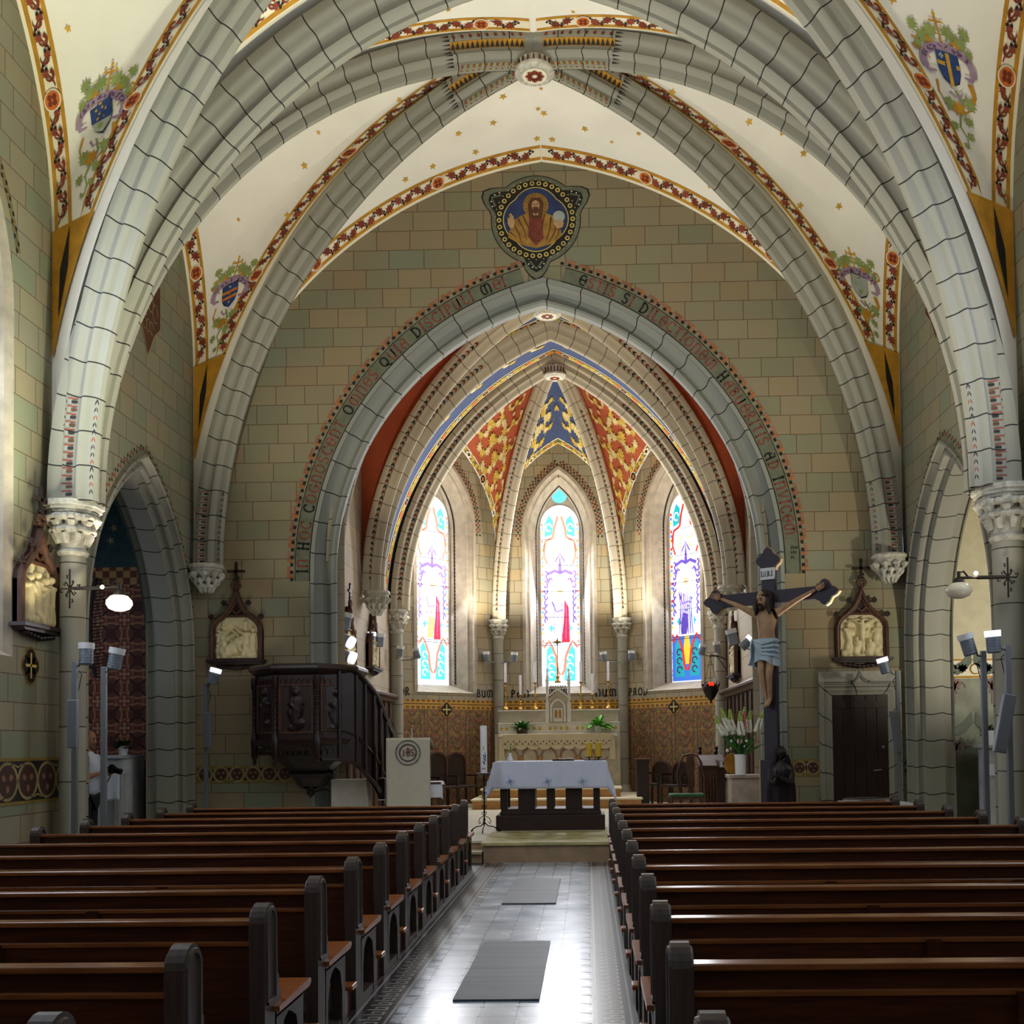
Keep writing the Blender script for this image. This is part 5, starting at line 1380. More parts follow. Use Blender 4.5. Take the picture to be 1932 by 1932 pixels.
def pew_end(mb, x0, x1, m_='pew end wood'):
    fn = lambda a, b, d: (d, a, b)
    post = [(-.085, 0), (-.085, .80)]+[( -.0+.085*cos(radians(a)), .835+.085*sin(radians(a))) for a in range(175, -5, -18)]+[(.085, .80), (.09, .66), (.105, .64), (.10, .60), (.125, .575), (.118, .53), (.15, .50), (.15, .46), (.085, .44), (.07, 0)]
    mb.prism(post, fn, x0, x1, m_)
    # raised rim round the recess on both faces
    for xs, s_ in ((x0, -1), (x1, 1)):
        rim = [(-.055, .50), (-.055, .80)]+[(.055*cos(radians(a)), .835+.055*sin(radians(a))) for a in range(170, 5, -20)]+[(.055, .80), (.055, .50), (-.055, .50)]
        mb.sweep(rim, [(.016, 0), (.012, s_*.010), (-.002, s_*.010), (-.006, 0)], lambda h, z, d, xs=xs: (xs+d, h, z), m_)
    # seat support with pierced pointed arch
    mb.prism([(.06, .40), (.52, .40), (.50, .435), (.06, .46)], fn, x0, x1, m_)
    mb.prism([(.445, 0), (.505, 0), (.52, .41), (.43, .41), (.40, .33), (.44, .22)], fn, x0, x1, m_)
    mb.prism([(.06, 0), (.115, 0), (.12, .22), (.16, .33), (.25, .41), (.06, .41)], fn, x0, x1, m_)
    mb.prism([(.25, .41), (.16, .33), (.20, .36), (.27, .385), (.34, .36), (.40, .33), (.43, .41)], fn, x0, x1, m_)
    mb.prism([(.05, 0), (.53, 0), (.53, .05), (.05, .05)], fn, x0+.004, x1-.004, m_)
def make_pew(xa, xb, aisle, name='church_pew'):
    """xa<xb local extents; aisle=+1 aisle end at xb"""
    e = empty(name, (0, 0, 0))
    for s_, x_ in ((-1, xa), (1, xb)):
        b = MB('pew end wood'); x0 = x_ if s_ < 0 else x_-.065
        pew_end(b, x0, x0+.065); b.build('end_panel', e)
    x0, x1 = xa+.065, xb-.065
    b = MB('pew lit wood'); b.box2((x0, -.045, .825), (x1, .035, .85), 'pew lit wood', bev=.006); b.build('top_rail', e)
    b = MB('pew shade wood'); b.box2((x0, -.018, .755), (x1, .012, .825), 'pew shade wood'); b.box2((x0, -.034, .735), (x1, -.004, .757), 'pew lit wood', bev=.004); b.box2((x0, -.025, .36), (x1, .004, .737), 'pew shade wood'); b.build('backrest', e)
    b = MB('seat wood')
    ex = .03; sa, sb = (xa-(ex if aisle < 0 else 0)), (xb+(ex if aisle > 0 else 0))
    b.prism([(.03, .437), (.52, .437), (.545, .445), (.555, .458), (.545, .472), (.52, .478), (.03, .462)], lambda a, z, d: (d, a, z), sa, sb, 'seat wood'); b.build('seat', e)
    b = MB('seat wood'); b.box2((sa, -.30, .165), (sb, -.17, .195), 'seat wood', bev=.008)
    kn = b.build('kneeler', e)
    for s_ in (sa+.06, (sa+sb)/2, sb-.10): k = MB('pew shade wood'); k.box2((s_, -.27, .0), (s_+.045, -.10, .165), 'pew shade wood'); k.build('support', kn)
    for fx in (.33, .66):
        b = MB('pew shade wood'); xm = x0+(x1-x0)*fx; b.box2((xm-.03, -.02, 0), (xm+.03, .05, .36), 'pew shade wood'); b.box2((xm-.03, -.05, .40), (xm+.03, -.02, .75), 'pew shade wood'); b.build('bracket', e)
    return e
ORD = ['first', 'second', 'third', 'fourth', 'fifth', 'sixth', 'seventh', 'eighth', 'ninth', 'tenth', 'eleventh', 'twelfth']
protoL = make_pew(-4.93+1.45, .0, 1); protoR = make_pew(0, 3.84-.30, -1)
for r in range(12):
    Y = 12.92-PEW_D*r; fr = (12.92-Y)/9.4
    L_ = protoL if r == 0 else copy_tree(protoL); R_ = protoR if r == 0 else copy_tree(protoR)
    L_.location = (XLF+(XLN-XLF)*fr, Y, 0); R_.location = (XRF+(XRN-XRF)*fr, Y-.03, 0)
    for o, sd in ((L_, 'left'), (R_, 'right')):
        tag(o, 'brown wooden pew on the %s of the aisle, %s row counted from the altar' % (sd, ORD[r]), 'pew', 'wooden pews on the %s of the aisle' % sd)
# wall ends nearer than the view are outside the frame

# floor mats
t = NT('ribbed mat'); u, v, uvv = t.uv()
r1 = t.M('SINE', t.M('MULTIPLY', v, 420.0)); nz = t.noise(t.comb(0.0, v), 9.0, 4)
t.col(t.ramp(t.M('MULTIPLY_ADD', r1, .10, nz), [(.25, '#2c333a'), (.75, '#56606a')])); t.rough(.42); t.bump(r1, .5, .003); MATS['ribbed mat'] = t.m
for (a, b_), lab in ((((972, 1659), (1049, 1706)), 'smaller grey ribbed floor mat in the aisle nearer the altar steps'), (((912, 1778), (1018, 1889)), 'larger grey ribbed floor mat in the aisle nearer the viewer')):
    ya = atZ(a[0], a[1], 0).y; yb_ = atZ(b_[0], b_[1], 0).y; xc_ = (atZ(a[0], a[1], 0).x+atZ(b_[0], b_[1], 0).x)/2
    w2 = .27; n = 30; mb = MB('ribbed mat'); h_ = .008
    zf = lambda q: .012+.004*sin(q*9)+.003*sin(q*23+1)
    mb.grid(lambda s_, t_: (-w2+2*w2*s_, (t_-.5)*(ya-yb_), zf(t_)), 1, n, 'ribbed mat', True, lambda s_, t_: (s_*w2*2, t_*(ya-yb_)))
    mb.grid(lambda s_, t_: (-w2+2*w2*s_, (t_-.5)*(ya-yb_), zf(t_)*(0 if True else 1)+.001), 1, n, 'ribbed mat', True, lambda s_, t_: (s_, t_))
    for x_ in (-w2, w2): mb.grid(lambda s_, t_: (x_, (t_-.5)*(ya-yb_), .001+(zf(t_)-.001)*s_), 1, n, 'ribbed mat', False, lambda s_, t_: (s_, t_))
    for t_ in (0, 1): mb.face([(-w2, (t_-.5)*(ya-yb_), .001), (w2, (t_-.5)*(ya-yb_), .001), (w2, (t_-.5)*(ya-yb_), zf(t_)), (-w2, (t_-.5)*(ya-yb_), zf(t_))], 'ribbed mat', [(0, 0)]*4)
    o = thing(mb, 'floor_mat', lab, 'mat', 'grey ribbed mats lying in the aisle'); o.location = (xc_, (ya+yb_)/2, 0)

# =====================================================================
# FREE-STANDING ALTAR, CANDLE, LECTERN
# =====================================================================
plain('blue cloth', '#cdd3ea', .85, var=.03, scale=25); plain('blue star', '#7f93c4', .8, var=0); plain('altar wood', '#2a1812', .4, var=.2, scale=8)
YA = 16.05
def px_x(px, py, Y): return atY(px, py, Y).x
axc = px_x(1038, 1500, YA)
al = empty('altar_table', (axc, YA, FL), 'dark wooden altar table on a stepped plinth draped with a pale blue cloth', 'altar')
TH_ = atY(1038, 1437, YA).z-FL; hwp = (px_x(1141, 1550, YA)-px_x(935, 1550, YA))/2
b = MB('altar wood'); b.box2((-hwp, 0, 0), (hwp, .80, .235), 'altar wood', bev=.01); b.build('plinth', al)
b = MB('altar wood'); b.box2((-hwp*.93, .04, .235), (hwp*.93, .76, .29), 'altar wood', bev=.008); b.box2((-hwp*.91, .06, .29), (hwp*.91, .74, .33), 'altar wood'); b.build('upper_step', al)
for a_, b_ in ((943, 957), (977, 1009), (1031, 1045), (1067, 1098), (1120, 1132)):
    l = MB('altar wood'); xa, xb = px_x(a_, 1510, YA)-axc, px_x(b_, 1510, YA)-axc; l.box2((xa, .08, .33), (xb, .18 if xb-xa < .15 else .66, TH_-.05), 'altar wood'); l.build('leg', al)
    if xb-xa < .15: l = MB('altar wood'); l.box2((xa, .56, .33), (xb, .66, TH_-.05), 'altar wood'); l.build('leg', al)
b = MB('altar wood'); b.box2((-hwp*1.02, .0, TH_-.05), (hwp*1.02, .76, TH_-.008), 'altar wood'); b.build('tabletop', al)
def drape(w_, d_, front, side, back, mat, name, label, cat='cloth', seg=.045, flare=.16, wav=.012, lace=None):
    b = MB(mat); X = w_/2+side; n1 = int(2*X/seg); y0, y1 = -front, d_+back; n2 = int((y1-y0)/seg)
    def fn(s_, t_):
        x = -X+2*X*s_; y = y0+(y1-y0)*t_
        ox = max(0, abs(x)-w_/2); oy = max(0, -y) if y < 0 else max(0, y-d_)
        sg = 1 if x > 0 else -1; sy = -1 if y < 0 else 1
        drop = max(ox, oy)+.55*min(ox, oy)
        m2 = min(ox, oy)
        px = min(abs(x), w_/2)*sg+sg*(.012+flare*m2+.10*ox*(oy == 0)*.6 if ox > 0 else 0); py = (0 if y < 0 else d_) if oy > 0 else y
        py += sy*(.012+flare*m2+.02*drop) if oy > 0 else 0
        if ox > 0 and oy > 0: px += sg*.25*m2; py += sy*.10*m2
        wv = wav*min(1, drop*6)
        if oy > ox: py += sy*wv*sin(x*17+1)
        elif ox > 0: px += sg*wv*sin(y*21)
        return (px, py, .004-drop)
    b.grid(fn, n1, n2, mat, True)
    o = thing(b, name, label, cat); sm = o.modifiers.new('thickness', 'SOLIDIFY'); sm.thickness = .005; sm.offset = 1
    return o
fd = TH_-(atY(1038, 1488, YA).z-FL)
cl = drape(hwp*2.06, .80, fd, .38, .25, 'blue cloth', 'altar_cloth', 'pale blue cloth with three blue star motifs over the dark wooden altar table'); cl.location = (axc, YA-.02, FL+TH_)
st = MB('blue star')
for px_ in (963, 1033, 1099):
    x_ = px_x(px_, 1474, YA)-axc; z_ = atY(px_, 1474, YA).z-FL-TH_
    for q in range(4):
        an = q*pi/4+.3; F2 = lambda a, b: (x_+a, -.066, z_+b); r_ = .07 if q % 2 == 0 else .045
        stroke(st, F2, [(-r_*cos(an), -r_*sin(an)), (0, 0), (r_*cos(an), r_*sin(an))], .010, 'blue star')
st.build('embroidery', cl)
TOPZ = FL+TH_+.010
# things on the altar
plain('beeswax', '#d0a92c', .45, var=.08, scale=30, emit=None); plain('black iron', '#15151a', .45, .6, var=0); plain('brass', '#b5863a', .32, .9, var=.1); plain('paper', '#e9e8ee', .8, var=0); plain('glass white', '#eef1f5', .2, var=0)
def stand2():
    x0_ = px_x(1112, 1427, YA+.2); x1_ = px_x(1129, 1427, YA+.2); xm = (x0_+x1_)/2; z0 = TOPZ
    b = MB('black iron'); zz = atY(1112, 1428, YA+.2).z-z0
    b.box((0, 0, .008), (.30, .10, .012), 'black iron', bev=.003); b.tube([(-.15, 0, .015), (-.2, 0, .02), (-.21, 0, .04), (-.19, 0, .045)], .006, 'black iron', 6); b.tube([(.15, 0, .015), (.2, 0, .02), (.21, 0, .04), (.19, 0, .045)], .006, 'black iron', 6)
    for x_ in (x0_-xm, x1_-xm): b.cyl((x_, 0, .01), (x_, 0, zz-.01), .012, 'black iron', 8); b.cyl((x_, 0, zz-.012), (x_, 0, zz), .062, 'black iron', 16)
    o = thing(b, 'candle_holder', 'low black iron double candle holder on the blue altar cloth', 'candle holder'); o.location = (xm, YA+.2, z0)
    for x_, sd in ((x0_, 'left'), (x1_, 'right')):
        c = MB('beeswax'); h_ = atY(1112, 1400, YA+.2).z-atY(1112, 1427, YA+.2).z; c.lathe([(0, 0), (.047, 0), (.049, .01), (.049, h_-.004), (.04, h_), (.03, h_-.008), (0, h_-.008)], (0, 0, 0), 'beeswax', 20)
        o = thing(c, 'yellow_candle', '%s of the two thick yellow beeswax candles on the blue draped altar' % sd, 'candle', 'thick yellow altar candles'); o.location = (x_, YA+.2, z0+zz+.001)
        wk = MB('black iron'); wk.cyl((0, 0, h_-.008), (0, 0, h_+.012), .002, 'black iron', 5); wk.build('wick', o)
stand2()
bk = MB('paper', 'black iron'); bk.box((0, 0, .012), (.34, .22, .02), 'black iron', bev=.003)
bk.grid(lambda a, c_: (-.16+.32*a, -.10+.20*c_, .024+.014*abs(sin(2*pi*a))), 16, 2, 'paper', True); o = thing(bk, 'open_book', 'open white service book lying on the blue altar cloth', 'book'); q = px_x(1063, 1433, YA+.2); o.location = (q, YA+.22, TOPZ-.002)
b = MB('paper'); b.box((0, 0, .006), (.12, .08, .012), 'paper', bev=.003); o = thing(b, 'white_card', 'small white folded linen left on the altar beside the little vase', 'cloth'); o.location = (px_x(953, 1434, YA+.2), YA+.15, TOPZ)
def flower_vase_small():
    x_ = px_x(962, 1433, YA+.2); h_ = .115
    e = empty('flower_vase', (x_, YA+.22, TOPZ), 'small white bud vase with white lilies at the left end of the blue draped altar', 'vase')
    b = MB('glass white'); b.lathe([(0, 0), (.035, 0), (.045, .03), (.03, .07), (.018, .10), (.026, .13), (.018, .13), (.012, .10), (0, .10)], (0, 0, 0), 'glass white', 16); b.build('vase', e)
    rnd = random.Random(4); fl_ = MB('leaf mid'); pt = MB('paper')
    for k in range(9):
        a = rnd.random()*6.3; r_ = rnd.uniform(.03, .14); z_ = rnd.uniform(.17, .34); tip = Vector((r_*cos(a), r_*sin(a)*.6, z_)); fl_.tube([(0, 0, .10), tip*.6+Vector((0, 0, .05)), tip], .003, 'leaf mid', 5)
        for q in range(5):
            an = q*1.26; d = Vector((cos(an), sin(an), .5)).normalized()*.028; s_ = Vector((-sin(an), cos(an), 0))*.009
            (pt if k % 3 else fl_).face([tip, tip+d*.6+s_, tip+d, tip+d*.6-s_], 'paper' if k % 3 else 'leaf bright')
    fl_.mat('leaf bright'); fl_.build('stems', e); pt.build('blossoms', e)
flower_vase_small()
# paschal candle
YP = 15.75; xp = px_x(914, 1560, YP)
e = empty('candle_stand', (xp, YP, FL), 'tall black wrought iron floor stand with scrolls beside the altar', 'candle stand')
zc = atY(914, 1463, YP).z-FL
b = MB('black iron'); b.tube([(0, 0, .12), (0, 0, zc)], .011, 'black iron', 8)
for k in range(7):
    z_ = .25+k*.10
    for s_ in (-1, 1): b.tube([(0, 0, z_), (s_*.03, 0, z_+.03), (s_*.035, 0, z_+.06), (s_*.01, 0, z_+.07), (s_*.02, 0, z_+.05)], .005, 'black iron', 5)
for k in range(4): b.sphere((0, 0, .2+.2*k), .020, 'black iron', 8)
b.build('pole', e)
for k in range(3):
    a = 2*pi*k/3+.5; c_, s_ = cos(a), sin(a); l = MB('black iron'); P_ = [(0, .16), (.06, .10), (.14, .09), (.22, .05), (.26, .012), (.24, .0+.012), (.22, .03), (.235, .045)]
    l.tube([(r_*c_, r_*s_, z_) for r_, z_ in P_], .009, 'black iron', 6); l.tube([(r_*c_, r_*s_, z_) for r_, z_ in ((.02, .25), (.08, .22), (.11, .16), (.09, .13), (.07, .16))], .006, 'black iron', 5); l.build('leg', e)
b = MB('black iron'); b.lathe([(0, 0), (.02, 0), (.10, .02), (.115, .035), (.105, .035), (.03, .015), (0, .015)], (0, 0, zc), 'black iron', 18); b.build('drip_pan', e)
zb_ = zc+.018; zt_ = atY(914, 1369, YP).z-FL
c = MB('paper'); c.lathe([(0, 0), (.052, 0), (.052, zt_-zb_-.01), (.045, zt_-zb_), (.03, zt_-zb_-.02), (0, zt_-zb_-.02)], (0, 0, 0), 'paper', 24)
o = thing(c, 'paschal_candle', 'thick tall white candle with coloured symbol standing in the iron stand', 'candle'); o.location = (xp, YP, FL+zb_)
d = MB('leaf mid')
def on_cyl(a, z): return (.0535*sin(a/.0535), -.0535*cos(a/.0535), z)
d.mesh([on_cyl(a, z) for a, z in ((-.02, .34), (.0, .44), (.02, .34))], [(0, 1, 2)], 'leaf mid')
for k, (x0_, z0_, x1_, z1_) in enumerate(((-.02, .30, .03, .26), (-.03, .25, .02, .22), (.0, .30, .01, .14), (.02, .33, .03, .2), (-.02, .2, .0, .16))): stroke(d, on_cyl, [(x0_, z0_), ((x0_+x1_)/2+.01, (z0_+z1_)/2), (x1_, z1_)], .012, 'purple wax' if 'purple wax' in MATS else 'blue paint')
for k in range(4): stroke(d, on_cyl, [(-.024+.016*k, .07), (-.024+.016*k, .10)], .008, 'brown paint')
d.build('painted_symbol', o)
# lectern
YLc = 15.2; xl0, xl1 = px_x(729, 1450, YLc), px_x(812, 1450, YLc); zt_ = atY(770, 1391, YLc).z; w_ = xl1-xl0
plain('ivory cloth', '#bfb7a4', .85, var=.04, scale=18); plain('thread grey', '#4a4444', .8, var=0); plain('thread maroon', '#5a2028', .8, var=0)
e = empty('lectern', ((xl0+xl1)/2, YLc, FL), 'upright lectern covered in front by a cream cloth with round monogram', 'lectern')
b = MB('walnut'); H_ = zt_-FL; b.box2((-w_/2+.05, .05, 0), (w_/2-.05, .36, H_-.08), 'walnut', bev=.01); b.box2((-w_/2, .02, 0), (w_/2, .42, .05), 'walnut', bev=.01); b.build('stand', e)
b = MB('walnut'); b.mesh([(-w_/2+.01, .0, H_-.03), (w_/2-.01, .0, H_-.03), (w_/2-.01, .42, H_-.16), (-w_/2+.01, .42, H_-.16), (-w_/2+.01, .0, H_-.06), (w_/2-.01, .0, H_-.06), (w_/2-.01, .42, H_-.19), (-w_/2+.01, .42, H_-.19)], [(0, 1, 2, 3), (7, 6, 5, 4), (0, 4, 5, 1), (1, 5, 6, 2), (2, 6, 7, 3), (3, 7, 4, 0)], 'walnut'); b.build('desk', e)
b = MB('ivory cloth')
def lc(s_, t_):
    l = t_*(H_+.30); x = (s_-.5)*w_*1.0
    if l < .32: return (x, .30-l*.94, H_-.118+.11*l/.32*1.0+.004)
    return (x+.003*sin(l*7), -.018+.006*sin(s_*9)*(l-.3), H_-(l-.32)-.004)
b.grid(lc, 16, 40, 'ivory cloth', True); cl_ = b.build('cloth', e)
sm = cl_.modifiers.new('thickness', 'SOLIDIFY'); sm.thickness = .004
d = MB('thread grey'); zc_ = atY(770, 1420, YLc).z-FL; F2 = lambda a, b_: (a, -.034, zc_+b_)
stroke(d, F2, disc_pts(.178, 40)+[(.178, 0)], .014, 'thread grey'); stroke(d, F2, disc_pts(.122, 36)+[(.122, 0)], .020, 'thread grey')
write(d, F2, 'J', -.085, -.045, .09, 'thread maroon', .12); write(d, F2, 'S', .035, -.045, .09, 'thread maroon', .12)
stroke(d, F2, [(-.022, -.05), (-.022, .05)], .011, 'thread maroon'); stroke(d, F2, [(.022, -.05), (.022, .05)], .011, 'thread maroon'); stroke(d, F2, [(-.03, 0), (.03, 0)], .011, 'thread maroon')
stroke(d, F2, [(0, -.07), (0, .085)], .009, 'thread maroon'); stroke(d, F2, [(-.028, .055), (.028, .055)], .009, 'thread maroon'); d.build('monogram', cl_)
mic = MB('brass', 'black iron'); q = atY(777, 1385, YLc+.12); z0 = H_-.05
mic.tube([(0, 0, 0), (.012, 0, .08), (.0, 0, .13), (.01, -.01, .17)], .0045, 'paper', 6); mic.sphere((.01, -.012, .185), .02, 'brass', 10); o = thing(mic, 'microphone', 'gooseneck microphone with small gold head on top of the lectern', 'microphone'); o.location = (q.x, YLc+.10, FL+z0+.02)
# lace covered stool behind the lectern
q = atY(822, 1475, 17.0)
e = empty('side_table', (q.x-.05, 17.0, FL), 'small wooden table behind the lectern, right part under white lace', 'table')
b = MB('walnut'); b.box2((-.22, -.17, q.z-FL-.03), (.16, .17, q.z-FL), 'walnut'); b.build('table_top', e)
for sx in (-1, 1):
    for sy in (-1, 1): l = MB('walnut'); l.box2((-.03+sx*.16-.02, sy*.13-.02, 0), (-.03+sx*.16+.02, sy*.13+.02, q.z-FL-.03), 'walnut'); l.build('leg', e)
o = drape(.20, .30, .26, .06, .05, 'white linen', 'lace_cloth', 'white scalloped lace cloth on the small table to the right of the lectern', seg=.02, wav=.02); o.location = (q.x, 16.86, q.z+.006)

# =====================================================================
# HIGH ALTAR
# =====================================================================
YH = 22.85; hx = px_x(1052, 1400, YH)
def hz(py, Y=YH): return atY(1052, py, Y).z
def hX(px, py=1400, Y=YH): return px_x(px, py, Y)-hx
plain('slot shade', '#3a332c', .8, var=0); plain('altar stone', '#b8ae98', .5, var=.12, scale=5); plain('altar white', '#d9d6cd', .45, var=.08, scale=7); plain('pink marble', '#a47c68', .35, var=.2, scale=9); plain('step wood', '#b98548', .5, var=.15, scale=5); plain('step top', '#e2d6b4', .5, var=.06); plain('lace cream', '#cdc0a0', .85, var=.06, scale=40); plain('gilt', '#b98a38', .35, .8, var=.15, scale=20)
stp = MB('step wood', 'step top')
for x0_, x1_, y0_, z0_, z1_ in ((888, 1213, 21.35, FL, hz(1507, 21.35)), (906, 1174, 21.85, hz(1507, 21.35), hz(1487, 21.85))):
    a_, b_ = px_x(x0_, 1510, y0_), px_x(x1_, 1510, y0_); stp.box2((a_+.03, y0_+.03, z0_), (b_-.03, 24.0, z1_-.03), 'step wood'); stp.box2((a_, y0_, z1_-.035), (b_, 24.0, z1_), 'step top', bev=.006)
SZT = hz(1487, 21.85)
tn_o = struct(stp, 'trim_%d' % tn); tn += 1
e = empty('high_altar', (hx, YH, SZT), 'stone high altar with diamond inlaid shelf under the middle apse window', 'altar')
g = lambda z: z-SZT
zt1, zs1, zs2 = g(hz(1385)), g(hz(1363, YH+.45)), g(hz(1339, YH+.6))
xa, xb = hX(945), hX(1162)
b = MB('altar stone'); b.box2((xa, .06, 0), (xb, .95, zt1-.06), 'altar stone'); b.box2((hX(1150), .02, 0), (hX(1170), .98, zt1+.02), 'altar stone'); b.box2((hX(934), .02, 0), (hX(946), .98, zt1+.02), 'altar stone')
for k in range(6):   # arcading on the front
    cx_ = xa+(k+.5)*(xb-xa)/6; b.sweep(arch_path(.14, g(hz(1428)), .16, 8, .2, cx_), [(.05, .0), (.04, -.02), (0, -.02), (0, .02)], lambda h, z, d: (h, .06+d, z), 'pink marble')
    b.lathe([(.03, .1), (.022, .14), (.022, g(hz(1432))), (.04, g(hz(1428)))], (cx_-.19, .03, 0), 'gilt', 8)
b.build('body', e)
b = MB('altar white'); b.box2((xa-.05, .0, zt1-.06), (xb+.05, .60, zt1), 'altar white', bev=.01); b.build('altar_slab', e)
b = MB('altar white', 'gilt'); b.box2((hX(937), .50, zt1), (hX(1171), .98, zs1-.02), 'altar white'); b.box2((hX(936), .48, zs1-.025), (hX(1172), .99, zs1), 'altar white', bev=.005)
for px_ in (946, 956, 1008, 1019, 1038, 1048, 1059, 1070, 1089, 1099, 1109, 1141, 1151, 1161):
    x_ = hX(px_, 1374, YH+.5); z_ = g(hz(1374, YH+.5)); b.face([(x_+a, .495, z_+c_) for a, c_ in ((-.045, 0), (0, -.05), (.045, 0), (0, .05))], 'leaf gold')
b.build('lower_shelf', e)
b = MB('altar stone'); b.box2((hX(938), .62, zs1), (hX(1169), .98, zs2-.02), 'altar stone'); b.box2((hX(936), .60, zs2-.025), (hX(1171), .99, zs2), 'altar white', bev=.005); b.build('upper_shelf', e)
# tabernacle
ZT = SZT+zs1; YT = YH+.45
tb = empty('tabernacle', (hx+hX(1053, 1360, YT), YT, ZT), 'small white gothic tabernacle with gable, two pinnacles and gilt doors', 'tabernacle')
tz = lambda py: atY(1053, py, YT).z-ZT; tx = lambda px: px_x(px, 1330, YT)-(hx+hX(1053, 1360, YT))
# keep it clear of the shelf it stands in front of
b = MB('altar stone', 'altar white'); b.box2((tx(1036), -.02, 0), (tx(1070), .17, tz(1320)), 'altar stone')
b.prism([(tx(1034), tz(1322)), (tx(1072), tz(1322)), (tx(1072), tz(1318)), (0, tz(1304)), (tx(1034), tz(1318))], lambda a, z, d: (a, d, z), -.05, .05, 'altar stone')
b.prism([(tx(1030), tz(1318)), (tx(1031), tz(1315)), (0, tz(1297)), (tx(1075), tz(1315)), (tx(1076), tz(1321)), (0, tz(1303))], lambda a, z, d: (a, d, z), -.07, -.03, 'altar white')
b.sweep(arch_path(.13, tz(1336), .17, 10, .02), [(.045, -.02), (.04, -.055), (.0, -.055), (0, -.0)], lambda h, z, d: (h, d, z), 'altar white'); b.build('body', tb)
for s_, pxa, pxb in ((-1, 1029, 1036), (1, 1070, 1077)):
    b = MB('altar white'); b.box2((tx(pxa), -.04, 0), (tx(pxb), .16, tz(1325)), 'altar white'); xm = (tx(pxa)+tx(pxb))/2; b.box2((xm-.03, -.01, tz(1325)), (xm+.03, .11, tz(1292)), 'altar white')
    b.lathe([(.036, tz(1292)), (.036, tz(1284)), (.045, tz(1282)), (.03, tz(1279)), (.008, tz(1264)), (.02, tz(1263)), (.02, tz(1262)), (.006, tz(1260)), (0, tz(1258))], (xm, .05, 0), 'altar white', 8); b.box((xm, .05, tz(1265)), (.07, .02, .016), 'altar white')
    for q in range(3): b.sphere((xm+.03*(-1)**q, .03, tz(1290-q*7)), .014, 'altar white', 6)
    b.build('pinnacle', tb)
b = MB('altar white')
for q in range(7):
    x_ = tx(1037)+(tx(1069)-tx(1037))*(q+.5)/7; b.box2((x_-.008, .02, tz(1318)), (x_+.008, .05, tz(1296)), 'altar white'); b.sphere((x_, .035, tz(1294)), .02, 'altar white', 6)
b.box2((tx(1036), .055, tz(1322)), (tx(1070), .14, tz(1299)), 'slot shade'); b.box2((tx(1036), .02, tz(1298)), (tx(1070), .14, tz(1295)), 'altar white'); b.build('gallery', tb)  # dark block behind the mullions stands for shade in the slots
b = MB('altar white', 'gilt'); b.box2((-.105, -.045, .02), (.105, -.022, tz(1336)), 'altar white')
for s_ in (-1, 1): b.box2((s_*.045-.026, -.052, .10), (s_*.045+.026, -.044, .26), 'gilt'); b.lathe([(0, 0), (.026, 0)], (s_*.045, -.050, .26), 'gilt', 12, False, ax=(0, -1, .0))
b.build('door', tb)
cz0 = atY(1053, 1290, YT).z
b = MB('gilt'); L_ = atY(1053, 1213, YT).z-cz0
b.lathe([(0, 0), (.07, 0), (.075, .02), (.04, .05), (.03, .10), (.05, .13), (.02, .17), (.012, .25), (.02, .30), (.010, .34), (.009, L_), (0, L_)], (0, 0, 0), 'gilt', 12)
for an in range(4):
    a = an*pi/2; rr = .14 if an % 2 == 0 else .11
    b.mesh([(rr*cos(a), 0, L_+rr*sin(a)), (.035*cos(a+.78), -.012, L_+.035*sin(a+.78)), (.035*cos(a-.78), -.012, L_+.035*sin(a-.78)), (.035*cos(a+.78), .012, L_+.035*sin(a+.78)), (.035*cos(a-.78), .012, L_+.035*sin(a-.78))], [(0, 1, 2), (0, 4, 3), (0, 3, 1), (0, 2, 4), (1, 3, 4, 2)], 'gilt')
b.box((0, 0, L_), (.06, .03, .06), 'gilt'); b.tube([(.12, 0, L_), (.17, 0, L_)], .007, 'gilt', 6); b.tube([(-.12, 0, L_), (-.17, 0, L_)], .007, 'gilt', 6)
o = thing(b, 'altar_cross', 'slender gilt standing cross rising above the tabernacle before the middle window', 'cross'); o.location = (tb.location.x, YT+.045, cz0+.025)
# lace cloth
q = drape(hX(1152)-hX(950), .50, atY(1052, 1384, YH).z-atY(1052, 1408, YH).z, .02, .0, 'lace cream', 'altar_cloth', 'cream lace cloth hanging over the front of the stone high altar'); q.location = (hx+(hX(1152)+hX(950))/2, YH-.01, SZT+zt1+.004)
sc = MB('lace cream'); xs0, xs1 = hX(950), hX(1152); zz0 = atY(1052, 1408, YH).z; xm = q.location.x
n = 9
pts = []
for k in range(n):
    c0 = xs0+(k+.5)*(xs1-xs0)/n; r_ = (xs1-xs0)/n/2
    sc.prism([(c0-r_, .0)]+[(c0+r_*cos(a), -.09*sin(a)) for a in [pi-pi*i/8 for i in range(9)]]+[(c0+r_, .0)], lambda a, z, d: (hx-xm+a, d-.035, z+zz0-q.location.z+.02), 0, .006, 'lace cream')
for k in range(36):
    x_ = xs0+(k+.5)*(xs1-xs0)/36; sc.face([(hx-xm+x_+a, -.046, zz0-q.location.z+.06+.05*(k % 2)+b_) for a, b_ in disc_pts(.018, 6)], 'brown paint')
for s_ in (-1, 1):
    xe = (xs1-xs0)/2*s_; sc.prism([(0, 0), (s_*.10, -.12), (s_*.11, -.58), (-s_*.03, -.56)], lambda a, z, d: (xe+a, d-.02, z), 0, .006, 'lace cream')
sc.build('lace_edge', q)
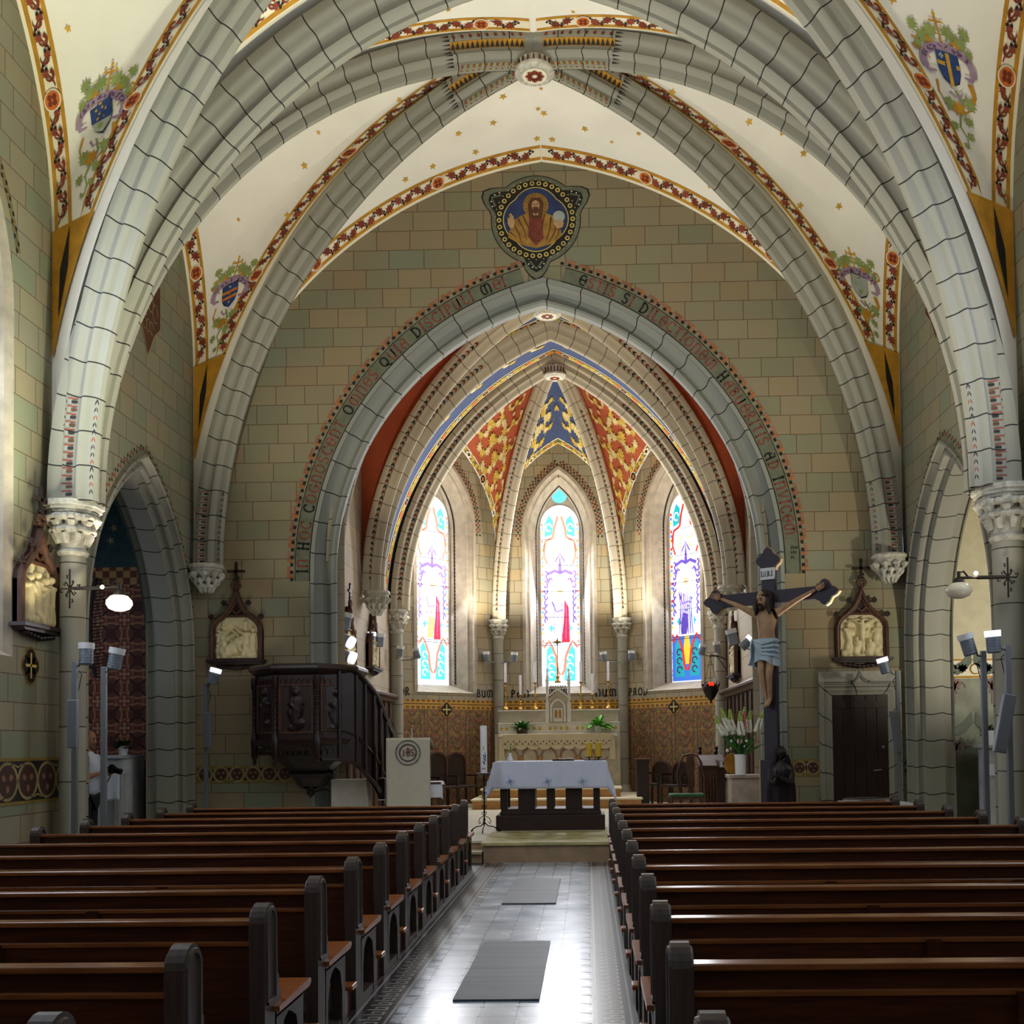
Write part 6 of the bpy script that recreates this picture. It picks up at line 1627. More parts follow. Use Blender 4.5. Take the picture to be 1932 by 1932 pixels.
# candlesticks
zsh = SZT+zs2
for i, (px_, pt, pbm, bs) in enumerate(((954, 1251, 1288, 1), (982, 1274, 1311, .8), (1010, 1249, 1288, 1), (1096, 1249, 1287, 1), (1118, 1271, 1310, .8), (1148, 1248, 1285, 1))):
    Yc = YH+.80; x_ = px_x(px_, 1330, Yc); zb_ = atY(px_, pbm, Yc).z-zsh; ztp = atY(px_, pt, Yc).z-zsh
    nm = ('outermost tall', 'short', 'innermost tall', 'innermost tall', 'short', 'outermost tall')[i]; sd = 'left' if i < 3 else 'right'
    e = empty('candlestick', (x_, Yc, zsh), '%s brass candlestick on the %s of the tabernacle' % (nm, sd), 'candlestick', 'brass candlesticks on the high altar')
    b = MB('brass'); r_ = .075*bs
    for q in range(3): a = q*2.1+.5; b.sphere((r_*.9*cos(a), r_*.9*sin(a), .018), .018, 'brass', 6)
    b.lathe([(0, .02), (r_, .02), (r_, .04), (r_*.5, .07), (.02, .11), (.032, .14), (.015, .17), (.014, zb_*.5), (.03, zb_*.52), (.03, zb_*.56), (.014, zb_*.6), (.013, zb_*.82), (.028, zb_*.86), (.013, zb_*.9), (.015, zb_-.03), (.055, zb_-.008), (.058, zb_), (0, zb_)], (0, 0, 0), 'brass', 14); b.build('stem', e)
    c = MB('paper'); c.cyl((0, 0, zb_), (0, 0, ztp), .026, 'paper', 12); c.build('candle', e)
# plants on the altar
q = atY(985, 1383, YH+.25)
potted_plant((q.x, YH+.25, SZT+zt1+.008), 'dark green leafy plant in a low brown bowl on the high altar', 'pot', 'terracotta pot', .15, .13, .40, 70, 5, 'leaf mid', broad=.035)
q = atY(1129, 1383, YH+.25)
potted_plant((q.x, YH+.25, SZT+zt1+.008), 'bright green upright plant in a white pot on the high altar', 'pot', 'white ceramic', .09, .17, .48, 46, 9, 'leaf bright', broad=.05)
# =====================================================================
# PAINTED COATS OF ARMS ON THE VAULT
# =====================================================================
def crest(ceil, cell, zc, parts, label, scale=1.0, mirror_=1):
    sx, back, kd, Sf, W, P = cell
    us = [i/400 for i in range(401)]; u0 = min(us, key=lambda u: abs(Sf(.5, u).z-zc))
    c0 = P(.5, u0, 0); e2 = (P(.5, u0+.01, 0)-c0).normalized(); Wd = W(u0)
    e1 = (P(min(.95, .5+.2/Wd), u0, 0)-P(.5-.2/Wd, u0, 0)); e1 = (e1-e2*e1.dot(e2)).normalized(); n_ = (P(.5, u0, .1)-c0).normalized()
    if e1.cross(e2).dot(n_) < 0: e1 = -e1
    mb = MB('leaf green paint', 'ochre paint', 'gold leaf paint', 'lilac paint', 'black paint')
    sg_ = 1 if (P(.5+.1/Wd, u0, 0)-c0).dot(e1) > 0 else -1
    def F2(a, b, d=.012):
        d = min(d, .012+(d-.035)*.5) if d > .03 else d
        # follow the web: walk along u with height, then sideways
        u = u0; bz = c0.z+b*scale*e2.z; u = min(us, key=lambda q: abs(Sf(.5, q).z-bz)); W_ = max(W(u), .05)
        s_q = min(.98, max(.02, .5+sg_*a*scale/W_)); return P(s_q, u, d)
    # stem with scrolling leaves
    stroke(mb, F2, [(0, -.28), (.06, -.42), (-.02, -.58), (-.06, -.70), (.0, -.82), (-.02, -.95)], .035, 'leaf green paint', .01)
    for x_, y_, s_, a_, m_ in ((-.12, -.46, .16, 1.2, 'leaf green paint'), (.14, -.40, .17, -1.2, 'leaf green paint'), (-.02, -.5, .18, .4, 'ochre paint'), (.07, -.62, .13, -1, 'leaf green paint'), (-.13, -.72, .12, 1.2, 'leaf green paint'), (.05, -.80, .10, -.8, 'leaf green paint'), (-.04, -.92, .08, 2.6, 'leaf green paint')):
        mb.face([F2(x_+a, y_+b, .040) for a, b in leaf_pts(s_, a_)], m_)
    stroke(mb, F2, [(.22, -.16), (.24, -.30), (.16, -.44), (.04, -.54)], .07, 'ochre paint', .02); stroke(mb, F2, [(-.20, -.20), (-.22, -.34), (-.16, -.46)], .03, 'ochre paint', .01)
    for sg in (-1, 1):
        for x_, y_, s_, a_, m_ in ((.10, .32, .17, -.5, 'leaf green paint'), (.22, .26, .15, -1.1, 'leaf green paint'), (.30, .36, .13, -.9, 'leaf green paint'), (.15, .22, .12, -.9, 'ochre paint'), (.30, .16, .10, -1.5, 'leaf green paint')):
            mb.face([F2(sg*(x_+0)+sg*a, y_+b, .040) for a, b in leaf_pts(s_, a_)], m_)
        stroke(mb, F2, [(0, .14), (sg*.08, .22), (sg*.20, .28)], .03, 'ochre paint', .01)
    stroke(mb, F2, [(0, .18), (0, .50)], .022, 'ochre paint'); stroke(mb, F2, [(-.06, .44), (.06, .44)], .022, 'ochre paint')
    for x_, y_ in ((0, .51), (-.07, .44), (.07, .44)): mb.face([F2(x_+a, y_+b, .041) for a, b in disc_pts(.02, 6)], 'gold leaf paint')
    # crozier and mitre
    cs = parts.get('cz', -1)
    stroke(mb, F2, [(cs*.20, .02), (cs*.30, .14)]+arc(cs*.33, .17, .06, .06, 200, 480, 8), .022, 'ochre paint')
    mb.face([F2(-cs*.14+a, .10+b, .042) for a, b in ((-.06, -.05), (.06, -.05), (.05, .03), (0, .13), (-.05, .03))], 'cream paint'); stroke(mb, F2, [(-cs*.14, .05), (-cs*.14, .2)], .012, 'ochre paint')
    # ribbon
    rb = arc(0, -.02, .30, .20, 195, -15, 16)
    stroke(mb, lambda a, b: F2(a, b, .046), rb, .085, 'lilac paint'); 
    for sg in (-1, 1): stroke(mb, lambda a, b: F2(a, b, .044), [(sg*.30, -.06), (sg*.26, -.12), (sg*.17, -.10)], .06, 'lilac paint', .03)
    stroke(mb, lambda a, b: F2(a, b, .045), [(-.08, -.30), (-.02, -.36), (.06, -.33), (.10, -.28)], .03, 'lilac paint', .01)
    txt = parts['txt']; n = len(txt); R1 = .30
    tw = sum(GLY[c_][0]+.14 for c_ in txt)*.05
    def FR(l, h):     # along the ribbon
        t_ = radians(165-150*(l/ max(tw, 1e-3))); return F2((.30-.028+h)*cos(t_)*1.0, -.02+(.20-.028+h)*sin(t_), .052)
    write(mb, FR, txt, 0, 0, .05, 'purple ink', .13)
    # shield
    shp = [(-.13, .12), (.13, .12), (.13, -.08), (.09, -.18), (0, -.25), (-.09, -.18), (-.13, -.08)]
    tl = parts.get('tilt', .15); rt = lambda a, b: (a*cos(tl)-b*sin(tl), a*sin(tl)+b*cos(tl))
    def FS(a, b, d=.054):
        x_, y_ = rt(a, b); return F2(x_, y_, d)
    mb.face([FS(a*1.04, b*1.04, .053) for a, b in shp], 'black paint'); mb.face([FS(a, b, .056) for a, b in shp], parts['field'])
    parts['draw'](mb, FS)
    o = mb.build('painted_crest', ceil); o['label'] = label
    return o
plain('purple ink', '#5d4a66', .8, var=0)
def dr_bars(mb, FS):
    for y_ in (.03, -.07): mb.face([FS(a, b, .060) for a, b in ((-.13, y_), (.13, y_), (.13, y_-.045), (-.13, y_-.045))], 'orange paint'); 
    for y_ in (.015, -.085): stroke(mb, lambda a, b: FS(a, b, .063), [(-.13, y_), (.13, y_)], .01, 'gold leaf paint')
    mb.face([FS(a, .075+b, .062) for a, b in star_pts(.028)], 'silver paint'); mb.face([FS(a, -.025+b, .062) for a, b in star_pts(.026)], 'gold leaf paint'); mb.face([FS(a, -.17+b, .062) for a, b in star_pts(.028)], 'gold leaf paint')
def dr_stars(mb, FS):
    for x_, y_ in ((-.06, .06), (.02, .06), (-.02, .0), (.06, .02), (-.05, -.05), (.03, -.06), (.0, .11)): mb.face([FS(x_+a, y_+b, .060) for a, b in star_pts(.022)], 'gold leaf paint')
    mb.face([FS(a, b, .060) for a, b in ((-.13, -.07), (.13, -.13), (.09, -.18), (0, -.25), (-.09, -.18))], 'silver paint'); mb.face([FS(-.02+a, -.15+b, .064) for a, b in disc_pts(.04, 10)], 'leaf green paint')
def dr_cross(mb, FS):
    stroke(mb, lambda a, b: FS(a, b, .060), [(0, .12), (0, -.25)], .045, 'gold leaf paint'); stroke(mb, lambda a, b: FS(a, b, .060), [(-.13, -.02), (.13, -.02)], .045, 'gold leaf paint')
    for q in range(4): mb.face([FS(-.075+.018*cos(q*pi/2)+a, .065+.018*sin(q*pi/2)+b, .062) for a, b in disc_pts(.014, 6)], 'silver paint')
def dr_flower(mb, FS):
    for q in range(5): mb.face([FS(.04*cos(q*1.257+1.57)+a, .03+.04*sin(q*1.257+1.57)+b, .060) for a, b in disc_pts(.026, 8)], 'red paint')
    stroke(mb, lambda a, b: FS(a, b, .060), [(0, .0), (0, -.2)], .012, 'leaf green paint')
    for sg in (-1, 1): stroke(mb, lambda a, b: FS(a, b, .061), [(0, -.18), (sg*.05, -.08), (sg*.08, -.02)], .03, 'leaf green paint', .008)
def find_cell(bi, sx): return next(c for c in ceil_objs[bi][1] if c[0] == sx and c[1] and c[2] == 's')
crest(ceil_objs[0][0], find_cell(0, -1), 8.62, dict(txt='VALES', field='blue paint', draw=dr_bars, cz=-1, tilt=.2), 'painted coat of arms with blue shield crossed by gold and orange bars', 1.0)
crest(ceil_objs[0][0], find_cell(0, 1), 8.55, dict(txt='BESSON', field='silver paint', draw=dr_flower, cz=1, tilt=-.2), 'painted coat of arms with silver shield and red flower', 1.0)
crest(ceil_objs[1][0], find_cell(1, -1), 8.75, dict(txt='GUERIN', field='blue paint', draw=dr_stars, cz=1, tilt=.35), 'painted coat of arms with blue starry shield over the left nave window', 1.0)
crest(ceil_objs[1][0], find_cell(1, 1), 9.0, dict(txt='BOVET', field='blue paint', draw=dr_cross, cz=-1, tilt=-.1), 'painted coat of arms with blue shield and gold cross', 1.0)

# =====================================================================
# DOOR
# =====================================================================
dx0, dx1 = px_x(1570, 1400, YW)-XC, px_x(1675, 1400, YW)-XC; dz = atY(1620, 1311, YW).z; dc = (dx0+dx1)/2; dw = (dx1-dx0)/2
fr = MB('rib stone', 'plain stone', 'black paint')
P_ = [(dc-dw, FL), (dc-dw, dz), (dc+dw, dz), (dc+dw, FL)]
fr.sweep(P_, [(.20, 0), (.20, -.07), (.13, -.07), (.115, -.045), (.10, -.05), (.07, -.06), (.04, -.045), (.0, -.04), (0, 0.0)], f_back, 'rib stone')
fr.box2(f_back(dc-dw-.20, dz+.19, -.065), f_back(dc+dw+.20, dz+.36, 0), 'plain stone')
og = [(dc-dw-.10, dz+.19), (dc-.20, dz+.19), (dc-.10, dz+.21), (dc-.04, dz+.26), (dc, dz+.34), (dc+.04, dz+.26), (dc+.10, dz+.21), (dc+.20, dz+.19), (dc+dw+.10, dz+.19)]
fr.sweep(og, [(.02, -.06), (.01, -.09), (-.02, -.09), (-.03, -.06)], f_back, 'rib stone'); 
stroke(fr, lambda a, b: f_back(a, b, -.094), og, .008, 'black paint')
door = struct(fr, 'door_1')
b = MB('dark oak')
for k in range(5): xa_ = dc-dw+2*dw*k/5; b.box2(f_back(xa_+.004, FL+.005, -.035), f_back(xa_+2*dw/5-.004, dz-.002, -.002), 'dark oak', bev=.003)
for z_ in (FL+.12, dz-.2): b.box2(f_back(dc-dw+.02, z_, -.05), f_back(dc+dw-.02, z_+.1, -.034), 'dark oak')
b.build('door_leaf', door)
plain('steel', '#b9bcc2', .25, .9, var=0)
b = MB('steel'); q = atY(1661, 1452, YW-.05); b.cyl(f_back(q.x-XC, q.z, -.04), f_back(q.x-XC, q.z, -.10), .012, 'steel', 8); b.tube([f_back(q.x-XC, q.z, -.095), f_back(q.x-XC-.12, q.z-.012, -.095)], .010, 'steel', 8); b.build('handle', door)
b = MB('steel'); q = atY(1666, 1409, YW-.05); b.cyl(f_back(q.x-XC, q.z, -.034), f_back(q.x-XC, q.z, -.06), .022, 'steel', 12); b.build('lock', door)

# =====================================================================
# STATIONS OF THE CROSS
# =====================================================================
plain('relief plaster', '#cdbf94', .6, var=.12, scale=12)
def frame_fn(origin, right, out):
    o = Vector(origin); r_ = Vector(right); n_ = Vector(out); return lambda a, b, d: o+r_*a+n_*d+Vector((0, 0, b))
def station(origin, right, out, label, caps, sc=1.0):
    F0 = frame_fn((0, 0, 0), right, out); F = lambda a, b, d: F0(a*sc, b*sc, d)
    e = empty('relief_panel', origin, label, 'relief')
    outl = [(-.41, -.03), (-.41, .45), (-.39, .54), (-.33, .62), (-.24, .69), (-.15, .78), (-.08, .90), (-.03, 1.02), (0, 1.10)]
    outl = outl+[(-x, y) for x, y in reversed(outl[:-1])]
    inn = [(-.335, .0), (-.335, .47), (-.32, .55), (-.27, .62), (-.18, .655)]; inn = inn+[(-x, y) for x, y in reversed(inn)]
    b = MB('dark oak', 'walnut'); b.prism(outl, F, .002, .05, 'dark oak')
    b.sweep(outl, [(.0, .0), (.0, .10), (-.02, .125), (-.045, .115), (-.055, .085), (-.075, .075), (-.078, .05)], F, 'walnut')
    b.sweep(inn, [(.03, .05), (.03, .085), (.01, .09), (-.002, .075), (-.002, .05)], F, 'walnut')
    for sg in (-1, 1): b.sweep([(sg*.30*q, y) for q, y in ((1, .66), (.6, .74), (.2, .76), (0, .70))], [(.012, .05), (.012, .08), (-.012, .08), (-.012, .05)], F, 'walnut')
    b.prism([(-.40, -.03), (.40, -.03), (.40, .0), (-.40, .0)], F, .05, .10, 'walnut'); b.build('frame', e)
    s_ = MB('dark oak'); s_.prism([(-.46, -.06), (.46, -.06), (.46, -.02), (-.46, -.02)], F, .0, .17, 'dark oak'); s_.prism([(-.40, -.10), (.40, -.10), (.45, -.06), (-.45, -.06)], F, .0, .14, 'dark oak')
    for k in range(9):
        a = -.28+.07*k; s_.sphere(F(a, -.115-.02*(4-abs(k-4))/2, .07), .045*sc, 'dark oak', 7, (1, .6, .8))
    s_.build('shelf', e)
    c = MB('dark oak')
    for sg in (-1, 1):
        for x_, y_ in ((.36, .64), (.16, .86)):
            for q in range(5):
                an = q*1.257; c.sphere(F(sg*(x_+.035+.028*cos(an)), y_+.02+.028*sin(an), .09), .022*sc, 'dark oak', 6)
            c.tube([F(sg*(x_-.05), y_-.02, .08), F(sg*(x_+.03), y_+.02, .09)], .014*sc, 'dark oak', 5)
    c.build('crockets', e)
    f_ = MB('walnut')
    for q in range(8): an = q*pi/4; f_.sphere(F(.06*cos(an), 1.155+.045*sin(an), .09), .032*sc, 'walnut', 7)
    f_.lathe([(.04, 0), (.03, .04), (.02, .05)], F(0, 1.08, .08), 'walnut', 8)
    f_.prism([(-.022, 1.19), (.022, 1.19), (.022, 1.50), (-.022, 1.50)], F, .07, .10, 'dark oak'); f_.prism([(-.11, 1.36), (.11, 1.36), (.11, 1.40), (-.11, 1.40)], F, .07, .10, 'dark oak')
    for x_, y_ in ((0, 1.51), (-.12, 1.38), (.12, 1.38)): f_.sphere(F(x_, y_, .085), .026*sc, 'dark oak', 6)
    for q in range(3): f_.sphere(F((-1)**q*.03, 1.22+.03*q, .085), .026*sc, 'dark oak', 6)
    f_.build('finial', e)
    r = MB('relief plaster')
    def hgt(x, y):
        h = 0
        for x0, y0, x1, y1, rr, hh in caps:
            dx, dy = x1-x0, y1-y0; L2 = dx*dx+dy*dy+1e-9; t_ = max(0, min(1, ((x-x0)*dx+(y-y0)*dy)/L2)); d_ = sqrt((x-x0-t_*dx)**2+(y-y0-t_*dy)**2)
            if d_ < rr: h = max(h, hh*sqrt(1-(d_/rr)**2)+hh*.25)
        return h
    def rf(s__, t__):
        y = .65*t__; k = 1.0 if y < .47 else max(.55, 1-((y-.47)/.185)**2*.45); x = (-.33+.66*s__)*k
        return F(x, y, .055+1.5*hgt(x, y)+.003*sin(x*60+y*31))
    r.grid(rf, 64, 60, 'relief plaster', True); r.build('relief', e)
    return e
def fig(x, y, s_=1, lean=0, arm=None, h=.035, hat=False, kneel=False):
    """relief figure standing on the ground line y"""
    L = [(x, y+.30*s_, x+lean, y+.16*s_, .055*s_, h), (x+lean, y+.16*s_, x+lean-.03*s_, y+.0, .05*s_, h*.9), (x+lean, y+.16*s_, x+lean+.03*s_, y, .045*s_, h*.9), (x, y+.39*s_, x, y+.40*s_, .034*s_, h*1.1), (x-.05*s_, y+.32*s_, x+.05*s_, y+.32*s_, .028*s_, h)]
    if arm: L += [(x, y+.31*s_, arm[0], arm[1], .017*s_, h*1.1)]
    if hat: L += [(x, y+.42*s_, x, y+.49*s_, .028*s_, h)]
    return L
cap_fall = fig(-.20, .10, .98, 0, (-.06, .25), hat=True)+fig(.15, .06, 1.02, 0, (-.02, .47), .04, hat=True)+fig(.26, .06, .98, -.01, (.1, .35), .03)+fig(-.28, .12, .8, 0, None, .02)+\
    [(-.12, .14, .06, .28, .075, .05), (-.18, .05, -.02, .12, .07, .05), (.10, .31, .11, .32, .042, .06), (.02, .26, .08, .12, .028, .055), (-.3, .20, -.05, .37, .022, .045), (-.05, .44, .24, .10, .020, .03), (-.30, .02, .30, .02, .03, .02)]
cap_cruc = [(0, .05, 0, .60, .022, .03), (-.2, .57, .2, .57, .018, .03), (0, .30, 0, .50, .05, .05), (0, .30, .01, .10, .035, .045), (-.03, .50, -.17, .575, .018, .05), (.03, .50, .17, .575, .018, .05), (0, .55, 0, .56, .035, .055)]+\
    fig(-.22, .10, 1.0, .02, (-.12, .42), .035)+fig(.24, .12, .95, -.02, (.14, .38), .03)+[(-.10, .06, -.06, .20, .065, .05), (-.09, .27, -.09, .28, .035, .05), (.10, .05, .14, .17, .07, .05), (.11, .24, .11, .25, .036, .05), (.20, .06, .26, .14, .06, .04), (-.28, .05, -.2, .08, .06, .04), (-.30, .02, .30, .02, .03, .02), (.08, .38, .10, .40, .04, .02)]
cap_group = fig(-.22, .04, 1.15, 0, (-.1, .3), .04)+fig(-.06, .06, 1.2, .01, None, .035)+fig(.08, .03, 1.15, -.01, (-.02, .3), .045)+fig(.22, .04, 1.2, 0, (.1, .36), .04)+fig(.15, .12, 1.1, 0, None, .02)+[(-.30, .02, .30, .02, .03, .02), (-.1, .12, .0, .05, .05, .04)]
def on_back(px, py): q = atY(px, py, YW-.01); return (q.x, YW-.002, q.z)
station(on_back(449, 1243), (1, 0, 0), (0, -1, 0), 'plaster relief of a kneeling fall in dark gabled frame left of the chancel arch', cap_fall, .98)
station(on_back(1625, 1239), (1, 0, 0), (0, -1, 0), 'carved plaster relief of a crucifixion in a dark oak gabled frame above the door', cap_cruc, .98)
q = atX(70, 1178, XC-HW+.05); station((XC-HW+.002, q.y, q.z), (0, 1, 0), (1, 0, 0), 'carved plaster relief with standing figures in an oak frame on the left nave wall', cap_group, 1.0)
q = atX(704, 1258, XC-CW+.06); station((XC-CW+.002, q.y, q.z), (0, 1, 0), (1, 0, 0), 'relief in narrow dark frame on the left chancel wall nearer the windows', cap_group, .95)
q = atX(637, 1262, XC-CW+.06); station((XC-CW+.002, 18.0, 3.0), (0, 1, 0), (1, 0, 0), 'relief in dark frame on the left chancel wall half hidden behind the arch jamb', cap_fall, .95)
q = atX(1394, 1262, XC+CW-.06); station((XC+CW-.002, 20.6, 2.95), (0, -1, 0), (-1, 0, 0), 'relief in dark frame on the right chancel wall beside the crucifix', cap_group, .95)

# =====================================================================
# SPOTLIGHTS, LOUDSPEAKERS, BRACKET LAMPS
# =====================================================================
plain('lamp grey', '#7c8490', .4, .3, var=0); plain('lamp white', '#d7d8da', .5, var=0); plain('collar lit', '#e8e8ea', .5, emit='#f2f5ff', es=.9, var=0); plain('lens lit', '#ffffff', .3, emit='#f4f6ff', es=9, var=0); plain('lens off', '#8f9296', .2, var=0); plain('pole grey', '#777b80', .45, .4, var=0)
def lamp_head(parent, c, dr, r=.078, L=.24, lit=False, m_='lamp grey'):
    c = Vector(c); d = Vector(dr).normalized(); a = c-d*L/2
    b = MB(m_, 'lamp grey'); b.lathe([(0, 0), (r*.75, .0), (r*.92, .015), (r*.92, L*.74), (r*.6, L*.74)], a, m_, 20, True, ax=d)
    for k in range(4): b.lathe([(r*.93, L*(.2+.12*k)), (r*.97, L*(.21+.12*k)), (r*.93, L*(.22+.12*k))], a, 'lamp grey', 20, True, ax=d)
    h = b.build('lamp_head', parent)
    cw = 'collar lit' if lit else 'lamp white'; b = MB(cw); b.lathe([(r*.92, L*.72), (r*1.06, L*.72), (r*1.08, L), (r*.95, L), (r*.93, L*.80), (r*.7, L*.78)], a, cw, 24, True, ax=d); b.build('collar', h)  # lit heads: glow put into the collar, as lens light showing through
    b = MB('lens lit' if lit else 'lens off'); b.lathe([(0, L*.90), (r*.93, L*.90)], a, 'lens lit' if lit else 'lens off', 20, False, ax=d); b.build('lens', h)
    return h
def lamp_stand(pxp, Y, ytop, heads, label, zb=0, wd=.055):
    x = px_x(pxp, 1450, Y); zt = atY(pxp, ytop, Y).z
    e = empty('lamp_stand', (x, Y, zb), label, 'lamp')
    b = MB('pole grey'); b.box2((-wd/2, -wd/2, .012), (wd/2, wd/2, zt-zb), 'pole grey', bev=.004); b.box2((-.10, -.10, 0), (.10, .10, .012), 'pole grey'); b.build('pole', e)
    for (hx_, hy_, dr, lit) in heads:
        q = atY(hx_, hy_, Y-.05); c = Vector((q.x-x, -.05, q.z-zb)); lamp_head(e, c, dr, lit=lit)
        k = MB('pole grey'); d = Vector(dr).normalized(); j_ = Vector((0, 0, zt-zb-.06)); side = 1 if c.x > 0 else -1
        k.tube([j_, Vector((c.x*.4, -.03, zt-zb-.05)), c-d*.06-Vector((side*.07, 0, 0))], .012, 'pole grey', 6); k.tube([j_, j_+Vector((side*.05, .05, -.08)), j_+Vector((0, .06, -.3))], .005, 'black iron', 5); k.build('arm', e)
    return e
lamp_stand(141, 11.25, 1248, [(163, 1234, (.0, .02, 1), False)], 'grey floor pole with upright spotlight in front of left nave column')
lamp_stand(196, 11.15, 1258, [(218, 1243, (.20, .0, 1), False)], 'grey floor pole with tilted spotlight just right of left nave column')
lamp_stand(389, 15.2, 1290, [(404, 1276, (.28, .0, 1), True)], 'grey floor pole with small lit spotlight below the kneeling relief', FL)
lamp_stand(1860, 11.2, 1228, [(1826, 1216, (-.28, .0, 1), False)], 'grey floor pole with unlit spotlight before the right chapel opening')
lamp_stand(1906, 11.05, 1216, [(1874, 1211, (-.08, -.05, 1), True)], 'grey floor pole with brightly lit spotlight beside the right nave column')
lamp_stand(1697, 15.3, 1265, [(1668, 1256, (-.28, .0, 1), True)], 'grey floor pole with lit spotlight right of the dark door', FL)
def speaker(px, py, Y, w_, h_, tilt, label):
    q = atY(px, py, Y); b = MB('lamp grey'); b.box((0, 0, 0), (w_, .07, h_), 'lamp grey', bev=.006)
    e = b.build('column_speaker'); tag(e, label, 'loudspeaker'); e.location = q; e.rotation_euler = (0, tilt, 0)
    g_ = MB('pole grey'); g_.box((0, -.037, 0), (w_*.8, .004, h_*.95), 'pole grey'); g_.build('grille', e)
speaker(138, 1366, 11.13, .10, .52, 0, 'slim grey column loudspeaker on the pole before the left nave column')
speaker(391, 1377, 15.09, .10, .52, 0, 'slim grey column loudspeaker on the pole below the kneeling relief')
speaker(1895, 1365, 10.95, .13, .62, .20, 'tilted grey column loudspeaker on the pole beside the right nave column')
speaker(1691, 1380, 15.2, .11, .60, -.12, 'tilted grey column loudspeaker on the pole right of the door')
def wall_spot(px, py, Y, dr, lit, label, anchor, grp=None, r=.075):
    q = atY(px, py, Y); e = empty('spotlight', q, label, 'spotlight', grp); lamp_head(e, (0, 0, 0), dr, r=r, L=r*3, lit=lit)
    k = MB('pole grey'); a = Vector(anchor)-q; k.tube([Vector(dr).normalized()*(-r), Vector((a.x*.3, a.y*.3, -.12)), Vector((a.x, a.y, -.12))], .012, 'pole grey', 6); k.build('arm', e)
SPX = XC-(SH-.04)
wall_spot(917, 1239, YB-.35, (-.02, 0, 1), False, 'small white spotlight left of the inner left apse column', (SPX, YB-.1, 0))
wall_spot(970, 1240, YB-.35, (.08, 0, 1), False, 'small white spotlight right of the inner left apse column', (SPX, YB-.1, 0))
wall_spot(1139, 1239, YB-.35, (-.12, 0, 1), False, 'small white spotlight left of the inner right apse column', (XC+SH, YB-.1, 0))
wall_spot(1191, 1237, YB-.35, (.05, 0, 1), False, 'small white spotlight right of the inner right apse column', (XC+SH, YB-.1, 0))
wall_spot(754, 1229, Y2-.35, (.15, 0, 1), False, 'grey spotlight at the outer left apse column', (XC-CW+.1, Y2, 0))
wall_spot(786, 1233, Y2-.3, (-.25, .1, 1), False, 'grey spotlight just left of the left apse window foot', (XC-CW+.2, Y2, 0))
wall_spot(1353, 1221, Y2-.4, (-.12, 0, 1), False, 'grey spotlight at the outer right apse column', (XC+CW-.1, Y2, 0))
wall_spot(1325, 1226, Y2-.3, (.2, .1, 1), False, 'grey spotlight just right of the right apse window foot', (XC+CW-.2, Y2, 0))
wall_spot(652, 1172, 17.0, (.2, 0, 1), False, 'large grey spotlight behind the left arch jamb, topmost of its cluster', (XC-CW+.02, 17.3, 3), r=.095)
wall_spot(652, 1207, 16.9, (1, -.1, -.55), True, 'lit spotlight of the left jamb cluster, middle one, facing down right', (XC-CW+.02, 17.1, 3), r=.095)
wall_spot(654, 1237, 16.8, (1, -.1, -.4), True, 'lit spotlight of the left jamb cluster, lowest one above the pulpit', (XC-CW+.02, 17, 3), r=.095)
wall_spot(700, 1206, 19.9, (.02, 0, 1), True, 'grey spotlight before the far left chancel relief', (XC-CW+.02, 20, 3), r=.09)
wall_spot(717, 1208, 20.2, (.12, 0, 1), False, 'grey spotlight close to the right of the one before the far left chancel relief', (XC-CW+.02, 20.2, 3), r=.085)
wall_spot(1382, 1202, 18.4, (-.25, 0, 1), False, 'grey spotlight on the right chancel wall left of the crucified figure', (XC+CW-.02, 18.4, 3), r=.095)
wall_spot(1409, 1213, 17.9, (.8, -.2, .75), True, 'lit spotlight close behind the loincloth of the crucifix', (XC+CW-.02, 18, 3), r=.085)
spot('lamp_spot', atY(655, 1210, 17.0)+Vector((.15, -.05, 0)), (XC-3.4, 18.4, 2.9), 40, (1, .95, .8), 100)
plain('globe lit', '#fff4d8', .3, emit='#ffe9c0', es=5, var=0); plain('globe off', '#d8cdb0', .25, var=.05); plain('bulb lit', '#ffffff', .3, emit='#fff2dc', es=30, var=0); plain('old bronze', '#2c251f', .45, .6, var=.1)
def bracket_lamp(col_x, Y, z, gx, gz, bx, bz, sgn, lit, label):
    e = empty('bracket_lamp', (col_x, Y, z), label, 'lamp'); b = MB('old bronze')
    for q in range(8):
        an = q*pi/4; rr = .12 if q % 2 == 0 else .08; b.tube([(0, -.02, 0), (rr*cos(an)*.8, -.02, rr*sin(an)*1.3), (rr*cos(an+.3), -.02, rr*sin(an+.3)*1.3), (rr*cos(an+.3)*.7, -.02, rr*sin(an+.3))], .009, 'old bronze', 5)
    b.tube([(0, -.02, .22), (0, -.02, -.22)], .010, 'old bronze', 5); b.build('wall_plate', e)
    L = gx-col_x; k = MB('old bronze'); k.tube([(0, -.04, 0), (L, -.04, .0)], .016, 'old bronze', 6)
    for q in range(16): k.sphere((L*(.1+.55*q/16), -.04, 0), .022, 'old bronze', 6)
    k.tube([(L*.8, -.04, 0), (L*.9, -.04, .07), (L, -.04, .05), (L, -.04, -.06)], .012, 'old bronze', 5); k.build('arm', e)
    zz = gz-z; s_ = MB('globe lit' if lit else 'globe off'); s_.lathe([(.03, .10), (.09, .09), (.135, .04), (.14, 0), (.11, -.05), (.05, -.075), (0, -.08)], (L, -.04, zz), 'globe lit' if lit else 'globe off', 24); s_.build('shade', e)
    c = MB('old bronze'); c.lathe([(.02, .22), (.02, .16), (.05, .14), (.07, .10), (.02, .095)], (L, -.04, zz), 'old bronze', 14); c.build('shade_cap', e)
    q = MB('bulb lit'); q.sphere((bx-col_x, -.05, bz-z+.0), .022, 'bulb lit', 10); q.build('bulb', e)
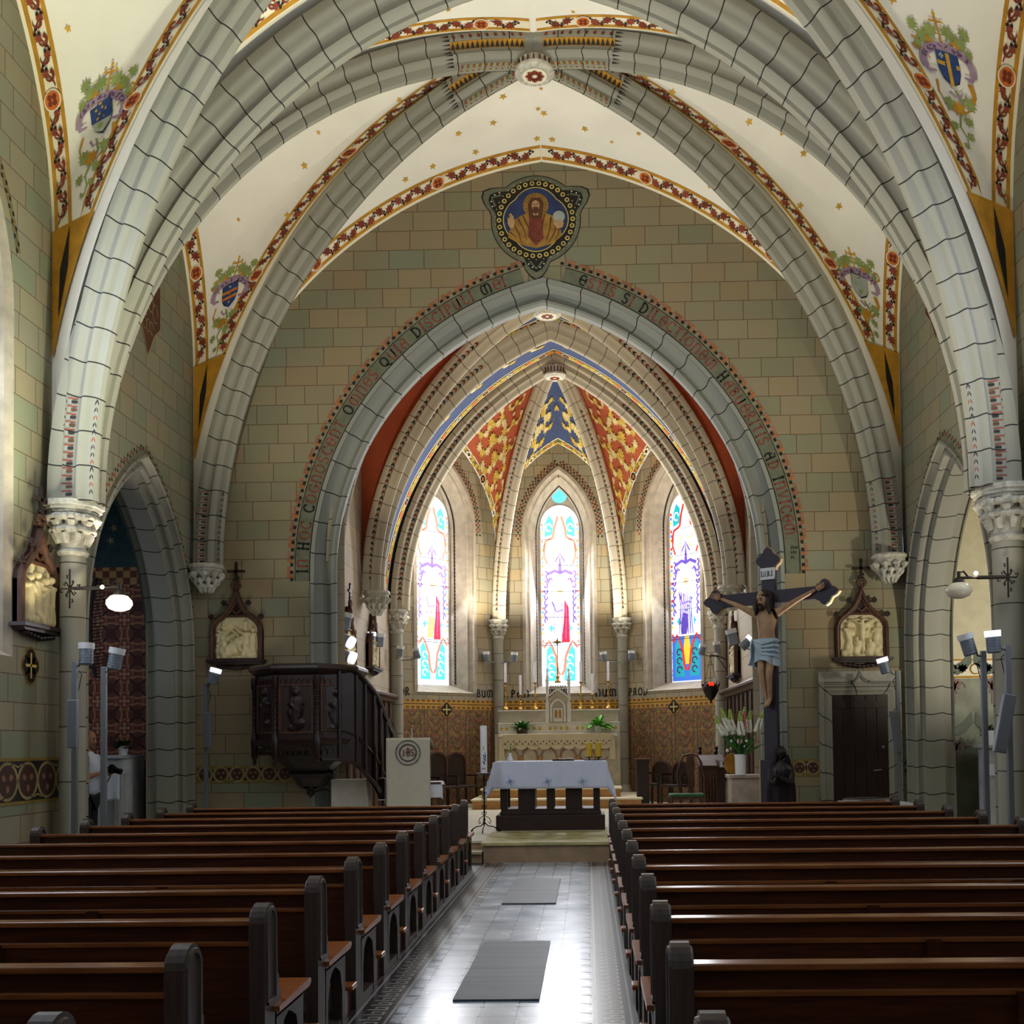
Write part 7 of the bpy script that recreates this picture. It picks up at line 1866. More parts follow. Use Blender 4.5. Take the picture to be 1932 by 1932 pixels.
YBk = 11.45; cl_x = XC-5.25+.0; q1 = atY(228, 1141, YBk); q2 = atY(197, 1109, YBk)
bracket_lamp(cl_x+.10, YBk, atY(150, 1111, YBk).z, q1.x, q1.z, q2.x, q2.z, 1, True, 'wrought bracket with glowing white glass shade on left nave column')
q1 = atY(1807, 1117, YBk); q2 = atY(1838, 1083, YBk)
bracket_lamp(XC+5.35-.12, YBk, atY(1885, 1090, YBk).z, q1.x, q1.z, q2.x, q2.z, -1, False, 'wrought bracket with unlit cream glass shade on right nave column')
# sanctuary lamp
q = atY(1341, 1297, 21.2); e = empty('sanctuary_lamp', q, 'hanging bronze oil lamp with red glow beside the right apse window', 'lamp')
plain('red glow', '#ff2010', .3, emit='#ff1a08', es=5, var=0)
b = MB('old bronze'); b.lathe([(0, -.34), (.02, -.30), (.03, -.26), (.09, -.20), (.15, -.08), (.17, .0), (.16, .03), (.10, .0)], (0, 0, 0), 'old bronze', 16)
for k in range(6): a = k*pi/3; b.sphere((.16*cos(a), .16*sin(a), .05), .03, 'old bronze', 6); b.tube([(.16*cos(a), .16*sin(a), .0), (.19*cos(a), .19*sin(a), .10), (.15*cos(a), .15*sin(a), .12)], .008, 'old bronze', 5)
b.build('bowl', e)
for k in range(3):
    a = k*2.094+.4; c = MB('old bronze')
    for i in range(14): t_ = i/13; c.sphere((.16*(1-t_)*cos(a), .16*(1-t_)*sin(a), .05+.55*t_), .012, 'old bronze', 6)
    c.build('chain', e)
c = MB('red glow'); c.lathe([(0, -.03), (.045, -.03), (.055, .05), (.05, .10), (.0, .10)], (0, -.06, .0), 'red glow', 14); c.build('glass', e)
c = MB('old bronze'); tx_ = XC+CW-.05-q.x; c.tube([(0, 0, .60), (0, 0, .66), (tx_*.5, .3, .66), (tx_, .7, .62)], .016, 'old bronze', 6); c.tube([(tx_*.4, .25, .66), (tx_, .7, .40)], .010, 'old bronze', 6); c.build('bracket', e)

# =====================================================================
# PULPIT
# =====================================================================
PCx, PCy = atY(559, 1330, 14.9).x, 15.62; RR = .78
pz = lambda py, Y=14.92: atY(559, py, Y).z
zc1, zc0, zb1, zb0, ztip = pz(1252), pz(1268), pz(1396), pz(1406), atY(568, 1508, 15.5).z
ang = [radians(-90-22.5+45*k) for k in range(-2, 4)]
def ring(R_, z, cy=0): 
    L = []
    for a in ang:
        x, y = R_*cos(a), R_*sin(a); y = min(y, 16.0-PCy-.005); L.append((x, y, z))
    L = [(L[0][0], 16.0-PCy-.005, z)]+L+[(L[-1][0], 16.0-PCy-.005, z)]
    return L
def loft(mb, rings, mat):
    n = len(rings[0]); vs = [p for r_ in rings for p in r_]; fs = [(i*n+k, i*n+k+1, (i+1)*n+k+1, (i+1)*n+k) for i in range(len(rings)-1) for k in range(n-1)]
    fs += [tuple(range(n))[::-1], tuple((len(rings)-1)*n+k for k in range(n))]; mb.mesh(vs, fs, mat)
pu = empty('pulpit', (PCx, PCy, 0), 'dark carved oak pulpit hanging on the wall left of the chancel arch with curved stair', 'pulpit')
b = MB('dark oak'); loft(b, [ring(RR, zb0), ring(RR*1.06, zb0), ring(RR*1.08, zb1), ring(RR, zb1+.03), ring(RR, zc0-.02)], 'dark oak'); b.build('body', pu)
b = MB('dark oak'); loft(b, [ring(RR*.98, zc0-.05), ring(RR*1.04, zc0-.02), ring(RR*1.10, zc0+.02), ring(RR*1.14, zc0+.05), ring(RR*1.13, zc1-.03), ring(RR*1.06, zc1)], 'dark oak'); b.build('cornice', pu)
for k in range(5):
    a0, a1 = ang[k], ang[k+1]; P0 = Vector((RR*cos(a0), RR*sin(a0), 0)); P1 = Vector((RR*cos(a1), RR*sin(a1), 0)); mid = (P0+P1)/2; t_ = (P1-P0).normalized(); n_ = mid.normalized()
    if mid.y > .30: continue
    F = lambda a, z, d: mid+t_*a+n_*d+Vector((0, 0, z)); Lh = (P1-P0).length/2
    p = MB('dark oak', 'walnut'); zz0, zz1 = zb1+.12, zc0-.20
    p.sweep([(-Lh+.08, zz0), (-Lh+.08, zz1), (Lh-.08, zz1), (Lh-.08, zz0), (-Lh+.08, zz0)], [(.03, 0), (.03, .02), (0, .02), (-.01, .0)], F, 'walnut')
    cps = [(0, zz0+.12, 0, zz0+.44, .075, .05), (0, zz0+.56, 0, zz0+.58, .05, .055), (-.08, zz0+.40, .02, zz0+.30, .03, .055), (.08, zz0+.42, .05, zz0+.2, .03, .05), (-.05, zz0+.05, .06, zz0+.12, .06, .04), (-.04, zz0+.1, -.1, zz0+.3, .03, .03), (0, zz0+.5, 0, zz0+.66, .09, .015)]
    def hg(x, y):
        h = 0
        for x0, y0, x1, y1, rr, hh in cps:
            dx, dy = x1-x0, y1-y0; L2 = dx*dx+dy*dy+1e-9; s_ = max(0, min(1, ((x-x0)*dx+(y-y0)*dy)/L2)); d_ = sqrt((x-x0-s_*dx)**2+(y-y0-s_*dy)**2)
            if d_ < rr: h = max(h, hh*sqrt(1-(d_/rr)**2))
        return h
    p.grid(lambda s_, r_: F(-Lh+.09+(2*Lh-.18)*s_, zz0+(zz1-zz0)*r_, .004+hg(-Lh+.09+(2*Lh-.18)*s_, zz0+(zz1-zz0)*r_)), 24, 36, 'dark oak', True)
    for q in range(6): x_ = -Lh+.10+(2*Lh-.20)*q/5; p.sweep(arch_path(.035, zz1+.06, .045, 5, zz1+.03, x_), [(.010, 0), (.010, .02), (-.004, .02), (-.004, 0)], F, 'walnut')
    for q in range(5): x_ = -Lh+.12+(2*Lh-.24)*q/4; p.sweep(arch_path(.04, zb0-.10, .05, 5, zb0-.14, x_), [(.012, -.02), (.012, .02), (-.004, .02), (-.004, -.02)], F, 'dark oak')
    p.build('carved_panel', pu)
for k in range(6):
    a = ang[k]; x, y = RR*1.03*cos(a), RR*1.03*sin(a)
    if y > .30: continue
    c = MB('dark oak'); c.lathe([(.0, zb0-.30), (.02, zb0-.28), (.035, zb0-.24), (.02, zb0-.22), (.05, zb0-.17), (.05, zb0-.05), (.055, zb0), (.055, zb1), (.04, zb1+.05), (.032, zb1+.1), (.032, zc0-.25), (.05, zc0-.2), (.05, zc0-.05)], (x, y, 0), 'dark oak', 10)
    for q in range(8): c.sphere((x, y, zb1+.15+.08*q), .042, 'dark oak', 6, (1, 1, .6))
    c.build('corner_post', pu)
b = MB('dark oak'); rs = []
for r_, z_ in ((RR*.95, zb0), (RR*.80, zb0-.06), (RR*.72, zb0-.16), (RR*.50, zb0-.30), (RR*.36, zb0-.40), (RR*.42, zb0-.43), (RR*.30, zb0-.50), (RR*.22, zb0-.62)):
    rs.append(ring(r_, z_))
loft(b, rs[::-1], 'dark oak')
cyp = 16.0-PCy-.26; b.lathe([(0, ztip), (.03, ztip+.04), (.07, ztip+.07), (.05, ztip+.11), (.11, ztip+.16), (.08, ztip+.20), (.12, ztip+.27), (.16, zb0-.50), (.18, zb0-.40)], (0, cyp*.3, 0), 'dark oak', 12)
for q in range(10): a = q*.63; b.sphere((.13*cos(a), cyp*.3+.13*sin(a), ztip+.20+.03*(q % 2)), .04, 'dark oak', 6); b.sphere((.30*cos(a), cyp*.3*0+.05+.26*sin(a)*.6, zb0-.42), .05, 'dark oak', 6)
b.build('pendant', pu)
# stair parapet
def st_pt(t_):   # plan
    pts = [(RR*cos(ang[3])+.0, RR*sin(ang[3])+.02), (RR*cos(ang[4])+.02, RR*sin(ang[4])-.06), (.88, -.30), (1.00, -.02), (1.03, .35), (1.03, 1.0), (1.03, 1.8)]
    x = t_*(len(pts)-1); i = min(len(pts)-2, int(x)); f_ = x-i; a = Vector(pts[i]); c = Vector(pts[i+1]); return a.lerp(c, f_)
def st_z(t_): return (zc1-.06)-(1.45)*max(0, t_-.12)**1.35, (zb0-.22)-1.25*max(0, t_-.10)**1.25
sp_ = MB('dark oak', 'walnut')
def smooth_pt(t_):
    return (st_pt(max(0, t_-.05))+st_pt(t_)+st_pt(min(1, t_+.05)))/3
T_list = [i/40 for i in range(41)]
for off, d_ in ((0, 1),):
    def gp(s_, r_, o=0.0):
        p = smooth_pt(s_); t2 = (smooth_pt(min(1, s_+.02))-smooth_pt(max(0, s_-.02))).normalized(); n2 = Vector((t2.y, -t2.x)); zt_, zb_ = st_z(s_); zb_ = max(.30, zb_); q = p+n2*o; return (q.x, q.y, zb_+(zt_-zb_)*r_)
    sp_.grid(lambda a, c: gp(a, c, .0), 40, 2, 'dark oak', True); sp_.grid(lambda a, c: gp(a, c, -.05), 40, 2, 'dark oak', True)
    sp_.grid(lambda a, c: gp(a, 1, .05-.13*c), 40, 1, 'walnut', True); sp_.grid(lambda a, c: tuple(Vector(gp(a, 1, .05-.13*c))+Vector((0, 0, .05))), 40, 1, 'dark oak', True)
    sp_.tube([Vector(gp(t_, 1, .03))+Vector((0, 0, .02)) for t_ in T_list], .035, 'dark oak', 6); sp_.tube([Vector(gp(t_, .0, .02)) for t_ in T_list], .03, 'dark oak', 6); sp_.tube([Vector(gp(t_, .32, .012)) for t_ in T_list], .018, 'dark oak', 5)
    for i in range(4, 38, 5): sp_.tube([gp(i/40, .02, .02), gp(i/40, .98, .02)], .028, 'dark oak', 6)
sp_.build('stair_parapet', pu)
q0, q1 = atY(624, 1471, 15.7), atY(690, 1471, 15.7)
b = MB('pale stone'); b.prism([(q0.x, FL), (q1.x+.08, FL), (q1.x, q0.z), (q0.x, q0.z)], lambda a, z, d: (a, 15.72+d, z), 0, .26, 'pale stone'); thing(b, 'stone_block', 'pale plastered stair block standing under the pulpit', 'block')
b = MB('black iron', 'lamp white'); q = atY(722, 1488, 15.9); b.box((0, 0, 0), (.10, .20, .32), 'black iron', bev=.01); b.box((0, -.1, .165), (.11, .02, .012), 'lamp white'); b.box((0, -.1, -.165), (.11, .02, .012), 'lamp white'); b.box2((-.02, -.02, FL-q.z), (.02, .02, -.16), 'black iron'); o = thing(b, 'stage_box', 'black box on a post between the pulpit stair and the lectern', 'box'); o.location = q

# =====================================================================
# FIGURES
# =====================================================================
def skin_obj(name, pts, edges, radii, mat, parent=None, sub=2):
    me = bpy.data.meshes.new(name); me.from_pydata([tuple(p) for p in pts], edges, []); me.materials.append(MATS[mat])
    o = bpy.data.objects.new(name, me); COL.objects.link(o)
    if parent: o.parent = parent
    md = o.modifiers.new('skin', 'SKIN'); md.use_smooth_shade = True
    sv = me.skin_vertices[0].data if len(me.skin_vertices) else None
    for i, r_ in enumerate(radii): sv[i].radius = (r_, r_) if not isinstance(r_, tuple) else r_; 
    sv[0].use_root = True
    ss = o.modifiers.new('sub', 'SUBSURF'); ss.levels = sub; ss.render_levels = sub
    return o
def head_mesh(mb, c, fwd, up, s_=1.0, skin='statue skin', eye='eye dark', lip='lip'):
    f = Vector(fwd).normalized(); u = Vector(up); u = (u-f*u.dot(f)).normalized(); r_ = f.cross(u); c = Vector(c)
    def G(a, b):
        th = pi*a; ph = 2*pi*b; x, y, z = sin(th)*sin(ph), sin(th)*cos(ph), cos(th)
        w_ = .074*(1-.22*max(0, -z)**1.5); dpt = .094 if z > -.2 else .094*(1-.18*(-z-.2))
        px_, py_, pz_ = x*w_, y*dpt, z*.118
        if y > .5 and abs(x) < .3 and -.35 < z < .15: py_ += .022*(1-abs(x)/.3)*(1-abs(z+.12)/.28 if abs(z+.12) < .28 else 0)     # nose
        if y > .6 and abs(abs(x)-.33) < .16 and .0 < z < .28: py_ -= .010
        if y > .5 and abs(x) < .3 and z < -.75: py_ += .010
        return c+(r_*px_+f*py_+u*pz_)*s_
    mb.grid(G, 22, 28, skin, True)
    for sg in (-1, 1):
        mb.sphere(c+(r_*sg*.027+f*.080+u*.012)*s_, .0095*s_, eye, 8); mb.sphere(c+(r_*sg*.075+f*-.005+u*-.005)*s_, .022*s_, skin, 8, (.45, .8, 1.2))
        mb.tube([c+(r_*sg*.012+f*.086+u*.034)*s_, c+(r_*sg*.030+f*.083+u*.038)*s_, c+(r_*sg*.046+f*.070+u*.030)*s_], .0045*s_, eye, 5)
    mb.tube([c+(r_*-.022+f*.080+u*-.058)*s_, c+(f*.087+u*-.055)*s_, c+(r_*.022+f*.080+u*-.058)*s_], .006*s_, lip, 6)
    return f, u, r_
def hand(parent, wrist, dir_, palm_n, thumb_side, mat, curl=.6, s_=1.0, name='hand'):
    w_ = Vector(wrist); d = Vector(dir_).normalized(); n_ = Vector(palm_n); n_ = (n_-d*n_.dot(d)).normalized(); s = d.cross(n_)*thumb_side
    b = MB(mat); M = Matrix((s, n_, d)).transposed()
    b.sphere(w_+d*.045*s_, .045*s_, mat, 10, (.95, .36, 1.05), M=M)
    for k in range(4):
        L = (.066, .076, .072, .056)[k]*s_; base = w_+d*.082*s_+s*(.030-.020*k)*s_
        p = [base-d*.02*s_]; dd = d.copy(); pos = base; p.append(pos)
        for j in range(3):
            an = curl*(.5+.35*j); dd = (dd*cos(an)+n_*sin(an)).normalized(); nn_ = n_; pos = pos+dd*L*(.45, .32, .25)[j]; p.append(pos)
            n_loc = n_
        b.tube(p, [.0095*s_, .0095*s_, .0085*s_, .008*s_, .006*s_], mat, 7)
    tb_ = w_+d*.02*s_+s*.03*s_; b.tube([w_+d*.01*s_+s*.015*s_, tb_, tb_+(d*.6+s*.7+n_*.25).normalized()*.032*s_, tb_+(d*.8+s*.45+n_*.5).normalized()*.062*s_], [.013*s_, .012*s_, .010*s_, .007*s_], mat, 7)
    return b.build(name, parent)
plain('statue skin', '#a98463', .55, var=.15, scale=10); plain('eye dark', '#1c1512', .4, var=0); plain('lip', '#7a4438', .5, var=0); plain('hair brown', '#20130c', .6, var=.3, scale=30); plain('loincloth', '#a9bcc9', .75, var=.08); plain('cross wood', '#2b2433', .6, var=.15); plain('gilt edge', '#b69a72', .5, var=.1); plain('skin', '#a9745a', .5, var=.08); plain('white shirt', '#cfd4e2', .8, var=.03); plain('dark trousers', '#12141c', .8, var=.1); plain('grey hair', '#2c2724', .7, var=.2, scale=40)
# --- crucifix
CYc = 15.2; cq = atY(1452, 1127, CYc); RA = radians(33); ca, sa = cos(RA), sin(RA)
CF = lambda a, b, d: Vector((a*ca-d*sa, -a*sa-d*ca, b))
e = empty('crucifix', (cq.x, CYc, FL), 'large dark standing crucifix with painted figure right of the chancel arch', 'crucifix')
zA = cq.z-FL; zT = atY(1450, 1034, CYc).z-FL
def cross_end(cx_, cy_, dx, dy):
    """ogee lobed end shape around tip direction"""
    n_ = (-dy, dx); P_ = []
    for t_, w_ in ((-.02, .10), (.03, .12), (.07, .17), (.12, .185), (.17, .15), (.21, .08), (.27, .05), (.31, 0)):
        P_.append((t_, w_))
    L = [(cx_+dx*t_+n_[0]*w_, cy_+dy*t_+n_[1]*w_) for t_, w_ in P_]+[(cx_+dx*t_-n_[0]*w_, cy_+dy*t_-n_[1]*w_) for t_, w_ in reversed(P_[:-1])]
    return L
b = MB('cross wood', 'gilt edge'); bw = .10
b.prism([(-bw, .35), (bw, .35), (bw, zT-.24), (-bw, zT-.24)], CF, -.05, .05, 'cross wood'); b.build('upright_beam', e)
b = MB('cross wood'); b.prism([(-.76, zA-.09), (.76, zA-.09), (.76, zA+.09), (-.76, zA+.09)], CF, -.047, .053, 'cross wood'); b.build('cross_beam', e)
for cx_, cy_, dx, dy in ((0, zT-.30, 0, 1), (-.74, zA, -1, 0), (.74, zA, 1, 0)):
    b = MB('cross wood', 'gilt edge'); pl_ = cross_end(cx_, cy_, dx, dy); b.prism(pl_, CF, -.055, .058, 'cross wood'); b.prism([(x*1.0+(x-cx_-dx*.12)*.07, y+(y-cy_-dy*.12)*.07) for x, y in pl_], CF, -.056, .03, 'gilt edge'); b.build('beam_end', e)
b = MB('lamp white', 'black paint'); z0 = zT-.47; b.prism([(-.11, z0), (.11, z0), (.11, z0+.17), (-.11, z0+.17)], CF, .052, .066, 'lamp white'); write(b, lambda a, c: CF(a, c, .070), 'I.W.R.I', -.098, z0+.045, .075, 'black paint', .13, gap=.05, xs=.74); b.build('title_plate', e)
b = MB('cross wood', 'gilt edge'); b.prism([(-.13, .28), (.13, .28), (.13, 1.06), (-.13, 1.06)], CF, -.10, .14, 'cross wood'); b.prism([(-.16, 0), (.16, 0), (.16, .29), (-.16, .29)], CF, -.14, .18, 'cross wood'); b.prism([(-.145, .285), (-.13, .285), (-.13, 1.06), (-.145, 1.06)], CF, -.10, .145, 'gilt edge'); b.build('base', e)
fg = empty('figure', (0, 0, zA)); fg.parent = e
C2 = lambda a, b, d=.12: CF(a, b, d+.0)
P_ = [C2(0, -.72), C2(0, -.58, .13), C2(0, -.42, .15), C2(0, -.27, .13), C2(-.01, -.17, .13), C2(.17, -.25, .12), C2(.44, -.10, .11), C2(.74, .035, .10), C2(-.17, -.25, .12), C2(-.44, -.10, .11), C2(-.74, .035, .10), C2(.085, -.78, .13), C2(.065, -1.13, .23), C2(.035, -1.49, .13), C2(.02, -1.60, .20), C2(-.085, -.78, .13), C2(-.06, -1.14, .21), C2(-.02, -1.50, .12), C2(-.02, -1.62, .17)]
E_ = [(0, 1), (1, 2), (2, 3), (3, 4), (3, 5), (5, 6), (6, 7), (3, 8), (8, 9), (9, 10), (0, 11), (11, 12), (12, 13), (13, 14), (0, 15), (15, 16), (16, 17), (17, 18)]
R__ = [(.13, .095), (.115, .08), (.15, .10), (.12, .085), .05, .062, .040, .025, .062, .040, .025, .085, .052, .034, .026, .085, .052, .034, .026]
skin_obj('body', P_, E_, R__, 'statue skin', fg)
hd = MB('statue skin', 'eye dark', 'lip'); fw = CF(-.25, -.35, 1); hc_ = C2(-.02, -.055, .19); head_mesh(hd, hc_, fw, CF(-.15, 1, .25), 1.12); hd.build('head', fg)
hr = MB('hair brown'); f0 = Vector(fw).normalized()
hr.sphere(hc_-f0*.028+Vector((0, 0, .03)), .105, 'hair brown', 14, (1, 1, 1.12))
for sg in (-1, 1):
    for q in range(3): hr.tube([hc_+CF(sg*.075, .05, -.03+.02*q), hc_+CF(sg*.10, -.04, .0+.02*q), hc_+CF(sg*.095, -.14, .01+.02*q), hc_+CF(sg*.11, -.22, .03)], [.03, .035, .03, .012], 'hair brown', 7)
hr.sphere(hc_+f0*.065+Vector((0, 0, -.095)), .048, 'hair brown', 10, (.9, .8, 1.1)); hr.tube([hc_+f0*.1+CF(-.03, -.045, 0), hc_+f0*.108+CF(0, -.038, 0), hc_+f0*.1+CF(.03, -.045, 0)], .009, 'hair brown', 6); hr.build('hair', fg)
cr_ = MB('old bronze')
for q in range(3):
    pts = [hc_+CF(.098*cos(2*pi*k/20), .055+.012*sin(k*2.2+q*2), .09*sin(2*pi*k/20)) for k in range(21)]; cr_.tube(pts, .008, 'old bronze', 5)
for k in range(16): a = 2*pi*k/16; cr_.cyl(hc_+CF(.1*cos(a), .055, .092*sin(a)), hc_+CF(.14*cos(a+.2), .075+.02*(k % 2), .13*sin(a+.2)), .004, 'old bronze', 5, r2=.001)
cr_.build('crown', fg)
for sg in (-1, 1): hand(fg, C2(sg*.745, .037, .10), CF(sg*.85, .35, .1), CF(0, 0, 1), -sg, 'statue skin', .45, 1.05)
lc_ = MB('loincloth')
def loin(s_, t_):
    an = 2*pi*s_; z_ = -.62-.36*t_-.05*sin(an*2+1)*t_; fo = 1+.045*sin(an*9+t_*4)+.03*sin(an*5); rx = (.155+.035*t_)*fo; rd = (.115+.035*t_)*fo; return CF(rx*cos(an), z_, .125+rd*sin(an))
lc_.grid(loin, 60, 12, 'loincloth', True)
lc_.grid(lambda s_, t_: CF(-.17-.05*t_+.05*sin(s_*6), -.62-.42*t_*(1-.15*s_), .06+.16*s_+.02*sin(t_*7)), 12, 12, 'loincloth', True)
for q in range(4): lc_.tube([CF(-.16+.01*q, -.64-.03*q, .22), CF(-.02, -.70-.05*q, .27), CF(.14, -.66-.07*q, .24), CF(.18, -.66-.08*q, .14)], .024, 'loincloth', 6)
o = lc_.build('loincloth', fg)
# --- dark robed statue
plain('dark bronze', '#2c2629', .35, .5, var=.2, scale=10)
sq = atY(1473, 1500, 14.9); zt_ = atY(1473, 1408, 14.9).z
e = empty('statue', (sq.x+.02, 14.95, FL), 'dark hooded robed statue standing at the foot of the crucifix', 'statue'); H_ = zt_-FL; b = MB('dark bronze')
def rb_(s_, t_):
    an = 2*pi*s_; pr = [(0, .17), (.1, .165), (.3, .15), (.5, .145), (.66, .165), (.75, .155), (.81, .10), (.845, .062)]
    z_ = t_*.845
    for (z0_, r0_), (z1_, r1_) in zip(pr, pr[1:]):
        if z_ <= z1_+1e-9: r_ = r0_+(r1_-r0_)*(z_-z0_)/(z1_-z0_); break
    r_ *= 1+.05*sin(an*9+t_*3)*(1-t_)+.03*sin(an*4-t_*5); return (r_*1.12*cos(an), r_*.85*sin(an), z_*H_)
b.grid(rb_, 48, 30, 'dark bronze', True); b.lathe([(0, 0), (.21, 0), (.21, .05), (.17, .06), (0, .06)], (0, 0, 0), 'dark bronze', 20)
b.sphere((0, .015, H_*.925), .088, 'dark bronze', 16, (1, 1.05, 1.15))
b.tube([(.13, -.02, H_*.74), (.12, -.12, H_*.60), (.02, -.19, H_*.62), (-.08, -.20, H_*.66)], [.05, .045, .035, .028], 'dark bronze', 8); b.tube([(-.13, -.02, H_*.74), (-.16, -.12, H_*.60), (-.12, -.19, H_*.60), (-.10, -.21, H_*.64)], [.05, .045, .035, .028], 'dark bronze', 8)
b.tube([(.07, -.05, H_*.9), (.11, -.02, H_*.78), (.16, 0, H_*.5), (.17, .02, H_*.2)], [.03, .045, .05, .04], 'dark bronze', 8); b.tube([(-.07, -.05, H_*.9), (-.11, -.02, H_*.78), (-.16, 0, H_*.5), (-.17, .02, H_*.2)], [.03, .045, .05, .04], 'dark bronze', 8)
b.build('robe', e); hd = MB('dark bronze'); head_mesh(hd, (-.01, -.035, H_*.915), (-.35, -1, -.25), (0, 0, 1), .72, 'dark bronze', 'dark bronze', 'dark bronze'); hd.build('head', e)
hand(e, (-.09, -.205, H_*.655), (-.3, -.3, 1), (1, 0, 0), 1, 'dark bronze', .3, .8)
# --- visitor in the left chapel opening
vx, vy = atY(166, 1400, 13.55).x, 13.55
e = empty('person', (vx, vy, 0), 'person in white shirt and dark trousers in profile holding a camera behind left nave column', 'person'); k = 1.83/1.78
V = lambda x, y, z: Vector((x, y, z))*k
P_ = [V(0, 0, .95), V(.01, 0, 1.12), V(.015, 0, 1.32), V(-.01, 0, 1.48), V(-.01, 0, 1.54), V(-.01, -.18, 1.43), V(-.03, -.23, 1.17), V(-.01, .18, 1.43), V(-.03, .23, 1.17)]
skin_obj('shirt', P_, [(0, 1), (1, 2), (2, 3), (3, 4), (3, 5), (5, 6), (3, 7), (7, 8)], [(.13, .16), (.135, .155), (.125, .165), (.08, .10), .055, .062, .055, .062, .055], 'white shirt', e)
skin_obj('body', [V(-.01, 0, 1.50), V(0, 0, 1.58), V(-.01, -.10, 1.42), V(-.01, -.18, 1.42), V(-.03, -.235, 1.15), V(.20, -.10, 1.26), V(-.01, .10, 1.42), V(-.01, .18, 1.42), V(-.03, .235, 1.15), V(.20, .10, 1.26)], [(0, 1), (0, 2), (2, 3), (3, 4), (4, 5), (0, 6), (6, 7), (7, 8), (8, 9)], [.055, .052, .05, .045, .038, .027, .05, .045, .038, .027], 'skin', e)
skin_obj('trousers', [V(0, 0, .98), V(0, -.09, .90), V(.01, -.10, .50), V(-.02, -.10, .08), V(0, .09, .90), V(.0, .11, .50), V(-.05, .11, .08)], [(0, 1), (1, 2), (2, 3), (0, 4), (4, 5), (5, 6)], [(.125, .15), .095, .07, .055, .095, .07, .055], 'dark trousers', e)
for sy in (-1, 1):
    s_ = MB('black iron'); s_.sphere(V(.04, sy*.105, .045), .06, 'black iron', 10, (2.2, .8, .72)); s_.build('shoe', e)
hd = MB('skin', 'eye dark', 'lip'); hc_ = V(.01, 0, 1.685); head_mesh(hd, hc_, (1, 0, -.22), (0, 0, 1), 1.0, 'skin'); hd.build('head', e)
hr = MB('grey hair'); hr.sphere(hc_+Vector((-.022, 0, .030)), .092, 'grey hair', 16, (1.0, .9, 1.02)); hr.build('hair', e)
for sy in (-1, 1): hand(e, V(.20, sy*.10, 1.26), (1, -sy*.35, .15), (0, -sy, .1), -1 if sy < 0 else 1, 'skin', .65)
c = MB('black iron'); cpos = (vx+.31*k, vy, 1.295*k); c.box((0, 0, 0), (.075, .14, .095), 'black iron', bev=.012); c.cyl((.035, 0, -.005), (.125, 0, -.03), .036, 'black iron', 14, r2=.040); c.box((0, 0, .055), (.05, .06, .03), 'black iron', bev=.006)
o = thing(c, 'camera', 'black camera held in the hands of the person at left', 'camera'); o.location = cpos
s_ = MB('black iron'); s_.tube([(-.02, -.07, .04), (-.08, -.07, -.10), (-.14, -.03, -.25), (-.12, .02, -.26), (-.06, .07, -.1), (-.02, .07, .04)], .007, 'black iron', 5); s_.build('strap', o)

# =====================================================================
# PEDESTAL WITH FLOWERS, CHAIR, STALLS, FONT
# =====================================================================
plain('marble beige', '#a39484', .45, var=.2, scale=5); plain('bud green', '#a3bb58', .6, var=.15, scale=30); plain('petal white', '#e6e6d4', .6, var=.06, scale=40); plain('petal pink', '#d47a7c', .6, var=.15, scale=40); plain('petal rose', '#d9a3ac', .6, var=.1, scale=30); plain('green seat', '#2c5a2a', .8, var=.2, scale=18)
YF = 15.5; x0, x1 = px_x(1380, 1500, YF), px_x(1448, 1500, YF); zt_ = atY(1411, 1462, YF).z
e = empty('pedestal', ((x0+x1)/2, YF+.2, FL), 'square beige marble pedestal left of the crucifix foot', 'pedestal'); w_ = x1-x0
b = MB('marble beige'); b.box2((-w_/2, -.2, 0), (w_/2, .24, zt_-FL-.05), 'marble beige', bev=.008); b.build('body', e)
b = MB('marble beige'); b.box2((-w_/2-.03, -.23, zt_-FL-.05), (w_/2+.03, .27, zt_-FL), 'marble beige', bev=.008); b.build('top_slab', e)
fx = px_x(1397, 1440, YF); zv = atY(1397, 1423, YF).z-zt_
e = empty('flower_vase', (fx, YF+.02, zt_), 'tall white vase with big bouquet of white and pink gladioli on the marble pedestal', 'vase')
b = MB('white ceramic'); b.lathe([(0, 0), (.075, 0), (.078, .02), (.08, zv-.04), (.09, zv), (.082, zv), (.07, zv-.05), (0, zv-.05)], (0, 0, 0), 'white ceramic', 24); b.build('vase', e)
lf = MB('leaf mid', 'leaf dark'); rnd = random.Random(21)
for k_ in range(60):
    a = rnd.random()*6.28; el = rnd.uniform(.5, 1.4); L = rnd.uniform(.2, .5); d = Vector((cos(a)*cos(el), sin(a)*cos(el)*.7, sin(el))); p0 = Vector((rnd.uniform(-.05, .05), rnd.uniform(-.05, .05), zv-.03)); sd = d.cross(Vector((0, 1, .1))).normalized()*.010
    p1 = p0+d*L*.5; p2 = p0+d*L+Vector((0, 0, -.08*L)); lf.face([p0-sd, p1-sd*1.6, p2, p1+sd*1.6, p0+sd], 'leaf dark' if k_ % 2 else 'leaf mid')
lf.build('foliage', e)
def F_at(px, py, Y=YF): q = atY(px, py, Y); return Vector((q.x-fx, Y-YF-.02, q.z-zt_))
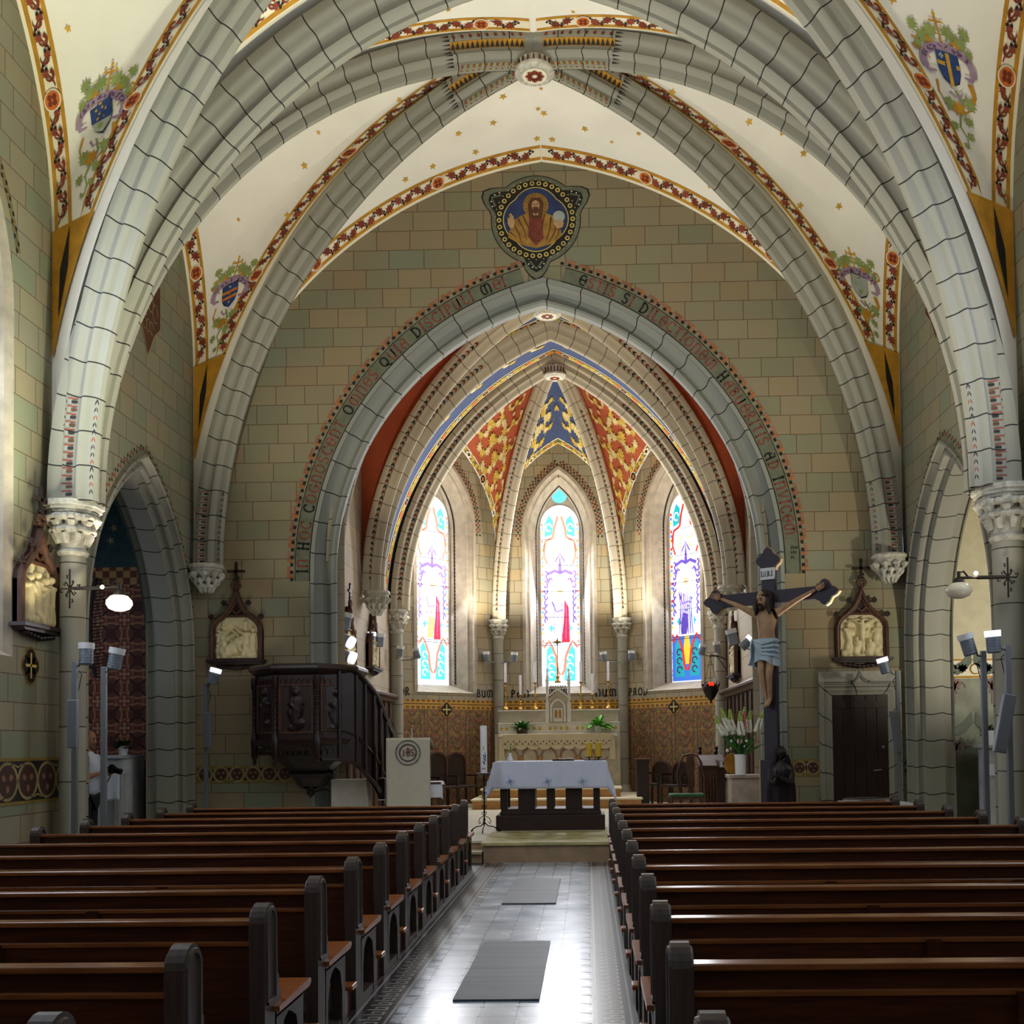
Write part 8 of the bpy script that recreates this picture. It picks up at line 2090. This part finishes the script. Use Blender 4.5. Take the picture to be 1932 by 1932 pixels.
for i, (bx, by, tx_, ty_, pk) in enumerate(((1365, 1385, 1348, 1352, 0), (1376, 1378, 1361, 1338, 0), (1384, 1383, 1378, 1340, 0), (1397, 1385, 1395, 1344, 0), (1400, 1385, 1405, 1336, 1), (1411, 1380, 1418, 1342, 0), (1428, 1378, 1441, 1340, 0), (1366, 1380, 1352, 1362, 1))):
    f_ = MB('leaf mid'); a = F_at(bx, by); c = F_at(tx_, ty_); a.y += .04*(i % 3-1); c.y += .08*(i % 3-1); f_.tube([(0, 0, zv-.02), a, c], .005, 'leaf mid', 5)
    n = 12
    for q in range(n):
        t_ = q/(n-1); p = a.lerp(c, t_); r_ = .054*(1-.62*t_)
        for s_ in range(3):
            an = q*1.9+s_*2.1; m_ = ('petal pink' if pk else 'petal white') if t_ < .62 else ('petal pink' if pk and t_ < .85 else 'bud green')
            f_.sphere(p+Vector((r_*.75*cos(an), r_*.75*sin(an), 0)), r_*.62, m_, 7, (1, 1, 1.3 if t_ > .6 else .9))
    f_.build('gladiolus', e)
for i, (bx, by, r_) in enumerate(((1394, 1399, .042), (1397, 1386, .028), (1378, 1412, .024), (1371, 1416, .024), (1379, 1398, .02), (1407, 1398, .02), (1404, 1408, .018))):
    f_ = MB('petal rose'); p = F_at(bx, by); p.y -= .06
    for q in range(9): an = q*.7; f_.sphere(p+Vector((r_*.5*cos(an), -.2*r_, r_*.5*sin(an))), r_*.55, 'petal rose' if i < 3 else 'petal white', 7)
    f_.tube([(0, 0, zv-.02), p+Vector((0, .03, -.02))], .003, 'leaf mid', 4); f_.build('rose', e)
b = MB('brass'); q = atY(1386, 1440, YF+.14); b.lathe([(0, 0), (.12, 0), (.15, .01), (.16, .022), (.155, .03), (.12, .012), (0, .010)], (0, 0, 0), 'brass', 32, True, ax=(0, -1, .12)); o = thing(b, 'brass_plate', 'round brass plate leaning behind the white flower vase', 'plate'); o.location = (q.x, YF+.22, zt_+.165)
# daisies before the pedestal
q = atY(1426, 1516, 15.1); e = empty('potted_plant', (q.x, 15.1, FL), 'low pot of small white daisies in front of the pedestal', 'plant'); b = MB('terracotta pot'); zz = q.z-FL
b.lathe([(0, 0), (.10, 0), (.13, .16), (.11, .16), (0, .14)], (0, 0, 0), 'terracotta pot', 14); b.build('pot', e); b = MB('leaf dark'); c = MB('petal white'); rnd = random.Random(2)
for k_ in range(70):
    a = rnd.random()*6.28; r_ = .17*sqrt(rnd.random()); h_ = .18+(.30-r_)*.75; p = Vector((r_*cos(a), r_*sin(a), h_+rnd.uniform(-.02, .02))); b.tube([(r_*.3*cos(a), r_*.3*sin(a), .14), p], .003, 'leaf dark', 3)
    if k_ % 2: b.face([p, p+Vector((.03, 0, -.03)), p+Vector((.02, .02, -.06)), p+Vector((-.01, 0, -.04))], 'leaf dark')
    else: c.sphere(p, .020, 'petal white', 7, (1, 1, .4)); c.sphere(p+Vector((0, -.004, .006)), .007, 'gold leaf paint', 5)
b.build('foliage', e); c.build('blossoms', e)
# chair with green seat
YCh = 17.3; x0, x1 = px_x(1262, 1500, YCh), px_x(1330, 1500, YCh); zs_ = atY(1296, 1497, YCh).z-FL; zt_ = atY(1312, 1423, YCh).z-FL; w_ = (x1-x0)/2
e = empty('side_chair', ((x0+x1)/2, YCh, FL), 'antique wooden side chair with green upholstered seat in front of the right stalls', 'chair')
b = MB('green seat'); b.box2((-w_, -.22, zs_-.05), (w_*.98, .22, zs_), 'green seat', bev=.024); b.build('seat', e)
for sx in (-1, 1):
    for sy in (-1, 1):
        l = MB('walnut'); x, y = sx*(w_-.03), sy*.19; l.tube([(x, y, zs_-.05), (x+sx*.015, y+sy*.01, zs_*.6), (x, y, zs_*.3), (x+sx*.02, y+sy*.02, .0)], [.028, .024, .016, .018], 'walnut', 8); l.build('leg', e)
xb0 = w_*.30; b = MB('walnut'); hb = zt_-zs_
for sx in (-1, 1): b.tube([(xb0+sx*.20+.02, .20, zs_-.05), (xb0+sx*.23, .22, zs_+hb*.45), (xb0+sx*.17, .24, zs_+hb*.8), (xb0+sx*.12, .25, zt_-.03), (xb0, .25, zt_)], [.02, .02, .018, .018, .02], 'walnut', 8)
b.prism([(xb0-.05, zs_), (xb0+.05, zs_), (xb0+.035, zs_+hb*.3), (xb0+.075, zs_+hb*.7), (xb0+.05, zt_-.03), (xb0-.05, zt_-.03), (xb0-.075, zs_+hb*.7), (xb0-.035, zs_+hb*.3)], lambda a, z, d: (a, .235+d, z), -.008, .008, 'walnut'); b.build('backrest', e)
b = MB('walnut'); b.box2((-w_+.02, -.19, zs_-.09), (w_-.04, .19, zs_-.05), 'walnut'); b.build('seat_frame', e)
# choir stall with carved ends on the right
YSt = 18.6; x0, x1 = px_x(1318, 1460, YSt), px_x(1368, 1460, YSt); zt_ = atY(1330, 1425, YSt).z-FL
e = empty('choir_stall', ((x0+x1)/2, YSt, FL), 'dark carved prayer stall with small animal finials and a square pictogram', 'stall'); w_ = (x1-x0)/2
b = MB('walnut'); b.box2((-w_, 0, 0), (w_*.45, .08, zt_-.16), 'walnut')
for k_ in range(6): x_ = -w_+.05+k_*(w_*1.4-.06)/5; b.lathe([(.018, .05), (.018, zt_*.6), (.03, zt_*.62), (.018, zt_*.65)], (x_, -.02, 0), 'walnut', 8)
b.mesh([(-w_, -.10, zt_-.18), (w_, -.10, zt_-.18), (w_, .35, zt_), (-w_, .35, zt_), (-w_, -.10, zt_-.21), (w_, -.10, zt_-.21), (w_, .35, zt_-.03), (-w_, .35, zt_-.03)], [(0, 1, 2, 3), (7, 6, 5, 4), (0, 4, 5, 1), (1, 5, 6, 2), (2, 6, 7, 3), (3, 7, 4, 0)], 'walnut'); b.build('desk', e)
b = MB('dark oak'); b.prism([(-.02, 0), (.62, 0), (.62, zt_-.30), (.40, zt_-.02), (.2, zt_-.06), (-.02, zt_-.22)], lambda a, z, d: (w_*.50+d, a, z), 0, w_*.5, 'dark oak'); b.build('end_panel', e)
for sx in (-1, .55):
    b = MB('black iron'); c_ = Vector((sx*w_*.8, .2, zt_+.0)); b.sphere(c_+Vector((0, 0, .05)), .05, 'dark bronze', 10, (.8, 1.1, 1)); b.sphere(c_+Vector((0, -.04, .12)), .038, 'dark bronze', 10); 
    for s_ in (-1, 1): b.cyl(c_+Vector((s_*.02, -.04, .14)), c_+Vector((s_*.03, -.04, .175)), .012, 'dark bronze', 6, r2=.003)
    b.build('finial', e)
b = MB('lamp white', 'lilac paint'); q = atY(1363, 1441, YSt-.06); b.box((0, 0, 0), (.125, .008, .125), 'lilac paint'); b.box((0, -.006, 0), (.095, .006, .095), 'lamp white'); b.box((0, -.011, -.004), (.016, .004, .05), 'black paint'); b.sphere((0, -.011, .032), .010, 'black paint', 6); o = thing(b, 'pictogram_sign', 'small white and lilac square pictogram sign on the stall end', 'sign'); o.location = (q.x, YSt-.13, q.z)
# chairs / stalls standing along the apse wall
def stall_chair(x, y, rz, label, hgt=1.25, top='round'):
    e = empty('choir_chair', (x, y, FL), label, 'chair', None, rz); w_ = .27
    b = MB('dark oak'); b.box2((-w_, -.22, .42), (w_, .22, .47), 'dark oak', bev=.01); b.build('seat', e)
    b = MB('dark oak'); pts = [(-w_, .40), (-w_, hgt-.22)]+[(w_*cos(radians(a)), hgt-.22+.22*sin(radians(a))) for a in range(165, 10, -15)]+[(w_, hgt-.22), (w_, .40)]
    b.prism(pts, lambda a, z, d: (a, .22+d, z), 0, .035, 'dark oak'); b.sweep(pts, [(0, 0), (0, -.02), (-.04, -.02), (-.04, 0)], lambda a, z, d: (a, .22+d, z), 'walnut'); b.build('backrest', e)
    for sx in (-1, 1):
        for sy in (-1, 1): l = MB('dark oak'); l.box2((sx*(w_-.03)-.02, sy*.19-.02, 0), (sx*(w_-.03)+.02, sy*.19+.02, .42), 'dark oak'); l.build('leg', e)
        a = MB('dark oak'); a.box2((sx*w_-.02, -.2, .66), (sx*w_+.02, .22, .69), 'dark oak'); a.box2((sx*(w_-.03)-.018, -.20, .47), (sx*(w_-.03)+.018, -.16, .66), 'dark oak'); a.build('armrest', e)
    return e
for i, (px_, Y, rz) in enumerate(((802, 21.3, .65), (836, 21.9, .75), (872, 22.4, .75))):
    stall_chair(px_x(px_, 1480, Y), Y, rz, ('dark round-backed choir chair nearest the lectern by the left apse wall', 'middle of the three dark round-backed chairs by the left apse wall', 'dark round-backed choir chair nearest the high altar on the left')[i], atY(px_, 1418, Y).z-FL)
for i, (px_, Y, rz) in enumerate(((1236, 22.4, -.75), (1276, 21.5, -.7))):
    stall_chair(px_x(px_, 1480, Y), Y, rz, ('low dark chair against the right apse drapery, left one', 'low dark chair against the right apse drapery, behind the green seat')[i], .95)
q = atY(1212, 1431, 21.9); e = empty('side_table', (q.x, 21.9, FL), 'small dark credence table with brown top right of the high altar', 'table')
b = MB('walnut'); b.box2((-.17, -.17, q.z-FL-.04), (.17, .17, q.z-FL), 'walnut', bev=.006); b.build('table_top', e); b = MB('dark oak'); b.box2((-.13, -.13, .0), (.13, .13, q.z-FL-.04), 'dark oak', bev=.01); b.build('body', e)
# chapel of low lid font in front of the door
q = atY(1637, 1506, 14.9); e = empty('baptismal_font', (q.x, 14.9, FL), 'round grey metal lidded font with white cloth below the dark door', 'font')
r_ = (px_x(1684, 1506, 14.9)-px_x(1592, 1506, 14.9))/2; z_ = q.z-FL
b = MB('marble beige'); b.lathe([(0, 0), (.30, 0), (.30, .06), (.16, .12), (.13, z_-.22), (.3, z_-.10), (r_*.9, z_-.05), (0, z_-.05)], (0, 0, 0), 'marble beige', 28); b.build('basin', e)
b = MB('steel'); b.lathe([(0, z_+.015), (r_*.5, z_+.012), (r_*.95, z_), (r_, z_-.01), (r_*.98, z_-.03), (r_*.8, z_-.03)], (0, 0, 0), 'steel', 36); b.build('lid', e)
b = MB('white linen'); b.grid(lambda s_, t_: ((-.05+r_*.93*2*s_-r_*.9)*1.0, -.30+.6*t_, z_-.042-.03*abs(sin(t_*3))-.02*s_), 16, 8, 'white linen', True); q2 = atY(1716, 1514, 14.9).x-q.x; b.prism([(-r_*1.06, z_-.13), (r_*.8, z_-.13), (r_*.8, z_-.05), (-r_*1.06, z_-.05)], lambda a, z, d: (a, d, z), -.30, .20, 'white linen'); b.prism([(r_*.85, z_-.16), (q2, z_-.16), (q2-.04, z_-.06), (r_*1.05, z_-.04)], lambda a, z, d: (a, d, z), -.30, .1, 'white linen'); b.build('cloth', e)
